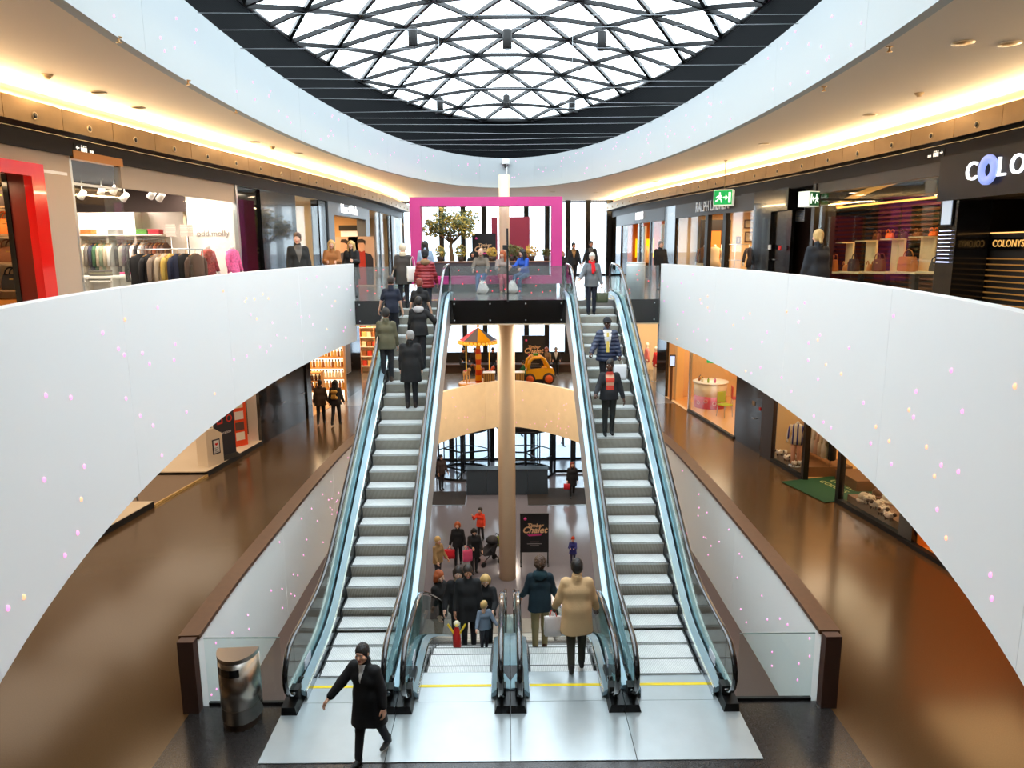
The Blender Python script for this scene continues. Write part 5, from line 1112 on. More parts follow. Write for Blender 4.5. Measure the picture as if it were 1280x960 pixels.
for k in range(22):
    m = RU.run(MB(), 13.7, 21.3, Z_UP + .15 + .115 * k, Z_UP + .20 + .115 * k, 1.95, 2.05, step=2.5); m.box((RU.X(21.3, 1.35), 21.25, Z_UP + .175 + .115 * k), (1.5, .1, .05)); m.v = [(v[0] - L.x, v[1] - L.y, v[2] - L.z) for v in m.v]; obj('slat', m, lv, t)
# gold arched cornice inside
t = thing('arched_cornice', 'gold lit arch line curving over the handbag shop window', 'cornice', (RU.X(16, .6), 16, 7.5)); L = Vector(t.location)
pts = []
for k in range(25):
    y = 13.85 + 4.9 * k / 24; pts.append((RU.X(y, .5) - L.x, y - L.y, .34 - .5 * (k / 24) ** 2.2))
gold_line = emis('gold_line', (255, 190, 90), 1.3)
m = MB()
for a, b in zip(pts, pts[1:]): m.bar(a, b, .05, .12)
obj('arch', m, mat('cornice_gold', (206, 150, 70), .3, .7, (255, 180, 80), .35), t)
obj('light_line', RU.run(MB(), 13.85, 18.7, -.3, -.26, .5, .56) if 0 else MB().bar((RU.X(13.9, .5) - L.x, 13.9 - L.y, -.22), (RU.X(18.7, .5) - L.x, 18.7 - L.y, -.22), .05, .04), gold_line, t)
cr = mat('box_cream', (238, 214, 160), .5)
bagl = ['honey brown', 'dark brown', 'bronze', 'orange tan', 'black']
for k, (px, w) in enumerate(((1046, .3), (1072, .42), (1104, .46), (1140, .5), (1178, .36))):
    p = RU.P(px, 337, .75); zb = RU.P(px, 339.5, .75).z; y = p.y
    t = thing('display_box', f'cream lit display niche in the handbag shop window, {NUM[k]} from the exit sign', 'display box', (p.x, y, Z_UP), RU.rz(y)); h = zb - Z_UP
    obj('ledge', MB().box((0, 0, h - .02), (.95, .5, .04)), cr, t); obj('back_panel', MB().box((.2, .2, h + .36), (w, .05, .72)), cr, t); obj('stand', MB().box((0, .1, h / 2 - .02), (.1, .1, h - .04)), black_matt, t)
    obj('top_return', MB().box((.2, .05, h + .73), (w, .34, .03)), cr, t)
    bp = Matrix.Translation(t.location) @ Matrix.Rotation(RU.rz(y), 4, 'Z') @ Vector((-.08, -.06, h + .004))
    handbag(f'{bagl[k]} handbag on the lit niche {NUM[k]} from the exit sign', bp, RU.rz(y) + R(8), [.26, .3, .34, .5, .34][k], [.3, .3, .28, .32, .2][k], .18, [cloth('hb_honey', (186, 116, 50)), bagc[2], bagc[0], cloth('hb_tan', (196, 118, 48)), bagc[3]][k], 'handbags on the lit niches', k % 2)
    if k in (1, 2):
        bp = Matrix.Translation(t.location) @ Matrix.Rotation(RU.rz(y), 4, 'Z') @ Vector((-.4, -.08, h + .004)); handbag(f'small {"tan" if k == 1 else "brown"} purse beside the {bagl[k]} handbag', bp, RU.rz(y) - R(10), .2, .16, .12, cloth('hb_honey', (186, 116, 50)))
    RU.light(y - .3, .6, Z_UP + 2.5, 7, (255, 206, 130), .3, .3)
t = thing('upper_shelf', 'faint gold lit shelf with small goods on the louvre wall', 'shelf', (RU.X(17.6, 1.72), 17.6, Z_UP), RU.rz(17.6)); obj('board', MB().box((0, 0, 1.55), (3.4, .3, .03)), mat('shelf_gold', (150, 100, 46), .35, .5), t)
for k in range(6): bp = Matrix.Translation(t.location) @ Matrix.Rotation(RU.rz(17.6), 4, 'Z') @ Vector((-1.4 + .55 * k, 0, 1.566)); handbag(f'small bag on the gold shelf of the louvre wall, {NUM[k]} from the exit sign', bp, RU.rz(17.6), .26, .16, .14, bagc[k % 3])
RU.light(17.6, 1.1, Z_UP + 2.6, 22, (255, 196, 120), .3, 3)
# corner entrance with the big lettering
shopfront(RU, 'dark corner entrance of the handbag shop under the large white lettering', 8, 13.75, [('header', 9.0, 13.75, 7.12, 7.9, -.28, .2, mat('entrance_header', (22, 16, 15), .35, spec=.3)), ('pier', 13.25, 13.75, Z_UP, 7.12, -.2, .4, black_pier), ('back_wall', 8.0, 13.2, Z_UP, 7.5, 2.2, 2.3, black_matt), ('ceiling_panel', 8.0, 13.2, 7.12, 7.16, .2, 2.2, black_matt)])
yy = [RU.P(px, 200, -.32).y for px in (1217, 1237.5, 1253, 1271)]
x0 = RU.P(1211, 200, -.32).y
lw = emis('letter_lit', (245, 248, 255), 1.0); ring_blue = mat('ring_blue', (140, 160, 222), .4, 0, (130, 150, 220), .75)
t = thing('shop_lettering', 'large white shop lettering with a violet ring for its first O', 'lettering', (RU.X(12.4, -.3), 12.4, 7.52)); fc = RU.face(12.4)
for ch, pxc, pyc, sz in (('C', 1217, 206, .44), ('L', 1256, 198, .44), ('O', 1274, 195, .44), ('N', 1296, 190, .44), ('Y', 1316, 186, .44), ('S', 1334, 183, .44)):
    ya_, yb_ = RU.P(1216, 200, -.31).y, RU.P(1273, 200, -.31).y; yq = ya_ - (ya_ - yb_) / 3 * 'CoLONYS'.index(ch); p = Vector((RU.X(yq, -.31), yq, 0))
    text('letter', ch, (p.x, p.y, 7.55), sz, lw, t, fc, .04, bold=0.0)
p = RU.P(1237.5, 202, -.33); rzz = math.atan2(fc.x, -fc.y)
Mq = Matrix.Translation(Vector((p.x, p.y, 7.54)) - Vector(t.location)) @ Matrix.Rotation(rzz, 4, 'Z') @ Matrix.Rotation(R(90), 4, 'X')
obj('ring_letter', MB().lathe([(.11, 0), (.24, 0), (.24, .05), (.11, .05), (.11, 0)], M=Mq, n=28, sx=.9, caps=False), ring_blue, t)
# reception counter with gold slats inside
t = thing('slatted_counter', 'black counter with gold slats and small gold lettering in the corner entrance', 'counter', (RU.X(12.75, .7), 12.75, Z_UP), RU.rz(12.6))
obj('body', MB().box((0, .02, .8), (1.15, .5, 1.6)), black_matt, t); sl = mat('slat_gold', (200, 150, 80), .3, .8, (255, 180, 90), .12)
for k in range(11): obj('slat', MB().box((0, -.26, .16 + .1 * k), (1.15, .04, .022)), sl, t)
obj('lettering_board', MB().box((0, -.27, 1.42), (1.15, .05, .2)), black_gloss, t)
text('lettering', 'COLONYS', Matrix.Translation(t.location) @ Matrix.Rotation(RU.rz(12.6), 4, 'Z') @ Vector((0, -.305, 1.42)), .17, mat('letter_gold', (226, 176, 96), .3, .3, (255, 190, 100), .6), t, RU.face(12.6), .008); obj('top_light', MB().box((0, -.2, 1.61), (1.15, .1, .02)), emis('gold_glow', (255, 190, 110), 1.0), t)
t = thing('light_slats', 'cold white lit slats on the pier of the corner entrance', 'light', (RU.X(13.5, -.22), 13.5, Z_UP + 1.0), RU.rz(13.5))
for k in range(9): obj('light_slat', MB().box((0, -.01, .1 + .07 * k), (.34 - .02 * (k % 3), .02, .016)), emis('cold_light', (214, 220, 255), 2.0), t)
t = thing('wall_screen', 'pale upright screen on the pier of the corner entrance', 'screen', (RU.X(13.5, -.22), 13.5, Z_UP + 2.02), RU.rz(13.5)); obj('panel', MB().box((0, -.01, 0), (.26, .03, .5)), mat('screen_pale', (176, 190, 204), .3, 0, (180, 196, 214), .5), t); obj('frame', MB().box((0, .0, 0), (.3, .02, .54)), black_matt, t)
# ================================================================== mid level, bin side
plat = mat('platform_white', (244, 228, 204), .4); grey_mat = mat('ramp_grey', (150, 130, 112), .8, stripe=(1, .05, (132, 114, 98), .5))
def platform(lb, ya, yb):
    t = thing('platform', lb, 'platform', (LM.X((ya + yb) / 2), (ya + yb) / 2, 0)); L = Vector(t.location)
    for nm, z0, z1, d0, d1, mt_ in (('top', .12, .15, 0.0, 3.6, plat), ('black_edge', .0, .14, -.02, .06, black_matt)):
        m = LM.run(MB(), ya, yb, z0, z1, d0, d1); m.v = [(v[0] - L.x, v[1] - L.y, v[2] - L.z) for v in m.v]; obj(nm, m, mt_, t)
platform('white shop platform with a black edge nearest the camera on the bin side aisle', 10.0, 17.5); platform('white shop platform carrying the donation box and red dispenser', 20.0, 23.4)
t = thing('ramp', 'grey matted entrance ramp between the two white shop platforms', 'ramp', (LM.X(18.75), 18.75, 0)); L = Vector(t.location); m = LM.run(MB(), 17.5, 20.0, 0, .05, .02, 3.6); m.v = [(v[0] - L.x, v[1] - L.y, v[2] - L.z) for v in m.v]; obj('surface', m, grey_mat, t); m = LM.run(MB(), 17.5, 20.0, 0, .06, -.03, .02); m.v = [(v[0] - L.x, v[1] - L.y, v[2] - L.z) for v in m.v]; obj('edge_trim', m, mat('trim_gold', (226, 190, 120), .3, .6), t)
LM.room(9.8, 23.4, 0, 3.9, 3.7, white_w, white_w, white_w); 
for y in (11.5, 15, 18.5, 22): LM.light(y, 1.9, 3.85, 26, (255, 234, 206), 2.6, 3.2)
t = thing('ramp_railing', 'low bent steel railing beside the grey ramp', 'railing', (LM.X(17.5, .9), 17.5, .15)); 
obj('rail', MB().tube([(-.9, .05, 0), (-.85, .05, .75), (-.3, .05, .85), (.3, .05, .85), (.5, .05, 0)], .02, 8), steel, t); obj('low_rail', MB().tube([(-.87, .05, .4), (.42, .05, .4)], .015, 8), steel, t)
p = at(264, 580, z=.15); t = thing('donation_box', 'white pentagonal box with slot and red heart label on the platform', 'box', (p.x, p.y, .152), R(62)); t.scale = (.88, .88, .88)
obj('body', MB().extr([(-.32, 0), (.32, 0), (.32, 1.02), (.0, 1.25), (-.32, 1.25)], Matrix.Translation((0, .25, 0)) @ Matrix.Rotation(R(90), 4, 'X'), .5), mat('box_white', (238, 222, 200), .45), t)
obj('slot', MB().box((.0, 0, 1.252), (.1, .3, .01)), black_matt, t); obj('label_plate', MB().box((0.05, -.256, .62), (.3, .012, .5)), mat('label_navy', (34, 38, 66), .5), t); obj('label_paper', MB().box((0.05, -.264, .62), (.22, .01, .42)), mat('label_white', (236, 236, 240), .5), t)
obj('heart', MB().extr([(.05 + .055 * (16 * math.sin(a) ** 3) / 16, .70 + .055 * (13 * math.cos(a) - 5 * math.cos(2 * a) - 2 * math.cos(3 * a) - math.cos(4 * a)) / 16) for a in [-2 * math.pi * k / 24 for k in range(24)]][::-1], Matrix.Translation((0, -.27, 0)) @ Matrix.Rotation(R(90), 4, 'X'), .006), mat('heart_red', (220, 30, 34), .5), t)
for k in range(4): obj('text_line', MB().box((.05, -.271, .58 - .045 * k), (.16, .004, .014)), mat('label_navy', (34, 38, 66), .5), t)
p = LM.P(281, 575, .35); t = thing('poster_stand', 'dark upright poster stand with two red symbols beside the donation box', 'poster stand', (at(283, 572, z=.15).x, at(283, 572, z=.15).y, .152), R(66)); t.scale = (.88, .88, .88); obj('panel', MB().box((0, 0, .9), (.9, .05, 1.75)), mat('poster_navy', (40, 42, 54), .4), t); obj('foot', MB().hexa([(-.48, -.25, 0), (.48, -.25, 0), (.48, .2, 0), (-.48, .2, 0), (-.45, -.05, .1), (.45, -.05, .1), (.45, .05, .1), (-.45, .05, .1)]), black_matt, t)
sr = mat('symbol_red', (226, 50, 44), .5); obj('square_symbol', MB().box((-.2, -.03, 1.45), (.24, .012, .05)).box((-.2, -.03, 1.25), (.24, .012, .05)).box((-.3, -.03, 1.35), (.05, .012, .2)).box((-.1, -.03, 1.35), (.05, .012, .2)), sr, t)
obj('ring_symbol', MB().tube([(.22 + .11 * math.cos(a), -.03, 1.35 + .11 * math.sin(a)) for a in [2 * math.pi * k / 20 for k in range(20)]], .022, 6, closed=True), sr, t)
text('lettering', 'Vocation', Matrix.Translation(t.location) @ Matrix.Rotation(R(66), 4, 'Z') @ Vector((0, -.035, .90)), .15, mat('letter_pale', (220, 216, 220), .5), t, Matrix.Rotation(R(66), 3, 'Z') @ Vector((0, -1, 0)), .004)
t = thing('dispenser', 'tall orange red brochure dispenser on the white platform', 'dispenser', (at(298, 556, z=.15).x, at(298, 556, z=.15).y, .152), R(50)); t.scale = (.92, .92, .92); ro = mat('dispenser_red', (232, 74, 30), .35); obj('body', MB().rbox((0, 0, .92), (.5, .5, 1.84), .04), ro, t)
for k, (z, c) in enumerate(((1.5, (236, 220, 190)), (1.1, (230, 220, 214)), (.72, (96, 66, 60)), (.36, (238, 226, 210)))): obj('brochure_window', MB().box((-.04, -.255, z), (.32, .02, .28)), mat('brochure_' + str(k), c, .4), t)
obj('side_rack', MB().box((.28, 0, .95), (.06, .4, 1.2)), mat('rack_dark', (90, 70, 60), .4), t)
struct('wall_left', LM.run(MB(), 22.5, 23.1, .15, 3.9, .5, .6), mat('wall_beige', (206, 184, 158), .6)); t = thing('round_emblem', 'faint round emblem on the beige wall behind the dispenser', 'emblem', (LM.X(22.8, .49), 22.8, 1.75), LM.rz(22.8)); obj('ring', MB().tube([(.12 * math.cos(a), 0, .16 * math.sin(a)) for a in [2 * math.pi * k / 18 for k in range(18)]], .015, 6, closed=True), mat('emblem_grey', (170, 156, 128), .5), t)
struct('wall_left', LM.run(LM.run(MB(), 23.4, 23.95, 0, 4.2, 0, .3), 27.2, 27.6, 0, 4.2, 0, .3), black_pier)
for k, (a, b) in enumerate(((23.95, 25.55), (25.6, 27.2))):
    y = (a + b) / 2; t = thing('service_door', ['black service door nearer the dispenser', 'black service door nearer the perfume shop'][k] + ' on the bin side aisle', 'door', (LM.X(y, .05), y, 0), LM.rz(y)); obj('leaf', MB().box((0, .05, 1.6), (1.66, .08, 3.2)), mat('door_black', (10, 10, 11), .2, coat=.3), t); obj('lever', MB().tube([(.55, 0, 1.05), (.55, -.05, 1.05), (.4, -.05, 1.05)], .014, 6), steel, t)
struct('wall_left', LM.run(MB(), 23.4, 27.6, 3.15, 4.25, 0, .25), black_pier)
# perfume shop with shelves of bottles
LM.room(27.6, 30.7, 0, 3.6, 2.2, cream, cream, cream, honey); LM.light(29.2, .9, 3.5, 60, (255, 230, 195), 1.0, 2.2)
t = thing('bottle_shelf', 'bright wall shelf full of bottles in the perfume shop', 'shelf', (-7.85, 30.42, 0), 0); obj('back_panel', MB().box((0, .16, 1.6), (1.9, .04, 3.2)), emis('shelf_back', (255, 244, 215), 1.1), t)
rows = [.55, 1.0, 1.45, 1.9, 2.35]
for z in rows: obj('board', MB().box((0, 0, z), (1.9, .3, .05)), mat('shelf_orange', (220, 160, 90), .5), t)
for sx in (-.95, .95): obj('upright', MB().box((sx, .02, 1.6), (.04, .32, 3.2)), mat('shelf_orange', (220, 160, 90), .5), t)
bm = [mat('bottle_gold', (214, 170, 84), .25), mat('bottle_amber', (150, 90, 40), .25), mat('bottle_pale', (232, 222, 190), .3), mat('bottle_lime', (150, 190, 60), .3), mat('bottle_pink', (214, 90, 150), .3), mat('bottle_violet', (110, 80, 160), .3)]
bmesh_ = {}
Mx = Matrix.Translation(t.location)
for ri, z in enumerate(rows):
    for k in range(14):
        c = 0 if (k + ri) % 3 else 1
        if ri == 1: c = 2
        if ri == 3 and 4 <= k <= 6: c = 3 + (k - 4)
        if c not in bmesh_:
            bmesh_[c] = (MB().lathe([(.055, 0), (.06, .02), (.058, .2), (.025, .25), (.025, .27)], n=10).mesh('bottle', bm[c]), MB().lathe([(.03, .27), (.03, .33)], n=8).mesh('bottle_cap', mat('cap_dark', (60, 46, 36), .3)))
        b = link('bottle', bmesh_[c][0]); b.location = Mx @ Vector((-.86 + .132 * k, -.02, z + .026)); link('cap', bmesh_[c][1], b)
        nm = ['gold bottle among many alike', 'amber bottle among many alike', 'pale bottle of the pale row', 'lime green bottle', 'pink bottle next to the lime one', 'violet bottle next to the pink one'][c]
        props(b, nm + ' on the perfume shop wall shelf', 'bottle', 'bottles on the perfume shop shelf')
t = thing('island_shelf', 'brown island shelf with dark bottles at the perfume shop entrance', 'shelf', (at(392, 500, Y=28.9).x, 28.9, 0), 0)
for z in (.35, .75, 1.15, 1.5): obj('board', MB().box((0, 0, z), (.8, .35, .05)), mat('shelf_orange', (220, 160, 90), .5), t)
for sx in (-.4, .4): obj('upright', MB().box((sx, 0, .78), (.04, .35, 1.55)), mat('shelf_orange', (220, 160, 90), .5), t)
Mx = Matrix.Translation(t.location); dk = (MB().lathe([(.05, 0), (.055, .02), (.05, .18), (.02, .22), (.02, .27)], n=10).mesh('bottle', mat('bottle_dark', (70, 36, 28), .25)), MB().lathe([(.025, .27), (.025, .31)], n=8).mesh('bottle_cap', mat('cap_dark', (60, 46, 36), .3)))
for z in (.776, 1.176):
    for k in range(5): b = link('bottle', dk[0]); b.location = Mx @ Vector((-.3 + .15 * k, -.03, z)); link('cap', dk[1], b); props(b, 'dark red brown bottle on the island shelf of the perfume shop', 'bottle', 'dark bottles on the island shelf')
struct('wall_left', LM.run(MB(), 30.7, 33.4, 0, 4.2, 0, .3), black_pier); t = thing('wall_poster', 'tall grey poster panel on the black pier beyond the perfume shop', 'poster', (LM.X(31.3, -.02), 31.3, 1.2), LM.rz(31.3)); obj('panel', MB().box((0, 0, .9), (.7, .02, 2.0)), mat('poster_grey', (120, 108, 92), .5), t); obj('frame', MB().box((0, .006, .9), (.76, .02, 2.06)), steel, t)
LM.room(33.4, 38.2, 0, 3.6, 2.0, mat('shop_peach', (240, 196, 150), .6), cream, cream); LM.light(35.5, .9, 3.5, 110, (255, 220, 170), 1.0, 3)
t = thing('toy_shelf', 'peach lit shelf rack with boxes at the far end of the bin side aisle', 'shelf', (-7.3, 37.6, 0), 0)
for z in (.4, .9, 1.4, 1.9, 2.4, 2.9): obj('board', MB().box((0, 0, z), (2.2, .35, .04)), white_w, t)
for sx in (-1.1, -.35, .4, 1.1): obj('upright', MB().box((sx, 0, 1.5), (.05, .36, 3.0)), mat('shelf_peach', (236, 170, 120), .5), t)
Mx = Matrix.Translation(t.location); bx = [MB().rbox((0, 0, .13), (.22, .2, .26), .01).mesh('goods_box', mat('goods_%d' % k, c, .5)) for k, c in enumerate(((226, 190, 120), (196, 60, 44), (150, 90, 50), (236, 220, 190)))]
for zi, z in enumerate((.42, .92, 1.42, 1.92, 2.42)):
    for k in range(8): c = (k * 3 + zi * 5) % 4; b = link('goods_box', bx[c]); b.location = Mx @ Vector((-.95 + .27 * k, -.02, z)); props(b, ['straw coloured', 'red', 'brown', 'cream'][c] + ' goods box on the peach shelf rack', 'box', 'goods boxes on the peach shelf rack')
# ================================================================== mid level, toy shop side
struct('wall_right', RM.run(RM.run(MB(), 30.9, 32.2, 0, 4.25, -.02, .3), 14.65, 15.1, 0, 4.25, -.02, .4), black_pier)
RM.room(32.2, 38.2, 0, 3.6, 2.0, cream, cream, cream); RM.light(35, .9, 3.5, 110, (255, 230, 190), 1, 3)
for y, lb, c in ((33.2, 'mannequin in a yellow top in the far toy shop side window', (236, 200, 60)), (34.6, 'mannequin in a red top in the far toy shop side window', (206, 44, 44)), (36.2, 'mannequin in a pink top in the far toy shop side window', (230, 130, 130))): mannequin(lb, (RM.X(y, .6), y, 0), RM.rz(y), cloth('mq3_' + str(c[1]), c), cloth('mq_pale', (226, 210, 190)), head=True)
# honey shop with a glass front
RM.room(23.7, 30.9, 0, 3.7, 3.2, honey, honey, cream, mat('shop_floor_honey', (222, 170, 104), .3)); RM.light(29.4, 1.5, 3.6, 45, (255, 228, 190), 1.6, 2.4); RM.light(25.8, 1.5, 3.6, 70, (255, 234, 206), 2.2, 3.6)
shopfront(RM, 'glass front of the honey lit shop with the red and white counter', 23.7, 30.9, [('pane', 23.75, 25.7, 0.08, 4.2, .02, .035, shop_glass), ('pane', 25.71, 28.0, .08, 4.2, .02, .035, shop_glass), ('base_rail', 23.7, 28.1, 0, .08, -.02, .1, black_matt), ('slim_post', 28.05, 28.12, 0, 4.2, 0, .1, steel), ('threshold', 28.1, 30.9, 0, .015, -.02, .1, cream)])
t = thing('wall_pillar', 'honey coloured pillar with a small screen beside the shop opening', 'pillar', (at(848, 480, Y=30.3).x, 30.3, 0), 0); obj('body', MB().box((0, 0, 1.8), (.3, .5, 3.6)), mat('pillar_honey', (236, 190, 120), .5), t)
t = thing('wall_screen', 'small dark framed screen on the honey shop wall', 'screen', (at(840.5, 451, Y=29.8).x, 29.8, at(840.5, 451, Y=29.8).z), R(-8)); obj('frame', MB().box((0, 0, 0), (.24, .06, .5)), black_matt, t); obj('panel', MB().box((0, -.035, 0), (.18, .01, .4)), mat('screen_blue', (170, 190, 226), .3, 0, (170, 190, 230), .8), t); obj('arm', MB().tube([(0, .03, 0), (0, .3, 0)], .03, 6), black_matt, t); obj('stand', MB().box((0, .3, -t.location.z / 2), (.1, .1, t.location.z)), wood_dark, t)
p = at(887, 508, z=.012); CY = p.y
t = thing('round_counter', 'round counter, red below and white above, behind the shop glass', 'counter', (p.x, CY, 0.012))
obj('red_base', MB().lathe([(.62, 0), (.64, .5)], n=28), mat('counter_red', (206, 40, 56), .4), t); obj('white_body', MB().lathe([(.64, .5), (.66, 1.0)], n=28), mat('counter_white', (240, 222, 190), .4), t); obj('top_board', MB().lathe([(.7, 1.0), (.7, 1.05)], n=28), white_w, t)
for k in range(7): a = R(150 + 30 * k); obj('ring_motif', MB().tube([((.65) * math.cos(a + .11 * math.cos(u)), (.65) * math.sin(a + .11 * math.cos(u)), .24 + .14 * (k % 2) * .6 + .07 * math.sin(u)) for u in [2 * math.pi * j / 12 for j in range(12)]], .012, 5, closed=True), mat('motif_pale', (236, 190, 180), .5), t)
for k in range(5): a = R(140 + 34 * k); tt = thing('table_goods', f'small bottle on the red and white counter, {NUM[k]} of five', 'bottle', (p.x + .45 * math.cos(a), CY + .45 * math.sin(a), 1.064), 0, 'bottles on the round counter'); obj('body', MB().lathe([(.04, 0), (.045, .12), (.02, .16)], n=10), bm[k % 5], tt); obj('cap', MB().lathe([(.022, .16), (.022, .2)], n=8), mat('cap_dark', (60, 46, 36), .3), tt)
def chair(lb, loc, rz, mt_, leg_m):
    t = thing('chair', lb, 'chair', loc, rz); obj('seat', MB().rbox((0, 0, .46), (.44, .44, .05), .04), mt_, t); obj('backrest', MB().rbox((0, .2, .72), (.42, .04, .42), .015), mt_, t)
    for sx in (-.18, .18):
        for sy in (-.18, .18): obj('leg', MB().tube([(sx, sy, .44), (sx * 1.15, sy * 1.15, 0)], .016, 6), leg_m, t)
chair('lime green chair behind the shop glass beside the red counter', (at(906, 508, z=.4).x, at(906, 508, z=.4).y, .012), .5, mat('chair_lime', (176, 190, 50), .4), steel); chair('red chair behind the lime green one in the honey lit shop', (at(912, 500, z=.4).x + .3, at(906, 508, z=.4).y + 1.2, .012), 1.4, mat('chair_red', (190, 50, 50), .4), steel)
p = RM.P(893, 452, -.3); t = thing('exit_sign', 'green exit sign half hidden by the white balustrade, lower aisle', 'exit sign', (p.x, p.y, p.z + .1), R(-20)); obj('housing', MB().box((0, 0, 0), (.5, .1, .3)), green, t); pictogram(t, Matrix.Translation((0, -.055, 0)) @ Matrix.Rotation(R(90), 4, 'X'), False, .46, .26); obj('rod', MB().tube([(0, 0, .15), (0, 0, 4.27 - p.z - .1)], .012, 6), steel, t)
# black double door
struct('wall_right', RM.run(MB(), 21.5, 23.7, 3.1, 4.25, 0, .3), black_pier)
t = thing('service_door', 'black service door with red button on the toy shop side aisle', 'door', (RM.X(22.75, .02), 22.75, 0), RM.rz(22.75)); obj('leaf', MB().box((0, .06, 1.55), (1.95, .1, 3.1)), mat('door_black', (10, 10, 11), .2, coat=.3), t); obj('lever', MB().tube([(.55, 0, 1.05), (.55, -.05, 1.05), (.38, -.05, 1.05)], .016, 6), steel, t); obj('red_button', MB().rbox((.8, -.005, 1.42), (.09, .03, .1), .01), mat('alarm_red', (220, 30, 30), .4), t); obj('plate', MB().box((.35, .0, 1.5), (.2, .015, .14)), mat('plate_bronze', (120, 100, 70), .4), t)
struct('wall_right', RM.run(MB(), 21.05, 21.75, 0, 4.25, -.02, .3), brown_panel)
# toy and clothes shop
RM.room(15.1, 21.05, 0, 3.7, 4.0, honey, honey, cream, mat('shop_floor_sand', (214, 176, 112), .35)); RM.light(20, 1.3, 3.6, 40, (255, 226, 184), 2, 2); RM.light(17.6, 2.2, 3.6, 50, (255, 224, 180), 3, 2.6); RM.light(16, 1.2, 3.6, 22, (255, 224, 170), 1, 1.2)
shopfront(RM, 'glass windows of the toy shop with black base rail and posts', 15.1, 21.05, [('pane', 19.35, 21.0, .1, 4.2, .02, .035, shop_glass), ('base_rail', 19.3, 21.05, 0, .1, -.03, .15, black_matt), ('post', 19.22, 19.36, 0, 4.2, -.02, .12, post_m), ('base_rail', 15.1, 17.45, 0, .12, -.03, .15, black_matt), ('post', 17.36, 17.5, 0, 4.2, -.02, .12, post_m), ('pane', 15.15, 17.36, .12, 4.2, .02, .035, shop_glass)])
for ya, yb, lb in ((19.5, 20.95, 'low wooden window platform with toy lambs, farther one'), (15.2, 17.2, 'low wooden window platform with toy lambs, nearer one'), (18.2, 19.3, 'low dark platform under the pale plush coats')):
    t = thing('window_platform', lb, 'platform', (RM.X((ya + yb) / 2, .1), (ya + yb) / 2, .012)); L = Vector(t.location); dd = (.12, 1.5) if ya != 18.2 else (.9, 2.2); m = RM.run(MB(), ya, yb, .012, .30, *dd); m.v = [(v[0] - L.x, v[1] - L.y, v[2] - L.z) for v in m.v]; obj('body', m, mat('platform_wood', (120, 84, 54), .5), t)
wool = mat('lamb_wool', (232, 220, 204), .9, bump=(90, .6)); lface = mat('lamb_face', (70, 56, 48), .7)
def lamb(lb, loc, rz, s=1.0, group=None):
    t = thing('toy_lamb', lb, 'toy', loc, rz, group); q = random.Random(len(lb)); m = MB()
    m.ball((0, 0, .16 * s), .11 * s, 10, 0, .85, 1.35)
    for k in range(10): a = k * .63; m.ball((.11 * s * math.cos(a) * 1.2, .07 * s * math.sin(a), (.18 + .04 * (k % 2)) * s), .045 * s, 6)
    obj('body', m, wool, t); obj('head', MB().ball((.18 * s, 0, .23 * s), .055 * s, 8, 0, 1.1, 1.2), lface, t)
    for sx in (-.08, .08):
        for sy in (-.05, .05): obj('leg', MB().tube([(sx * s, sy * s, .1 * s), (sx * s, sy * s, 0)], .018 * s, 6), lface, t)
def set_at(px, py, z=.305): p = at(px, py, z=z); return (p.x, p.y, z)
for k in range(8): lamb(f'small white toy lamb on the farther platform, {NUM[k]} from the brown pier', set_at(965 + 4.6 * k + 2 * (k % 2), 563 + 3.4 * k - 4 * (k % 2)), 1.0 + k, .62 + .05 * (k % 3), 'toy lambs on the farther platform')
for k in range(7): lamb(f'white toy lamb on the nearer platform, {NUM[k]} from the green mat end', set_at(1083 + 4.6 * k, 629 + 3.6 * k - 3 * (k % 2)), 1 + k * .7, .75 + .1 * (k % 2), 'toy lambs on the nearer platform')
for k, (px, py, c) in enumerate(((1097, 622, (120, 84, 60)), (1110, 628, (240, 232, 220)), (1080, 627, (206, 190, 170)))):
    t = thing('plush_hat', ['brown fur hat lying among the near lambs', 'white fur hat lying among the near lambs', 'grey plush toy lying at the edge of the near lambs'][k], 'hat', set_at(px, py)); obj('crown', MB().ball((0, 0, .12), .14, 10, 0, .85), mat('fur_%d' % k, c, .95, bump=(60, .5)), t); obj('brim', MB().lathe([(.16, 0), (.18, .04), (.14, .07)], n=16), mat('fur_%d' % k, c, .95), t)
p = RM.P(993, 545, .6); t = mannequin('child mannequin with a navy and white striped top hanging in the toy shop window', set_at(994, 582), R(-30), mat('stripe_top', (236, 226, 206), .8, stripe=(0, .12, (50, 56, 140), .35)), cloth('mq_pink', (216, 160, 130)), True, 1.35)
for k in range(6):
    garment(f'pale plush coat on the toy shop rail, {NUM[k]} from the black post', (RM.P(1009 + 4.8 * k, 545, .9).x, RM.P(1009 + 4.8 * k, 545, .9).y, 1.50), R(70), .44, 1.0, [cloth('plush_pink', (228, 190, 166)), cloth('plush_cream', (236, 218, 190)), cloth('plush_white', (240, 230, 214))][k % 3], 'pale plush coats on the toy shop rail', .12)
garment('black coat at the end of the row of pale plush coats', (RM.P(1040, 570, .95).x, RM.P(1040, 570, .95).y, 1.45), R(60), .4, .95, cloth('plush_black', (22, 20, 20)), None, .1)
t = thing('clothes_rail', 'slim steel rail carrying the pale plush coats', 'clothes rail', (RM.P(1023, 560, .92).x, RM.P(1023, 560, .92).y, .302), RM.rz(19.5)); obj('rail', MB().tube([(-.6, 0, 1.31), (.65, 0, 1.31)], .012, 6), steel, t)
for sx in (-.6, .65): obj('upright', MB().tube([(sx, 0, .0), (sx, 0, 1.31)], .012, 6), steel, t)
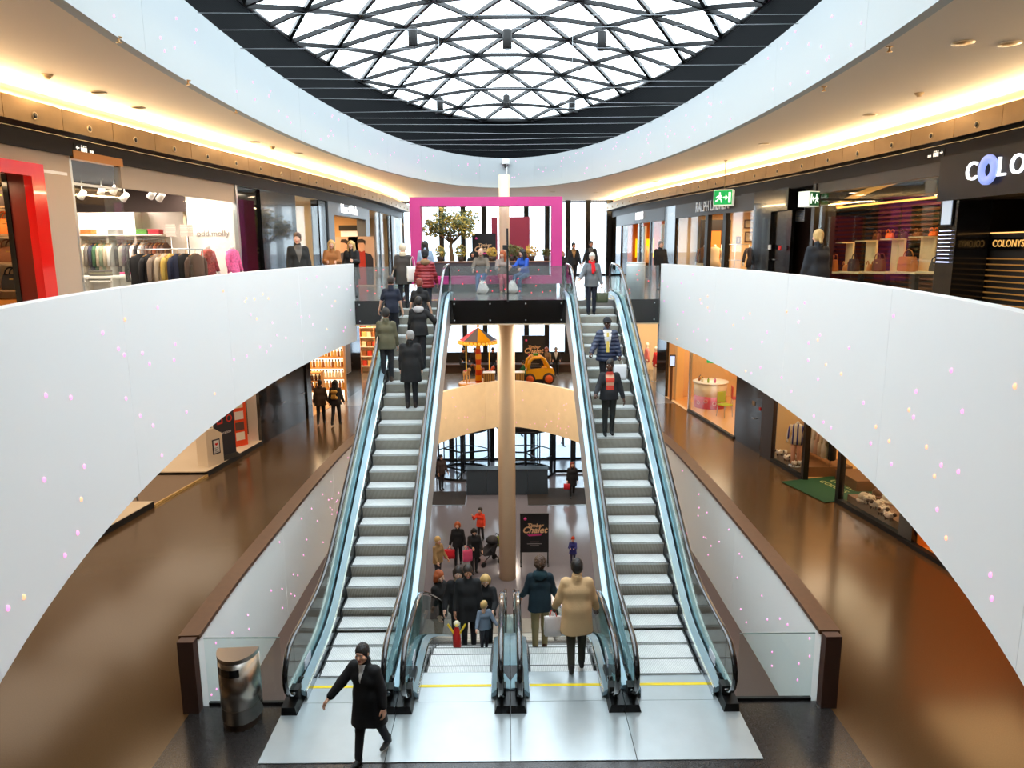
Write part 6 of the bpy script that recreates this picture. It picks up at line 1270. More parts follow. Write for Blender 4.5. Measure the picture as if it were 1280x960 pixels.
t = thing('yellow_sign', 'yellow sign board above the pale plush coats', 'sign', (RM.P(1022, 538, 1.7).x, RM.P(1022, 538, 1.7).y, 1.35), R(-30)); obj('panel', MB().box((0, 0, .35), (.9, .04, .5)), mat('sign_yellow', (246, 200, 20), .5, 0, (255, 200, 20), .4), t); obj('foot', MB().box((0, 0, -.62), (.06, .06, 1.44)), steel, t)
t = thing('entrance_mat', 'green entrance mat with pale lettering at the toy shop door', 'mat', (RM.X(18.4, .1), 18.4, .014), RM.rz(18.4) + R(12)); obj('mat_surface', MB().box((0, .5, .006), (1.75, 2.2, .012)), mat('mat_green', (20, 74, 46), .9, bump=(120, .3)), t)
for k, w_ in enumerate(('UNITED', 'COLORS')): text('lettering', w_, Matrix.Translation(t.location) @ Matrix.Rotation(t.rotation_euler.z, 4, 'Z') @ Vector((-.1, .45 + .32 * (1 - k), .0125)), .26, mat('mat_letter', (186, 190, 120), .8), t, (0, 0, 1), .004, up=Matrix.Rotation(t.rotation_euler.z, 3, 'Z') @ Vector((0, 1, 0)))
t = thing('low_table', 'slim steel framed table inside the toy shop door', 'table', (RM.X(17.2, 1.9), 17.2, .012), RM.rz(17.2)); obj('table_top', MB().box((0, 0, .5), (.9, .5, .04)), honey, t)
for sx in (-.42, .42):
    for sy in (-.22, .22): obj('leg', MB().tube([(sx, sy, 0), (sx, sy, .48)], .014, 6), steel, t)
# orange shop at the near end
RM.room(8.0, 14.65, 0, 3.7, 3.0, orange_wall, orange_wall, cream, mat('shop_floor_orange', (236, 160, 64), .3)); RM.light(13.2, 1.2, 3.65, 36, (255, 206, 140), 2, 2.4); RM.light(10.5, 1.2, 3.65, 12, (255, 206, 140), 1.2, 2)
t = thing('black_kerb', 'black kerb strip along the foot of the orange shop', 'kerb', (RM.X(11.5), 11.5, 0)); L = Vector(t.location); m = RM.run(MB(), 8.0, 15.1, 0, .1, -.05, .08); m.v = [(v[0] - L.x, v[1] - L.y, v[2] - L.z) for v in m.v]; obj('strip', m, black_matt, t)
for k, (y, d, c, lb) in enumerate(((14.2, .5, (90, 60, 80), 'violet crate of goods on the orange shop floor'), (13.8, .9, (206, 90, 30), 'orange crate of goods on the orange shop floor'), (13.4, .7, (180, 60, 24), 'red brown crate of goods on the orange shop floor'))):
    t = thing('crate', lb, 'crate', (RM.X(y, d), y, .012), RM.rz(y)); cm_ = mat('crate_%d' % k, c, .5); obj('base', MB().box((0, 0, .02), (.42, .3, .04)), cm_, t)
    for sx in (-1, 1): obj('side', MB().box((sx * .2, 0, .12), (.02, .3, .2)), cm_, t); obj('side', MB().box((0, sx * .14, .12), (.42, .02, .2)), cm_, t)
    for j in range(6): obj('goods', MB().ball((-.13 + .13 * (j % 3), -.06 + .12 * (j // 3), .14), .06, 8), mat('goods_fruit_%d' % (j % 2), [(226, 130, 30), (200, 60, 30)][j % 2], .5), t)
# ------------------------------------------------------------------ people: smooth bodies grown from limb capsules, then meshed
def net(prims, vox, cuts=(), wav=None):
    """prims: ('c', a, b, ra, rb, k) limb, ('e', centre, radii, k) ellipsoid, ('-', centre, radii, k) dent; cuts: (normal, c) keeps n.p <= c"""
    lo = np.full(3, 1e9); hi = np.full(3, -1e9)
    for p in prims:
        if p[0] == 'c':
            for q, r in ((p[1], p[3]), (p[2], p[4])): lo = np.minimum(lo, np.array(q) - r); hi = np.maximum(hi, np.array(q) + r)
        elif p[0] == 'e': lo = np.minimum(lo, np.array(p[1]) - np.array(p[2])); hi = np.maximum(hi, np.array(p[1]) + np.array(p[2]))
    lo -= vox * 2.5; hi += vox * 2.5
    n = np.ceil((hi - lo) / vox).astype(int) + 1
    ax = [lo[i] + vox * np.arange(n[i]) for i in range(3)]
    D = np.full(n, 1.0)
    for p in prims:
        if p[0] == 'c':
            a, b = np.array(p[1], float), np.array(p[2], float); ra, rb, k = p[3], p[4], p[5]; pad = max(ra, rb) + k + 2 * vox; l, h = np.minimum(a, b) - pad, np.maximum(a, b) + pad
        else: c, rr, k = np.array(p[1], float), np.array(p[2], float), p[3]; pad = rr + k + 2 * vox; l, h = c - pad, c + pad
        i0 = np.maximum(0, np.floor((l - lo) / vox).astype(int)); i1 = np.minimum(n, np.ceil((h - lo) / vox).astype(int) + 1)
        if np.any(i1 <= i0): continue
        X = ax[0][i0[0]:i1[0], None, None]; Y = ax[1][None, i0[1]:i1[1], None]; Z = ax[2][None, None, i0[2]:i1[2]]
        if p[0] == 'c':
            ab = b - a; L2 = max(ab @ ab, 1e-9); t = np.clip(((X - a[0]) * ab[0] + (Y - a[1]) * ab[1] + (Z - a[2]) * ab[2]) / L2, 0, 1)
            d = np.sqrt((X - a[0] - t * ab[0]) ** 2 + (Y - a[1] - t * ab[1]) ** 2 + (Z - a[2] - t * ab[2]) ** 2) - (ra + (rb - ra) * t)
        else: d = (np.sqrt(((X - c[0]) / rr[0]) ** 2 + ((Y - c[1]) / rr[1]) ** 2 + ((Z - c[2]) / rr[2]) ** 2) - 1) * rr.min()
        S_ = D[i0[0]:i1[0], i0[1]:i1[1], i0[2]:i1[2]]
        if p[0] == '-': e = -d; hh = np.maximum(k - np.abs(S_ - e), 0) / max(k, 1e-6); S_[...] = np.maximum(S_, e) + hh * hh * k * .25
        else: hh = np.maximum(k - np.abs(S_ - d), 0) / max(k, 1e-6); S_[...] = np.minimum(S_, d) - hh * hh * k * .25
    GX, GY, GZ = ax[0][:, None, None], ax[1][None, :, None], ax[2][None, None, :]
    if wav: D = D + wav(GX, GY, GZ)
    for nr, c in cuts: D = np.maximum(D, nr[0] * GX + nr[1] * GY + nr[2] * GZ - c)
    for i in range(3):
        sl = [slice(None)] * 3
        for e in (0, -1): sl[i] = e; D[tuple(sl)] = np.maximum(D[tuple(sl)], vox * .5)
    ins = D < 0; cx, cy, cz = [m - 1 for m in D.shape]
    cnt = np.zeros((cx, cy, cz), int); pos = np.zeros((cx, cy, cz, 3))
    num = np.zeros((cx, cy, cz))
    for dx, dy, dz in [(x, y, z) for x in (0, 1) for y in (0, 1) for z in (0, 1)]: cnt += ins[dx:dx + cx, dy:dy + cy, dz:dz + cz]
    act = (cnt > 0) & (cnt < 8)
    for axis in range(3):
        o = [0, 1, 2]; o.remove(axis)
        for u in (0, 1):
            for w in (0, 1):
                s0 = [0, 0, 0]; s0[o[0]] = u; s0[o[1]] = w; s1 = list(s0); s1[axis] = 1
                A = D[s0[0]:s0[0] + cx, s0[1]:s0[1] + cy, s0[2]:s0[2] + cz]; B = D[s1[0]:s1[0] + cx, s1[1]:s1[1] + cy, s1[2]:s1[2] + cz]
                cr = ((A < 0) != (B < 0)) & act; t = np.where(cr, A / np.where(cr, A - B, 1), 0)
                for q in range(3): pos[..., q] += np.where(cr, t if q == axis else s0[q], 0)
                num += cr
    idx = -np.ones((cx, cy, cz), int); ii = np.argwhere(act); idx[act] = np.arange(len(ii))
    V = lo + (ii + pos[act] / np.maximum(num[act], 1)[:, None]) * vox
    F = []
    for axis in range(3):
        o = [0, 1, 2]; o.remove(axis); a0, a1 = o
        sl0 = [slice(1, -1)] * 3; sl0[axis] = slice(0, -1); sl1 = [slice(1, -1)] * 3; sl1[axis] = slice(1, None)
        A, B = ins[tuple(sl0)], ins[tuple(sl1)]; e = np.argwhere(A != B)
        if not len(e): continue
        fl = A[tuple(e.T)]; e = e + 1; e[:, axis] -= 1
        q = []
        for u, w in ((0, 0), (1, 0), (1, 1), (0, 1)):
            c = e.copy(); c[:, a0] -= u; c[:, a1] -= w; q.append(idx[tuple(c.T)])
        q = np.stack(q, 1); flip = fl if axis != 1 else ~fl
        q[~flip] = q[~flip][:, ::-1]; F.append(q)
    return V, (np.concatenate(F) if F else np.zeros((0, 4), int))
def to_mesh(name, V, F, mats, mi=None):
    me = bpy.data.meshes.new(name); me.from_pydata([tuple(map(float, v)) for v in V], [], F.tolist() if hasattr(F, 'tolist') else F)
    for m_ in (mats if isinstance(mats, (list, tuple)) else [mats]): me.materials.append(m_)
    me.polygons.foreach_set('use_smooth', [True] * len(me.polygons))
    if mi is not None: me.polygons.foreach_set('material_index', [int(x) for x in mi])
    me.update(); return me
PI = math.pi
HEAD_PR = [('e', (0, .012, .022), (.076, .096, .098), .02), ('e', (0, -.018, -.055), (.058, .068, .07), .03), ('c', (0, -.088, .008), (0, -.108, -.030), .009, .015, .012), ('c', (-.034, -.080, .026), (.034, -.080, .026), .012, .012, .014),
           ('e', (-.042, -.062, -.028), (.028, .026, .03), .02), ('e', (.042, -.062, -.028), (.028, .026, .03), .02), ('e', (0, -.072, -.102), (.026, .022, .02), .02),
           ('-', (-.031, -.099, .006), (.020, .020, .012), .012), ('-', (.031, -.099, .006), (.020, .020, .012), .012),
           ('c', (-.018, -.082, -.064), (.018, -.082, -.064), .0085, .0085, .008), ('c', (-.014, -.081, -.078), (.014, -.081, -.078), .008, .008, .006),
           ('e', (-.079, .012, -.006), (.011, .022, .032), .008), ('e', (.079, .012, -.006), (.011, .022, .032), .008), ('c', (0, .022, -.07), (0, .035, -.19), .050, .056, .03)]
HEADS = {}
def head_template(fine):
    if fine not in HEADS:
        V, F = net(HEAD_PR, .0062 if fine else .010); c = V[F].mean(1)
        lips = (np.abs(c[:, 2] + .071) < .0135) & (np.abs(c[:, 0]) < .024) & (c[:, 1] < -.076); HEADS[fine] = (V, F, lips.astype(int))
    return HEADS[fine]
HANDS = {}
def hand_template(kind, fine):
    key = (kind, fine)
    if key in HANDS: return HANDS[key]
    pr = [('c', (0, .0, .02), (0, 0, -.02), .026, .028, .01), ('c', (0, -.022, -.035), (0, -.026, -.088), .016, .015, .018), ('c', (0, .022, -.035), (0, .024, -.082), .016, .014, .018), ('c', (0, 0, -.03), (0, 0, -.088), .018, .015, .018)]
    bend = {'relaxed': (18, 28, 24), 'grip': (62, 72, 48)}[kind]
    for y, L, dz in ((-.031, .072, -.090), (-.010, .080, -.094), (.011, .074, -.091), (.030, .058, -.083)):
        p = np.array([0, y, dz]); a = 0.0; rr = .0092
        for sg, b in zip((.45, .32, .25), bend):
            a += math.radians(b); q = p + L * sg * np.array([-math.sin(a), 0, -math.cos(a)]); pr.append(('c', tuple(p), tuple(q), rr, rr - .0008, .004)); p = q; rr -= .0008
    pr += [('c', (-.006, -.024, -.022), (-.020, -.052, -.055), .014, .0115, .012), ('c', (-.020, -.052, -.055), (-.030, -.056, -.085) if kind == 'relaxed' else (-.048, -.040, -.078), .011, .009, .004)]
    HANDS[key] = net(pr, .0055 if fine else .0085); return HANDS[key]
def smat(nm, c): return mat('skin_' + nm, c, .55)
SKIN = {'fair': (226, 176, 148), 'light': (214, 160, 130), 'tan': (186, 130, 98), 'dark': (84, 54, 40)}
HAIRC = {'black': (24, 20, 18), 'brown': (74, 50, 34), 'dark': (42, 32, 26), 'blond': (206, 168, 104), 'grey': (140, 138, 136), 'white': (214, 208, 196), 'red': (170, 84, 40), 'auburn': (120, 50, 34)}
def hair_mesh(style, fine):
    fc = ((0, -.86, -.5), .048); pr = [('e', (0, .016, .030), (.088, .108, .106), .01)]; cuts = [fc]; wav = None; v = .0075 if fine else .011
    rough = lambda X, Y, Z: .003 * np.sin(X * 160 + Z * 40) * np.cos(Y * 140)
    if style == 'short': pr.append(('e', (0, .045, -.03), (.074, .072, .06), .03)); cuts.append(((0, 0, -1), .075)); wav = rough
    elif style == 'bald': cuts += [((0, 0, 1), .035), ((0, 0, -1), .06)]; pr = [('e', (0, .018, .02), (.084, .104, .10), .01)]; fc2 = ((0, -1, 0), -.0); cuts.append(fc2)
    elif style == 'long':
        for sx in (-1, 1): pr += [('c', (sx * .06, .05, .02), (sx * .075, .075, -.24), .055, .045, .04), ('c', (sx * .080, -.005, .03), (sx * .088, -.02, -.22), .026, .032, .03)]
        cuts = [((0, -.80, -.1), .058)] if 0 else []; pr.append(('-', (0, -.125, -.045), (.062, .075, .10), .012)); wav = lambda X, Y, Z: .004 * np.sin(X * 190) * np.cos(Z * 50)
    elif style == 'bob':
        for sx in (-1, 1): pr += [('c', (sx * .065, .04, .0), (sx * .075, .05, -.10), .055, .04, .04), ('c', (sx * .082, -.005, .02), (sx * .086, -.01, -.09), .024, .022, .03)]
        cuts = []; pr.append(('-', (0, -.125, -.04), (.064, .078, .10), .012)); wav = rough
    elif style == 'bun': pr += [('e', (0, .085, .095), (.055, .055, .05), .02), ('e', (0, .05, -.03), (.07, .07, .06), .03)]; cuts.append(((0, 0, -1), .08)); wav = rough
    elif style == 'tail': pr += [('c', (0, .10, -.0), (0, .125, -.10), .035, .03, .02), ('e', (0, .045, -.03), (.074, .072, .06), .03)]; wav = rough
    elif style == 'curly': pr = [('e', (0, .022, .045), (.105, .118, .112), .01), ('e', (0, .06, .0), (.09, .08, .09), .03)]; cuts = [((0, -.86, -.5), .056), ((0, 0, -1), .085)]; wav = lambda X, Y, Z: .010 * np.sin(X * 95 + 1) * np.sin(Y * 95) * np.sin(Z * 95)
    elif style == 'beanie': pr = [('e', (0, .014, .036), (.094, .113, .112), .01)]; cuts = [((0, -.55, -.83), .02)]
    elif style == 'cap': pr = [('e', (0, .012, .034), (.094, .116, .098), .01), ('c', (-.04, -.10, .045), (.04, -.10, .045), .022, .022, .02)]; cuts = [((0, -.25, -.96), -.018)]
    return net(pr, v, cuts, wav)
HAIRM = {}
PERSON_N = [0]
def rotx(a):
    c, s = math.cos(a), math.sin(a); return np.array([[1, 0, 0], [0, c, -s], [0, s, c]])
def rotz(a):
    c, s = math.cos(a), math.sin(a); return np.array([[c, -s, 0], [s, c, 0], [0, 0, 1]])
def person(label, loc, rz=0.0, h=1.72, legs=(4, 4, -4, 4), arms=((5, 8, 15, 0), (5, 8, 15, 0)), lean=2, head=(0, 0), skin='light', hair=('short', 'dark'), top=('jacket', (30, 30, 32), .78), inner=None, legc=(34, 34, 40), shoe=(28, 26, 26),
           girth=1.0, vox=.017, fine=False, hands=('relaxed', 'relaxed'), hat=None, scarf=None, child=False, group=None, bare=False, tmat=None, kind='person', puffer=False, hood=None, vee=None):
    """front looks to local -y; arms and legs: (person's right = -x, person's left = +x)"""
    s = h / 1.75; t = thing('person', label, kind, loc, rz, group)
    L = 1.0; HP = np.array([0, 0, .90]); hs = 1.18 if child else 1.0
    J = {}; low = 9
    for sx, (ha, ka) in ((-1, legs[:2]), (1, legs[2:])):
        a, b = math.radians(ha), math.radians(ha - ka); hip = HP + np.array([sx * .085, 0, 0]); kn = hip + .43 * np.array([0, -math.sin(a), -math.cos(a)]); an = kn + .40 * np.array([0, -math.sin(b), -math.cos(b)])
        J['hip', sx], J['knee', sx], J['ank', sx] = hip, kn, an; low = min(low, an[2])
    off = np.array([0, 0, .075 - low])
    for k in list(J): J[k] = J[k] + off
    P = HP + off; Rl = rotx(math.radians(lean))       # positive lean tips the chest to -y
    tor = lambda x, y, z: P + Rl @ np.array([x, y, z - .90])
    for sx, (fw, ab, el, inw) in ((-1, arms[0]), (1, arms[1])):
        f, a, e, iw = [math.radians(v) for v in (fw, ab, el, inw)]; sh = tor(sx * .163 * (.85 + .15 * girth), 0, 1.385)
        d1 = np.array([sx * math.sin(a), -math.sin(f) * math.cos(a), -math.cos(f) * math.cos(a)]); d2 = np.array([sx * math.sin(a - iw), -math.sin(f + e) * math.cos(a - iw), -math.cos(f + e) * math.cos(a - iw)])
        eb = sh + .285 * d1; wr = eb + .245 * d2; J['sh', sx], J['elb', sx], J['wri', sx], J['fd', sx] = sh, eb, wr, d2
    g = girth; nb = tor(0, .015, 1.46); hc = tor(0, -.012, 1.625 + (.02 if child else 0)); Rh = Rl @ rotz(math.radians(head[0])) @ rotx(math.radians(head[1]))
    # body
    pr = [('c', tor(-.06, .0, .96), tor(.06, .0, .96), .098 * g, .098 * g, .05), ('c', tor(-.055, 0, 1.08), tor(.055, 0, 1.08), .088 * g, .088 * g, .06), ('c', tor(-.075, 0, 1.26), tor(.075, 0, 1.26), .098 * g, .098 * g, .06), ('c', tor(-.12, .005, 1.378), tor(.12, .005, 1.378), .05, .05, .05), ('c', nb, hc + Rh @ np.array([0, .02, -.07]), .052, .048, .03)]
    for sx in (-1, 1):
        pr += [('c', J['hip', sx], J['knee', sx], .078 * g, .055, .03), ('c', J['knee', sx], J['ank', sx], .053, .038, .02), ('c', J['sh', sx], J['elb', sx], .050, .040, .03), ('c', J['elb', sx], J['wri', sx], .039, .027, .02)]
        fo = J['ank', sx]; pr.append(('c', fo + (0, .03, -.035), fo + (0, -.13, -.045), .032, .028, .02))
    V, F = net(pr, .022 if not fine else .016)
    HV, HF, lips = head_template(fine); parts = [(V, F, np.zeros(len(F), int)), ((HV * hs) @ Rh.T + hc, HF, lips)]
    for i, sx in enumerate((-1, 1)):
        hv, hf = hand_template(hands[i], fine); hv = hv * (1.08 if not child else .95)
        d = -J['fd', sx]; ref = np.array([0, 1.0, 0]) if abs(d[1]) < .9 else np.array([0, 0, 1.0]); yv = ref - d * (ref @ d); yv /= np.linalg.norm(yv); xv = np.cross(yv, d); M = np.stack([xv * (1 if sx > 0 else -1) , yv, d], 1)
        q = hv @ M.T + J['wri', sx]; parts.append((q, hf if sx > 0 else hf[:, ::-1], np.zeros(len(hf), int)))
    b = 0; VV, FF, MI = [], [], []
    for v, f_, m_ in parts: VV.append(v); FF.append(f_ + b); MI.append(m_); b += len(v)
    obj_ = lambda nm, V, F, ms, par=t, mi=None: link(nm, to_mesh(nm, V * s, F, ms, mi), par)
    sm = smat(skin, SKIN[skin]); obj_('body', np.concatenate(VV), np.concatenate(FF), [sm, mat('lips_' + skin, {'dark': (92, 44, 40)}.get(skin, (186, 96, 88)), .45)], t, np.concatenate(MI))
    if abs((rz + math.pi) % (2 * math.pi) - math.pi) < 1.9:     # the face can be seen
        for sx in (-1, 1):
            p = (hc + Rh @ (np.array([sx * .031, -.079, .006]) * hs)) * s
            m = MB().ball(tuple(p), .0125 * s * hs, 10, 0); q = p + Rh @ np.array([0, -.0075, 0]) * s; m.ball(tuple(q), .0066 * s * hs, 8, 1); obj('eye', m, [mat('eye_white', (232, 228, 222), .3), mat('eye_iris', (40, 30, 24), .2)], t)
    # trousers, shoes
    tp = [('c', tor(-.055, 0, .95), tor(.055, 0, .95), .108 * g, .108 * g, .05)]
    for sx in (-1, 1): tp += [('c', J['hip', sx], J['knee', sx], .092 * g, .066, .03), ('c', J['knee', sx], J['ank', sx] + (J['knee', sx] - J['ank', sx]) * .06, .066, .052, .02)]
    obj_('trousers', *net(tp, vox, [((0, 0, 1), P[2] + .12)]), mat('trouser_%d_%d_%d' % legc, legc, .85))
    for sx in (-1, 1):
        fo = J['ank', sx]; obj_('shoe', *net([('c', fo + (0, .035, -.038), fo + (0, -.05, -.035), .038, .04, .02), ('c', fo + (0, -.05, -.04), fo + (0, -.15, -.048), .04, .031, .02), ('c', fo + (0, .02, .0), fo + (0, .015, .04), .04, .045, .02)], .013, [((0, 0, -1), -(fo[2] - .073))]), mat('shoe_%d_%d_%d' % shoe, shoe, .5))
    # upper garment
    style, col, hem = top; loose = {'tee': .006, 'sweater': .012, 'jacket': .022, 'coat': .030, 'dress': .02}[style] + (.012 if puffer else 0)
    jp = [('c', tor(-.06, 0, .98), tor(.06, 0, .98), .106 * g + loose * .7, .106 * g + loose * .7, .06), ('c', tor(-.055, 0, 1.10), tor(.055, 0, 1.10), .098 * g + loose, .098 * g + loose, .06), ('c', tor(-.078, 0, 1.26), tor(.078, 0, 1.26), .104 * g + loose * .8, .104 * g + loose * .8, .06), ('c', tor(-.125, .005, 1.376), tor(.125, .005, 1.376), .054 + loose * .5, .054 + loose * .5, .05), ('c', tor(0, .01, 1.43), nb + Rl @ np.array([0, 0, .035]), .085, .066 + loose * .3, .03)]
    if hem < .90:
        zz = hem - .02; bl = np.array([0, (J['knee', -1][1] + J['knee', 1][1]) * .25, 0])
        for sx in (-1, 1): jp.append(('c', tor(sx * .058, 0, .98), P + np.array([sx * .075, 0, zz - .90]) + bl + .35 * (J['knee', sx] - J['hip', sx]) * np.array([0, 1, 0]), .11 * g + loose, .118 * g + loose * 1.4, .06))
    for sx in (-1, 1):
        if style == 'tee': jp.append(('c', J['sh', sx], J['sh', sx] * .25 + J['elb', sx] * .75, .058, .056, .04))
        else: w = J['wri', sx]; jp += [('c', J['sh', sx], J['elb', sx], .058 + loose * .7, .050 + loose * .6, .04), ('c', J['elb', sx], w + (J['elb', sx] - w) * .08, .050 + loose * .6, .038 + loose * .55, .03)]
    cm = tmat or mat('%s_%d_%d_%d' % ((style,) + tuple(col)), col, .85 if not puffer else .5, bump=(40, .25))
    wavf = (lambda X, Y, Z: .007 * np.cos(Z * 2 * math.pi / .085)) if puffer else None
    hz = P[2] - .90 + hem
    openf = inner is not None
    obj_(('jacket' if style in ('jacket', 'coat') else 'top'), *net(jp, vox, [((0, 0, -1), -hz)] if hem < 1.2 else [], wavf), cm)
    if openf:
        kk, zb = (.26, 1.08) if vee is None else vee; zb += P[2] - .90
        ip = [(q[0], q[1], q[2], q[3] + .006, q[4] + .006, q[5]) for q in jp[:5]]; Lz = Rl @ np.array([0, 0, 1.0])
        obj_('shirt', *net(ip, .012, [((1, 0, -kk), -kk * zb + .008), ((-1, 0, -kk), -kk * zb + .008), ((0, 1, 0), -.04), ((0, 0, 1), nb[2] + .02), ((0, 0, -1), -max(zb - .02, hz))]), inner)
    if style in ('jacket', 'coat') and not hood: obj_('collar', *net([('c', nb + Rl @ np.array([.05 * math.cos(a), .01 + .055 * math.sin(a), -.01]), nb + Rl @ np.array([.062 * math.cos(a), .015 + .062 * math.sin(a), .045]), .026, .018, .015) for a in [2 * math.pi * k / 9 for k in range(9) if k not in (7, 6)]], .012), cm)
    if hood: obj_('hood', *net([('e', tuple(nb + Rl @ np.array([0, .075, -.02])), (.125, .07, .085), .03), ('c', nb + Rl @ np.array([-.08, .01, .0]), nb + Rl @ np.array([.08, .01, 0]), .045, .045, .05)], .014), mat('hood_%d_%d_%d' % hood, hood, .95, bump=(70, .6)))
    if scarf: obj_('scarf', *net([('c', nb + Rl @ np.array([.058 * math.cos(a), .008 + .06 * math.sin(a), .0]), nb + Rl @ np.array([.066 * math.cos(a), .012 + .066 * math.sin(a), .05]), .036, .03, .02) for a in [2 * math.pi * k / 10 for k in range(10)]] + [('c', nb + Rl @ np.array([.01, -.09, -.01]), tor(.02, -.145, 1.20), .035, .04, .02), ('c', nb + Rl @ np.array([.04, -.09, -.01]), tor(.06, -.14, 1.26), .03, .035, .02)], .013), mat('scarf_%d_%d_%d' % scarf, scarf, .9))
    if hair:
        key = (hair[0], fine)
        if key not in HAIRM: HAIRM[key] = hair_mesh(*key)
        hv, hf = HAIRM[key]; obj_('hair', (hv * hs) @ Rh.T + hc, hf, mat('hair_' + hair[1], HAIRC[hair[1]], .55, bump=(120, .5)))
    if hat:
        key = (hat[0], fine)
        if key not in HAIRM: HAIRM[key] = hair_mesh(*key)
        hv, hf = HAIRM[key]; obj_('hat', (hv * hs * 1.05) @ Rh.T + hc, hf, mat('hat_%d_%d_%d' % hat[1], hat[1], .9, bump=(90, .4)))
    Mw = Matrix.Translation(loc) @ Matrix.Rotation(rz, 4, 'Z')
    t['joints'] = 0
    return t, {sx: Mw @ Vector((J['wri', sx] + J['fd', sx] * .085) * s) for sx in (-1, 1)}, {'sh': {sx: Mw @ Vector(J['sh', sx] * s) for sx in (-1, 1)}, 'nb': Mw @ Vector(nb * s)}
def bag(name, label, cat, hand, rz, w, h, d, col, strap=.14, col2=None, rough=.5):
    """soft carrier hung from a hand or shoulder point"""
    t = thing(name, label, cat, (hand.x, hand.y, hand.z - strap - h), rz); cm = mat('%s_%d_%d_%d' % ((name,) + tuple(col)), col, rough, bump=(14, .3))
    m = MB(); n = 20; pw = lambda c: math.copysign(abs(c) ** .5, c); rings = [(.80, .75, 0), (.95, .98, .03), (1.0, 1.0, .3), (.98, .9, .6), (.96, .62, .85), (.97, .4, 1.0)]
    V = [(pw(math.cos(2 * PI * j / n)) * w / 2 * a + .008 * math.sin(3 * j + 9 * z), pw(math.sin(2 * PI * j / n)) * d / 2 * b + .006 * math.sin(2 * j + 7 * z), z * h) for a, b, z in rings for j in range(n)]
    m.add(V, [(i * n + j, i * n + (j + 1) % n, (i + 1) * n + (j + 1) % n, (i + 1) * n + j) for i in range(len(rings) - 1) for j in range(n)] + [tuple(reversed(range(n))), tuple(range((len(rings) - 1) * n, len(rings) * n))], 0, True); obj('body', m, cm, t)
    for sy in (-1, 1): obj('handle', MB().tube([(-w * .2, sy * d * .1, h * .95), (-w * .12, sy * d * .05, h + strap * .7), (0, 0, h + strap), (w * .12, sy * d * .05, h + strap * .7), (w * .2, sy * d * .1, h * .95)], .008, 6), cm if not col2 else mat('handle_%d_%d_%d' % tuple(col2), col2, .5), t)
    return t
def tread(zf, y): k = math.floor((y - 9.95) / .404); yk = 9.95 + .404 * k; return yk + .21, max(min(zf(yk), Z_UP), Z_LOW) + .004
def up_head(px, py, h, x=None):        # stands on an outer escalator, head top at the pixel
    y = 9.6
    while y < 21.5:
        p = at(px, py, Y=y); z = tread(z_out, y)[1]
        if p.z <= z + h: break
        y += .02
    yy, z = tread(z_out, y); return (at(px, py, Y=yy).x, yy, z)
BLK, CH = (22, 22, 24), (34, 34, 38)
# --- foreground walker
p = at(462, 952, z=.013)
person('man in a black overcoat striding past the foot of the escalators, arm swung out', (at(462, 900, Y=8.2).x, 8.2, .0135), R(-24), 1.62, (14, 4, -14, 12), ((20, 32, 14, 4), (-10, 10, 16, 0)), 7, (10, -8), 'light', ('short', 'black'), ('coat', BLK, .56), mat('shirt_white', (226, 224, 222), .8), CH, BLK, 1.06, .012, True, vee=(.2, 1.24))
# --- outer escalator, going up
A = up_head(512, 418, 1.76); pa, ha, _ = person('grey haired man in a long black overcoat riding up, hand on the rail', A, PI, 1.76, (2, 3, -2, 3), ((20, 10, 10, 0), (28, 22, 38, 0)) if 0 else ((4, 7, 12, 0), (4, 7, 12, 0)), 1, (35, 0), 'fair', ('short', 'grey'), ('coat', BLK, .60), None, CH, (46, 36, 32), 1.1, .014)
A = up_head(482, 397, 1.72); person('man in an olive field jacket and dark cap riding up the escalator', A, PI, 1.72, (3, 4, -3, 5), ((5, 8, 14, 0), (5, 8, 14, 0)), 2, (0, 4), 'light', ('short', 'dark'), ('jacket', (92, 88, 66), .80), None, CH, (70, 52, 40), 1.05, .014, hat=('beanie', (52, 50, 48)))
A = up_head(523, 383, 1.74); person('person in a black hooded jacket with grey hood, elbow out over the rail', A, PI, 1.74, (3, 4, -3, 4), ((6, 10, 20, 0), (6, 38, 30, -10)) if 0 else ((6, 44, 40, 40), (6, 10, 20, 0)), 4, (0, 0), 'light', ('short', 'black'), ('jacket', BLK, .82), None, CH, BLK, 1.06, .014, hood=(176, 172, 172))
A = up_head(488, 352, 1.74); person('man in a navy short sleeved shirt riding up near the top, bare forearms', A, PI, 1.74, (3, 4, -3, 4), ((5, 10, 15, 0), (8, 18, 20, 0)), 2, (0, 0), 'fair', ('short', 'dark'), ('tee', (26, 32, 50), .84), None, (20, 22, 32), BLK, 1.02, .015)
A = up_head(524, 350, 1.68); person('red haired person in a black short sleeved shirt and violet sash riding up', A, PI, 1.68, (3, 4, -3, 4), ((5, 12, 15, 0), (5, 12, 15, 0)), 2, (0, 0), 'fair', ('short', 'auburn'), ('tee', BLK, .86), None, (64, 54, 110), BLK, 1.0, .015)
A = up_head(503, 308, 1.70); pa, ha, sa = person('woman in a dark coat and pale knitted hat riding up with a white tote', A, PI, 1.70, (3, 4, -3, 4), ((5, 9, 14, 0), (5, 9, 14, 0)), 3, (0, 4), 'fair', None, ('coat', (60, 54, 50), .66), None, (30, 30, 36), BLK, 1.0, .015, hat=('beanie', (222, 206, 178)), scarf=(220, 204, 176))
bag('tote_bag', 'white cloth tote hanging from the shoulder of the woman with the pale hat', 'bag', sa['sh'][-1] + Vector((.11, -.10, .04)), R(25), .34, .42, .12, (236, 230, 220), .26)
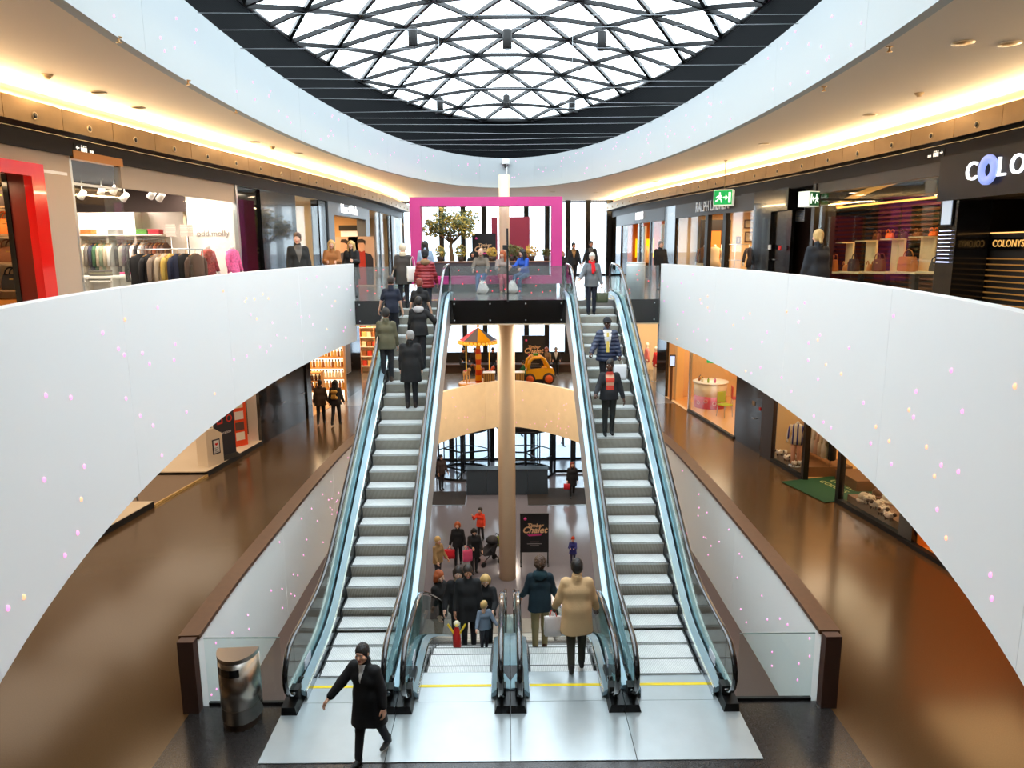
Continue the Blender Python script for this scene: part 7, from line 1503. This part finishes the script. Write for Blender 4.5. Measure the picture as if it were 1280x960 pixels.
A = up_head(531, 314, 1.70); person('person in a red puffer jacket with a fur trimmed hood riding up', A, PI, 1.70, (3, 4, -3, 4), ((5, 14, 18, 0), (5, 14, 18, 0)), 3, (0, 4), 'fair', ('short', 'black'), ('jacket', (132, 22, 30), .76), None, (48, 50, 60), BLK, 1.08, .014, puffer=True, hat=('beanie', (28, 28, 34)), hood=(140, 110, 80))
q = at(531, 301, Y=21.4); person('long dark haired woman in a pale blue jacket stepping off at the top', (q.x, 21.4, Z_UP), PI, q.z - Z_UP, (8, 6, -8, 8), ((5, 9, 14, 0), (5, 9, 14, 0)), 2, (0, 0), 'light', ('long', 'black'), ('jacket', (150, 170, 196), .82), None, (60, 66, 84), BLK, .98, .016)
# --- outer escalator, coming down
A = up_head(740, 319, 1.62); pa, ha, _ = person('white haired woman in a grey jacket and red scarf riding down', A, 0, 1.62, (3, 4, -3, 4), ((20, 24, 36, 0), (6, 12, 12, 0)), 2, (-6, 8), 'fair', ('short', 'white'), ('jacket', (104, 108, 112), .80), None, (40, 42, 54), BLK, 1.02, .014, hands=('relaxed', 'grip'), scarf=(214, 20, 30))
bag('handbag', 'dark green handbag held by the white haired woman', 'bag', ha[1], 0, .32, .26, .14, (70, 76, 50), .16)
A = up_head(759, 404, 1.76); tie = mat('shirt_white', (226, 224, 222), .8)
pa, ha, sa = person('man in a navy quilted jacket, flat cap and yellow tie riding down', A, 0, 1.76, (3, 4, -3, 4), ((18, 24, 22, 0), (5, 12, 16, 0)), 2, (4, 14), 'dark', ('short', 'black'), ('jacket', (34, 46, 74), .76), tie, (30, 30, 36), BLK, 1.14, .013, hands=('grip', 'grip'), hat=('cap', (26, 28, 34)), puffer=True, vee=(.16, .84))
tt = obj('necktie', MB().hexa([(-.034, -.185, .98), (.034, -.185, .98), (.034, -.17, .98), (-.034, -.17, .98), (-.024, -.145, 1.42), (.024, -.145, 1.42), (.024, -.125, 1.42), (-.024, -.125, 1.42)]), mat('tie_yellow', (226, 196, 90), .6), pa)
bag('carrier_bag', 'white carrier bag in the hand of the man with the yellow tie', 'bag', ha[1], 0, .30, .36, .1, (236, 236, 238), .12)
A = up_head(762, 461, 1.66); st = mat('striped_sweater', (206, 62, 44), .85, stripe=(2, .16, (222, 170, 140), .4), bump=(60, .3))
person('woman in a red and pink striped sweater and open dark cardigan riding down', A, 0, 1.66, (3, 4, -3, 4), ((22, 20, 34, 0), (4, 16, 10, 0)), 1, (-22, 4), 'dark', ('bun', 'black'), ('jacket', (30, 32, 36), .84), st, (36, 38, 36), BLK, 1.04, .012, hands=('grip', 'relaxed'), vee=(.05, -.5))
# --- inner escalators
pa, ha, _ = person('man in a beige coat with rust collar stepping onto the descending escalator', (at(720, 835, z=.01).x, 10.15, .012), PI, 1.76, (6, 6, -6, 8), ((8, 16, 18, 0), (10, 16, 22, 0)), 3, (0, 4), 'dark', ('short', 'black'), ('coat', (206, 170, 124), .62), None, (58, 54, 44), (40, 34, 30), 1.16, .012, True, ('grip', 'grip'))
bag('carrier_bag', 'white and red carrier bag held by the man in the beige coat', 'bag', ha[1], 0, .28, .32, .1, (232, 222, 220), .12, (206, 60, 50))
y, z = tread(z_in, 11.25); z = z_in(y + .2) if 0 else max(z_in(9.95 + .404 * math.floor((y - 9.95) / .404) + .404), Z_LOW) + .004
pa, ha, _ = person('woman with curly pinned hair in a dark teal hooded jacket and khaki trousers', (at(675, 760, Y=y).x, y, z), PI, at(675, 697, Y=y).z - z, (4, 4, -4, 5), ((10, 14, 30, 0), (5, 16, 40, 0)), 2, (0, 2), 'light', ('curly', 'brown'), ('jacket', (16, 40, 50), .78), None, (150, 132, 92), (84, 50, 32), .98, .012, True, hood=(18, 48, 58))
def inner(px, ptop, y0, **k):
    y = 9.95 + .404 * math.floor((y0 - 9.95) / .404) + .21; z = max(z_in(y + .194), Z_LOW) + .004; q = at(px, ptop, Y=y); return (q.x, y, z), q.z - z
L_, H_ = inner(585, 719, 11.9); person('bearded man in a black coat riding up towards the landing', L_, 0, max(1.6, min(1.9, H_)), (3, 4, -3, 4), ((4, 9, 14, 0), (4, 9, 14, 0)), 2, (6, 12), 'tan', ('short', 'dark'), ('coat', BLK, .64), None, (30, 30, 36), BLK, 1.08, .013, True)
L_, H_ = inner(605, 762, 11.5); person('small blond child in a pale blue grey jacket riding up beside the bearded man', L_, .3, max(.9, min(1.15, H_)), (3, 4, -3, 4), ((30, 20, 20, 0), (30, 20, 20, 0)), 2, (120, 0), 'fair', ('short', 'blond'), ('jacket', (112, 124, 140), .80), None, (60, 60, 66), BLK, 1.15, .016, child=True)
L_, H_ = inner(607, 733, 12.7); person('blond woman in a black jacket riding up behind the small child', L_, 0, max(1.5, min(1.8, H_)), (3, 4, -3, 4), ((30, 10, 50, 20), (30, 10, 50, 20)), 4, (0, 14), 'fair', ('bob', 'blond'), ('jacket', BLK, .78), None, CH, BLK, 1.0, .014)
L_, H_ = inner(573, 707, 13.5); pa, ha, sa = person('dark haired woman with a beige scarf in a black jacket riding up', L_, 0, max(1.5, min(1.8, H_)), (3, 4, -3, 4), ((5, 16, 40, 10), (5, 16, 40, 10)), 3, (0, 8), 'fair', ('bob', 'dark'), ('jacket', BLK, .80), None, CH, BLK, 1.0, .014, scarf=(170, 140, 112))
L_, H_ = inner(547, 703, 14.7); person('orange haired woman in black standing low on the ascending inner escalator', L_, R(60), max(1.5, min(1.8, H_)), (3, 4, -3, 4), ((5, 9, 24, 0), (5, 9, 24, 0)), 2, (0, 6), 'fair', ('bob', 'red'), ('jacket', BLK, .70), None, CH, BLK, 1.0, .015)
# --- lower floor
def low(px, py): p = at(px, py, z=Z_LOW); return (p.x, p.y, Z_LOW)
pa, ha, _ = person('blond woman in black walking on the lower floor, red bag in hand', low(573, 707), 0, 1.70, (10, 6, -10, 10), ((4, 14, 10, 0), (4, 12, 14, 0)), 2, (0, 4), 'fair', ('bob', 'red'), ('jacket', BLK, .78), None, CH, BLK, .98, .017, hands=('grip', 'relaxed'))
bag('carrier_bag', 'round red bag in the hand of the blond woman on the lower floor', 'bag', ha[-1], 0, .40, .34, .16, (214, 24, 40), .10)
pa, ha, _ = person('boy in an orange red jacket drinking on the lower floor', low(601, 676), -.4, 1.36, (6, 4, -6, 6), ((50, 20, 95, 20), (6, 12, 20, 0)), 2, (0, 0), 'light', ('short', 'black'), ('jacket', (220, 64, 34), .78), None, CH, BLK, 1.05, .017, child=True)
pa, ha, _ = person('dark haired woman in black looking down beside the stroller', low(593, 716), R(15), 1.70, (4, 4, -4, 4), ((20, 10, 70, 30), (10, 12, 40, 10)), 5, (0, 22), 'fair', ('bob', 'black'), ('coat', BLK, .62), None, CH, BLK, 1.05, .017)
bag('carrier_bag', 'pink carrier bag at the arm of the woman beside the stroller', 'bag', ha[-1] + Vector((-.22, -.02, .1)), .5, .36, .42, .12, (226, 80, 120), .12)
person('curly blond woman in a tan jacket on the lower floor by the escalator side', low(548, 728), R(50), 1.66, (4, 4, -4, 4), ((10, 9, 30, 0), (10, 9, 30, 0)), 2, (0, 4), 'fair', ('curly', 'blond'), ('jacket', (160, 128, 84), .78), None, (60, 60, 70), BLK, 1.0, .017)
person('small child in a blue jacket with red cap alone on the lower floor', low(716, 706), -.2, 1.05, (4, 4, -4, 4), ((40, 8, 60, 30), (40, 8, 60, 30)), 2, (0, 4), 'fair', ('short', 'brown'), ('jacket', (44, 44, 110), .72), None, (40, 40, 70), BLK, 1.15, .017, child=True, hat=('beanie', (180, 60, 36)))
pa, ha, _ = person('long haired woman in a black coat walking in from the doors', low(715, 621), 0, 1.70, (14, 6, -12, 14), ((6, 9, 14, 0), (4, 9, 10, 0)), 2, (0, 0), 'fair', ('long', 'auburn'), ('coat', BLK, .58), None, BLK, BLK, 1.0, .019)
bag('carrier_bag', 'small red bag of the long haired woman walking in', 'bag', ha[-1], 0, .30, .26, .14, (200, 30, 44), .08)
person('dark silhouetted visitor standing at the revolving door', low(552, 612), R(30), 1.74, (4, 4, -4, 4), ((6, 9, 30, 0), (6, 9, 30, 0)), 2, (0, 0), 'tan', ('short', 'dark'), ('jacket', (52, 40, 34), .78), None, CH, BLK, 1.0, .02)
for px, y, lb, c in ((704, 41.5, 'passer-by in a black coat on the pavement outside the swing doors', BLK), (652, 44.0, 'passer-by in a grey coat outside behind the revolving door', (70, 70, 76))):
    q = at(px, 560, Y=y); person(lb, (q.x, y, Z_LOW - .05), .6, 1.72, (12, 6, -10, 12), ((8, 9, 14, 0), (-8, 9, 14, 0)), 2, (0, 0), 'light', ('short', 'dark'), ('coat', c, .6), None, CH, BLK, 1.0, .022)
# stroller
t = thing('stroller', 'stroller with a lime green bag on its handle, beside the column', 'stroller', low(612, 704), R(-60))
for sx in (-.22, .22):
    obj('frame_bar', MB().tube([(sx, .42, 1.0), (sx, .1, .55), (sx, -.35, .2)], .015, 6).tube([(sx, -.1, .62), (sx, .3, .18)], .015, 6), black_matt, t)
    for y in (-.36, .32): obj('wheel', MB().lathe([(.03, -.02), (.1, -.02), (.11, 0), (.1, .02), (.03, .02)], (sx, y, .11), 14, M=Matrix.Rotation(R(90), 4, 'Y')), black_matt, t)
obj('handle', MB().tube([(-.22, .42, 1.0), (.22, .42, 1.0)], .018, 6), black_matt, t); obj('seat', MB().hexa([(-.19, -.3, .4), (.19, -.3, .4), (.19, .12, .36), (-.19, .12, .36), (-.19, -.3, .46), (.19, -.3, .46), (.19, .25, .85), (-.19, .25, .85)]), mat('stroller_grey', (46, 44, 48), .8), t)
obj('canopy', MB().lathe([(.24, 0), (.22, .1), (.14, .19), (.02, .22)], (0, .12, .82), 14), mat('stroller_grey', (46, 44, 48), .8), t)
bag('carrier_bag', 'lime green bag hanging on the stroller handle', 'bag', Vector(t.location) + Vector((.38, .2, 1.02)), R(-60), .38, .34, .14, (176, 190, 40), .1)
# --- upper floor
def upp(px, ptop, Y): q = at(px, ptop, Y=Y); return (q.x, Y, Z_UP), max(1.5, min(1.88, q.z - Z_UP))
L_, H_ = upp(371, 291, 17.0); person('short haired man in a black jacket at the upper balustrade before the black pier', L_, R(25), H_, (4, 4, -4, 4), ((4, 9, 14, 0), (4, 9, 14, 0)), 1, (-20, 2), 'fair', ('short', 'brown'), ('jacket', (30, 29, 28), .78), mat('shirt_grey', (96, 90, 84), .8), CH, BLK, 1.06, .013, True)
L_, H_ = upp(414, 300, 20.5); person('long haired blond woman in a brown fur coat on the upper floor', L_, R(10), H_, (4, 4, -4, 4), ((20, 9, 70, 30), (20, 9, 70, 30)), 2, (0, 4), 'fair', ('long', 'blond'), ('coat', (150, 96, 50), .6), None, CH, BLK, 1.02, .014)
L_, H_ = upp(439, 301, 21.0); person('long haired blond woman in a black coat and scarf on the upper floor', L_, R(-5), H_, (4, 4, -4, 4), ((5, 9, 40, 20), (20, 9, 80, 30)), 2, (0, 4), 'fair', ('long', 'blond'), ('coat', BLK, .6), None, CH, BLK, 1.0, .014, scarf=(24, 24, 26))
L_, H_ = upp(826, 301, 25.0); person('short haired man in black standing before the honey lit windows', L_, R(10), H_, (4, 4, -4, 4), ((4, 9, 14, 0), (4, 9, 14, 0)), 1, (0, 2), 'fair', ('short', 'grey'), ('jacket', BLK, .76), None, (60, 62, 70), BLK, 1.04, .015)
L_, H_ = upp(1025, 287, 12.8); person('fair haired person in a dark coat seen from behind, before the handbag shop', L_, PI + R(20), H_, (4, 4, -4, 4), ((4, 9, 14, 0), (4, 9, 14, 0)), 2, (-16, 0), 'fair', ('tail', 'blond'), ('coat', (38, 40, 46), .6), None, CH, BLK, 1.2, .012, True)
L_, H_ = upp(739, 301, 29.5); person('taller dark haired man in a black jacket walking near the far facade', L_, R(-8), H_, (10, 6, -10, 10), ((8, 16, 14, 0), (-8, 9, 14, 0)), 2, (20, 0), 'tan', ('short', 'black'), ('jacket', (30, 28, 28), .78), mat('shirt_grey', (96, 90, 84), .8), CH, BLK, 1.0, .017)
L_, H_ = upp(717, 303, 28.5); person('dark haired man in a printed black top walking beside the taller man', L_, R(5), H_, (10, 6, -10, 10), ((4, 9, 14, 0), (8, 12, 14, 0)), 2, (10, 2), 'tan', ('short', 'black'), ('jacket', BLK, .82), mat('shirt_print', (150, 110, 60), .8, noise=(20, .6)), CH, BLK, 1.0, .017)
def seated(px, Y, **k): q = at(px, 350, Y=Y); return (q.x, Y, Z_UP)
SEAT = (76, 74, 82, 80)
person('balding man in a grey and tan jacket and jeans sitting on the pink frame', seated(602, 23.78), R(-4), 1.78, (78, 72, 78, 72), ((32, 14, 42, 22), (32, 14, 42, 22)), 12, (0, 18), 'fair', ('bald', 'grey'), ('jacket', (112, 100, 88), .94), None, (66, 106, 158), (170, 160, 146), 1.1, .014, True)
person('red haired woman with pink lap cloth sitting on the pink frame, middle of the three', seated(628, 23.8), R(6), 1.64, (74, 70, 76, 78), ((28, 12, 60, 24), (28, 12, 60, 24)), 8, (-30, 6), 'fair', ('long', 'red'), ('jacket', (146, 130, 122), .94), None, (196, 96, 110), (200, 180, 150), 1.0, .014)
person('dark haired woman in a blue top and jeans sitting on the pink frame, legs crossed', seated(656, 23.8), R(-38), 1.68, (84, 66, 72, 78), ((40, 10, 50, 20), (30, 10, 50, 20)), 10, (-24, 4), 'fair', ('long', 'black'), ('sweater', (40, 82, 176), .94), None, (74, 102, 140), (110, 120, 136), 1.0, .014)
for px, lb in ((601, 'white plastic bag on the floor at the feet of the balding man'), (641, 'white plastic bag on the floor at the feet of the woman in blue')):
    q = at(px, 372, z=Z_UP); t = thing('carrier_bag', lb, 'bag', (q.x, 23.2, Z_UP), 0)
    V, F = net([('e', (0, 0, .13), (.19, .12, .13), .03), ('e', (0, 0, .26), (.13, .09, .12), .05), ('c', (-.05, 0, .36), (-.07, 0, .44), .025, .012, .03), ('c', (.05, 0, .36), (.07, 0, .44), .025, .012, .03)], .014, [((0, 0, -1), 0.0)], lambda X, Y, Z: .006 * np.sin(X * 60) * np.sin(Z * 50)); link('body', to_mesh('body', V, F, mat('plastic_white', (236, 230, 224), .4)), t)
    obj('knot', MB().ball((0, 0, .40), .03, 8), mat('plastic_white', (236, 230, 224), .4), t)
for px, Y, lb, hc_ in ((590, 26.3, 'dark haired visitor behind the planter by the little tree', 'black'), (703, 27.0, 'red haired visitor behind the far end of the pink frame', 'red')):
    q = at(px, 317, Y=Y); person(lb, (q.x, Y, Z_UP), R(20), max(1.3, q.z - Z_UP), (4, 4, -4, 4), ((5, 9, 14, 0), (5, 9, 14, 0)), 2, (0, 0), 'light', ('bob', hc_), ('jacket', BLK, .8), None, CH, BLK, 1.0, .019)
# --- mid level
q = at(402, 530, z=0); person('woman in a brown jacket walking towards the perfume shop', (q.x, q.y, 0), PI + .1, 1.66, (14, 8, -12, 16), ((12, 9, 14, 0), (-8, 9, 14, 0)), 3, (0, 0), 'light', ('bun', 'black'), ('jacket', (66, 48, 34), .76), None, BLK, BLK, 1.06, .016)
q = at(421, 531, z=0); pa, ha, sa = person('long haired woman with a yellow backpack walking towards the perfume shop', (q.x, q.y, 0), PI - .1, 1.68, (14, 8, -12, 16), ((12, 9, 14, 0), (-8, 9, 14, 0)), 3, (0, 0), 'light', ('long', 'black'), ('jacket', BLK, .80), None, BLK, BLK, 1.02, .016)
t = thing('backpack', 'yellow brown backpack worn by the long haired woman', 'backpack', (q.x + .015, q.y - .15, 1.02), PI - .1); link('body', to_mesh('body', *net([('c', (-.07, .07, .04), (.07, .07, .04), .06, .06, .03), ('c', (-.07, .07, .26), (.07, .07, .26), .055, .055, .03)], .014), mat('backpack_tan', (196, 150, 70), .7)), t) ; obj('pocket', MB().rbox((0, .13, .1), (.16, .04, .12), .015), mat('backpack_tan', (196, 150, 70), .7), t)
for px, lb, c, hr, rz_ in ((578, 'person in black sitting on the window bench with a pale blue tablet', BLK, 'black', .4), (594, 'person in a dark brown jacket on the window bench behind the carousel', (50, 38, 34), 'brown', -.2), (616, 'person in black on the window bench next to the column', BLK, 'black', 0), (683, 'red haired person in a tan jacket sitting on the window bench', (150, 120, 90), 'red', 0), (695, 'balding person in a black suit sitting on the window bench', BLK, 'grey', 0)):
    q = at(px, 440, Y=37.1); person(lb, (q.x, 37.25, 0), rz_, 1.72, (80, 78, 80, 78), ((30, 12, 50, 20), (30, 12, 50, 20)), 8, (0, 12), 'fair', ('short' if hr != 'red' else 'bob', hr), ('jacket', c, .94), None if c != BLK or hr != 'grey' else mat('shirt_white', (226, 224, 222), .8), CH, BLK, 1.05, .02)
q = at(578, 436, Y=36.8); t = thing('tablet', 'pale blue tablet on the lap of the person in black on the window bench', 'tablet', (q.x + .1, 36.72, .66), .4); obj('body', MB().rbox((0, 0, .01), (.3, .2, .02), .01), mat('tablet_grey', (90, 96, 104), .3), t); obj('screen', MB().box((0, 0, .022), (.27, .17, .004)), mat('tablet_blue', (120, 180, 226), .3, 0, (120, 180, 226), .4), t)
q = at(658, 446, Y=33.4); person('child in a green top standing beside the yellow toy car', (q.x - .12, 33.5, 0), R(-80), 1.2, (4, 4, -4, 4), ((30, 9, 30, 0), (30, 9, 30, 0)), 3, (0, 6), 'light', ('short', 'black'), ('sweater', (24, 100, 60), .84), None, CH, BLK, 1.1, .018, child=True)
# small winged toy carried on the escalator
L_, H_ = inner(572, 780, 11.5); t = thing('toy_figure', 'small red toy bird with yellow wings standing on the escalator step', 'toy', (at(571, 790, Y=L_[1]).x, L_[1], L_[2]))
obj('body', MB().lathe([(.05, 0), (.07, .1), (.06, .3), (.04, .42), (.01, .46)], n=12), mat('toy_red', (206, 30, 26), .4), t)
for sx in (-1, 1): obj('wing', MB().hexa([(sx * .03, -.02, .32), (sx * .05, -.02, .30), (sx * .05, .02, .30), (sx * .03, .02, .32), (sx * .14, -.015, .5), (sx * .16, -.015, .48), (sx * .16, .015, .48), (sx * .14, .015, .5)]), mat('toy_wing', (240, 200, 30), .4), t)
obj('head', MB().ball((0, 0, .5), .055, 10), mat('toy_face', (236, 220, 190), .4), t); obj('beak', MB().lathe([(.02, 0), (.002, .05)], (0, -.05, .5), 8, M=Matrix.Rotation(R(90), 4, 'X')), mat('toy_wing', (240, 200, 30), .4), t)
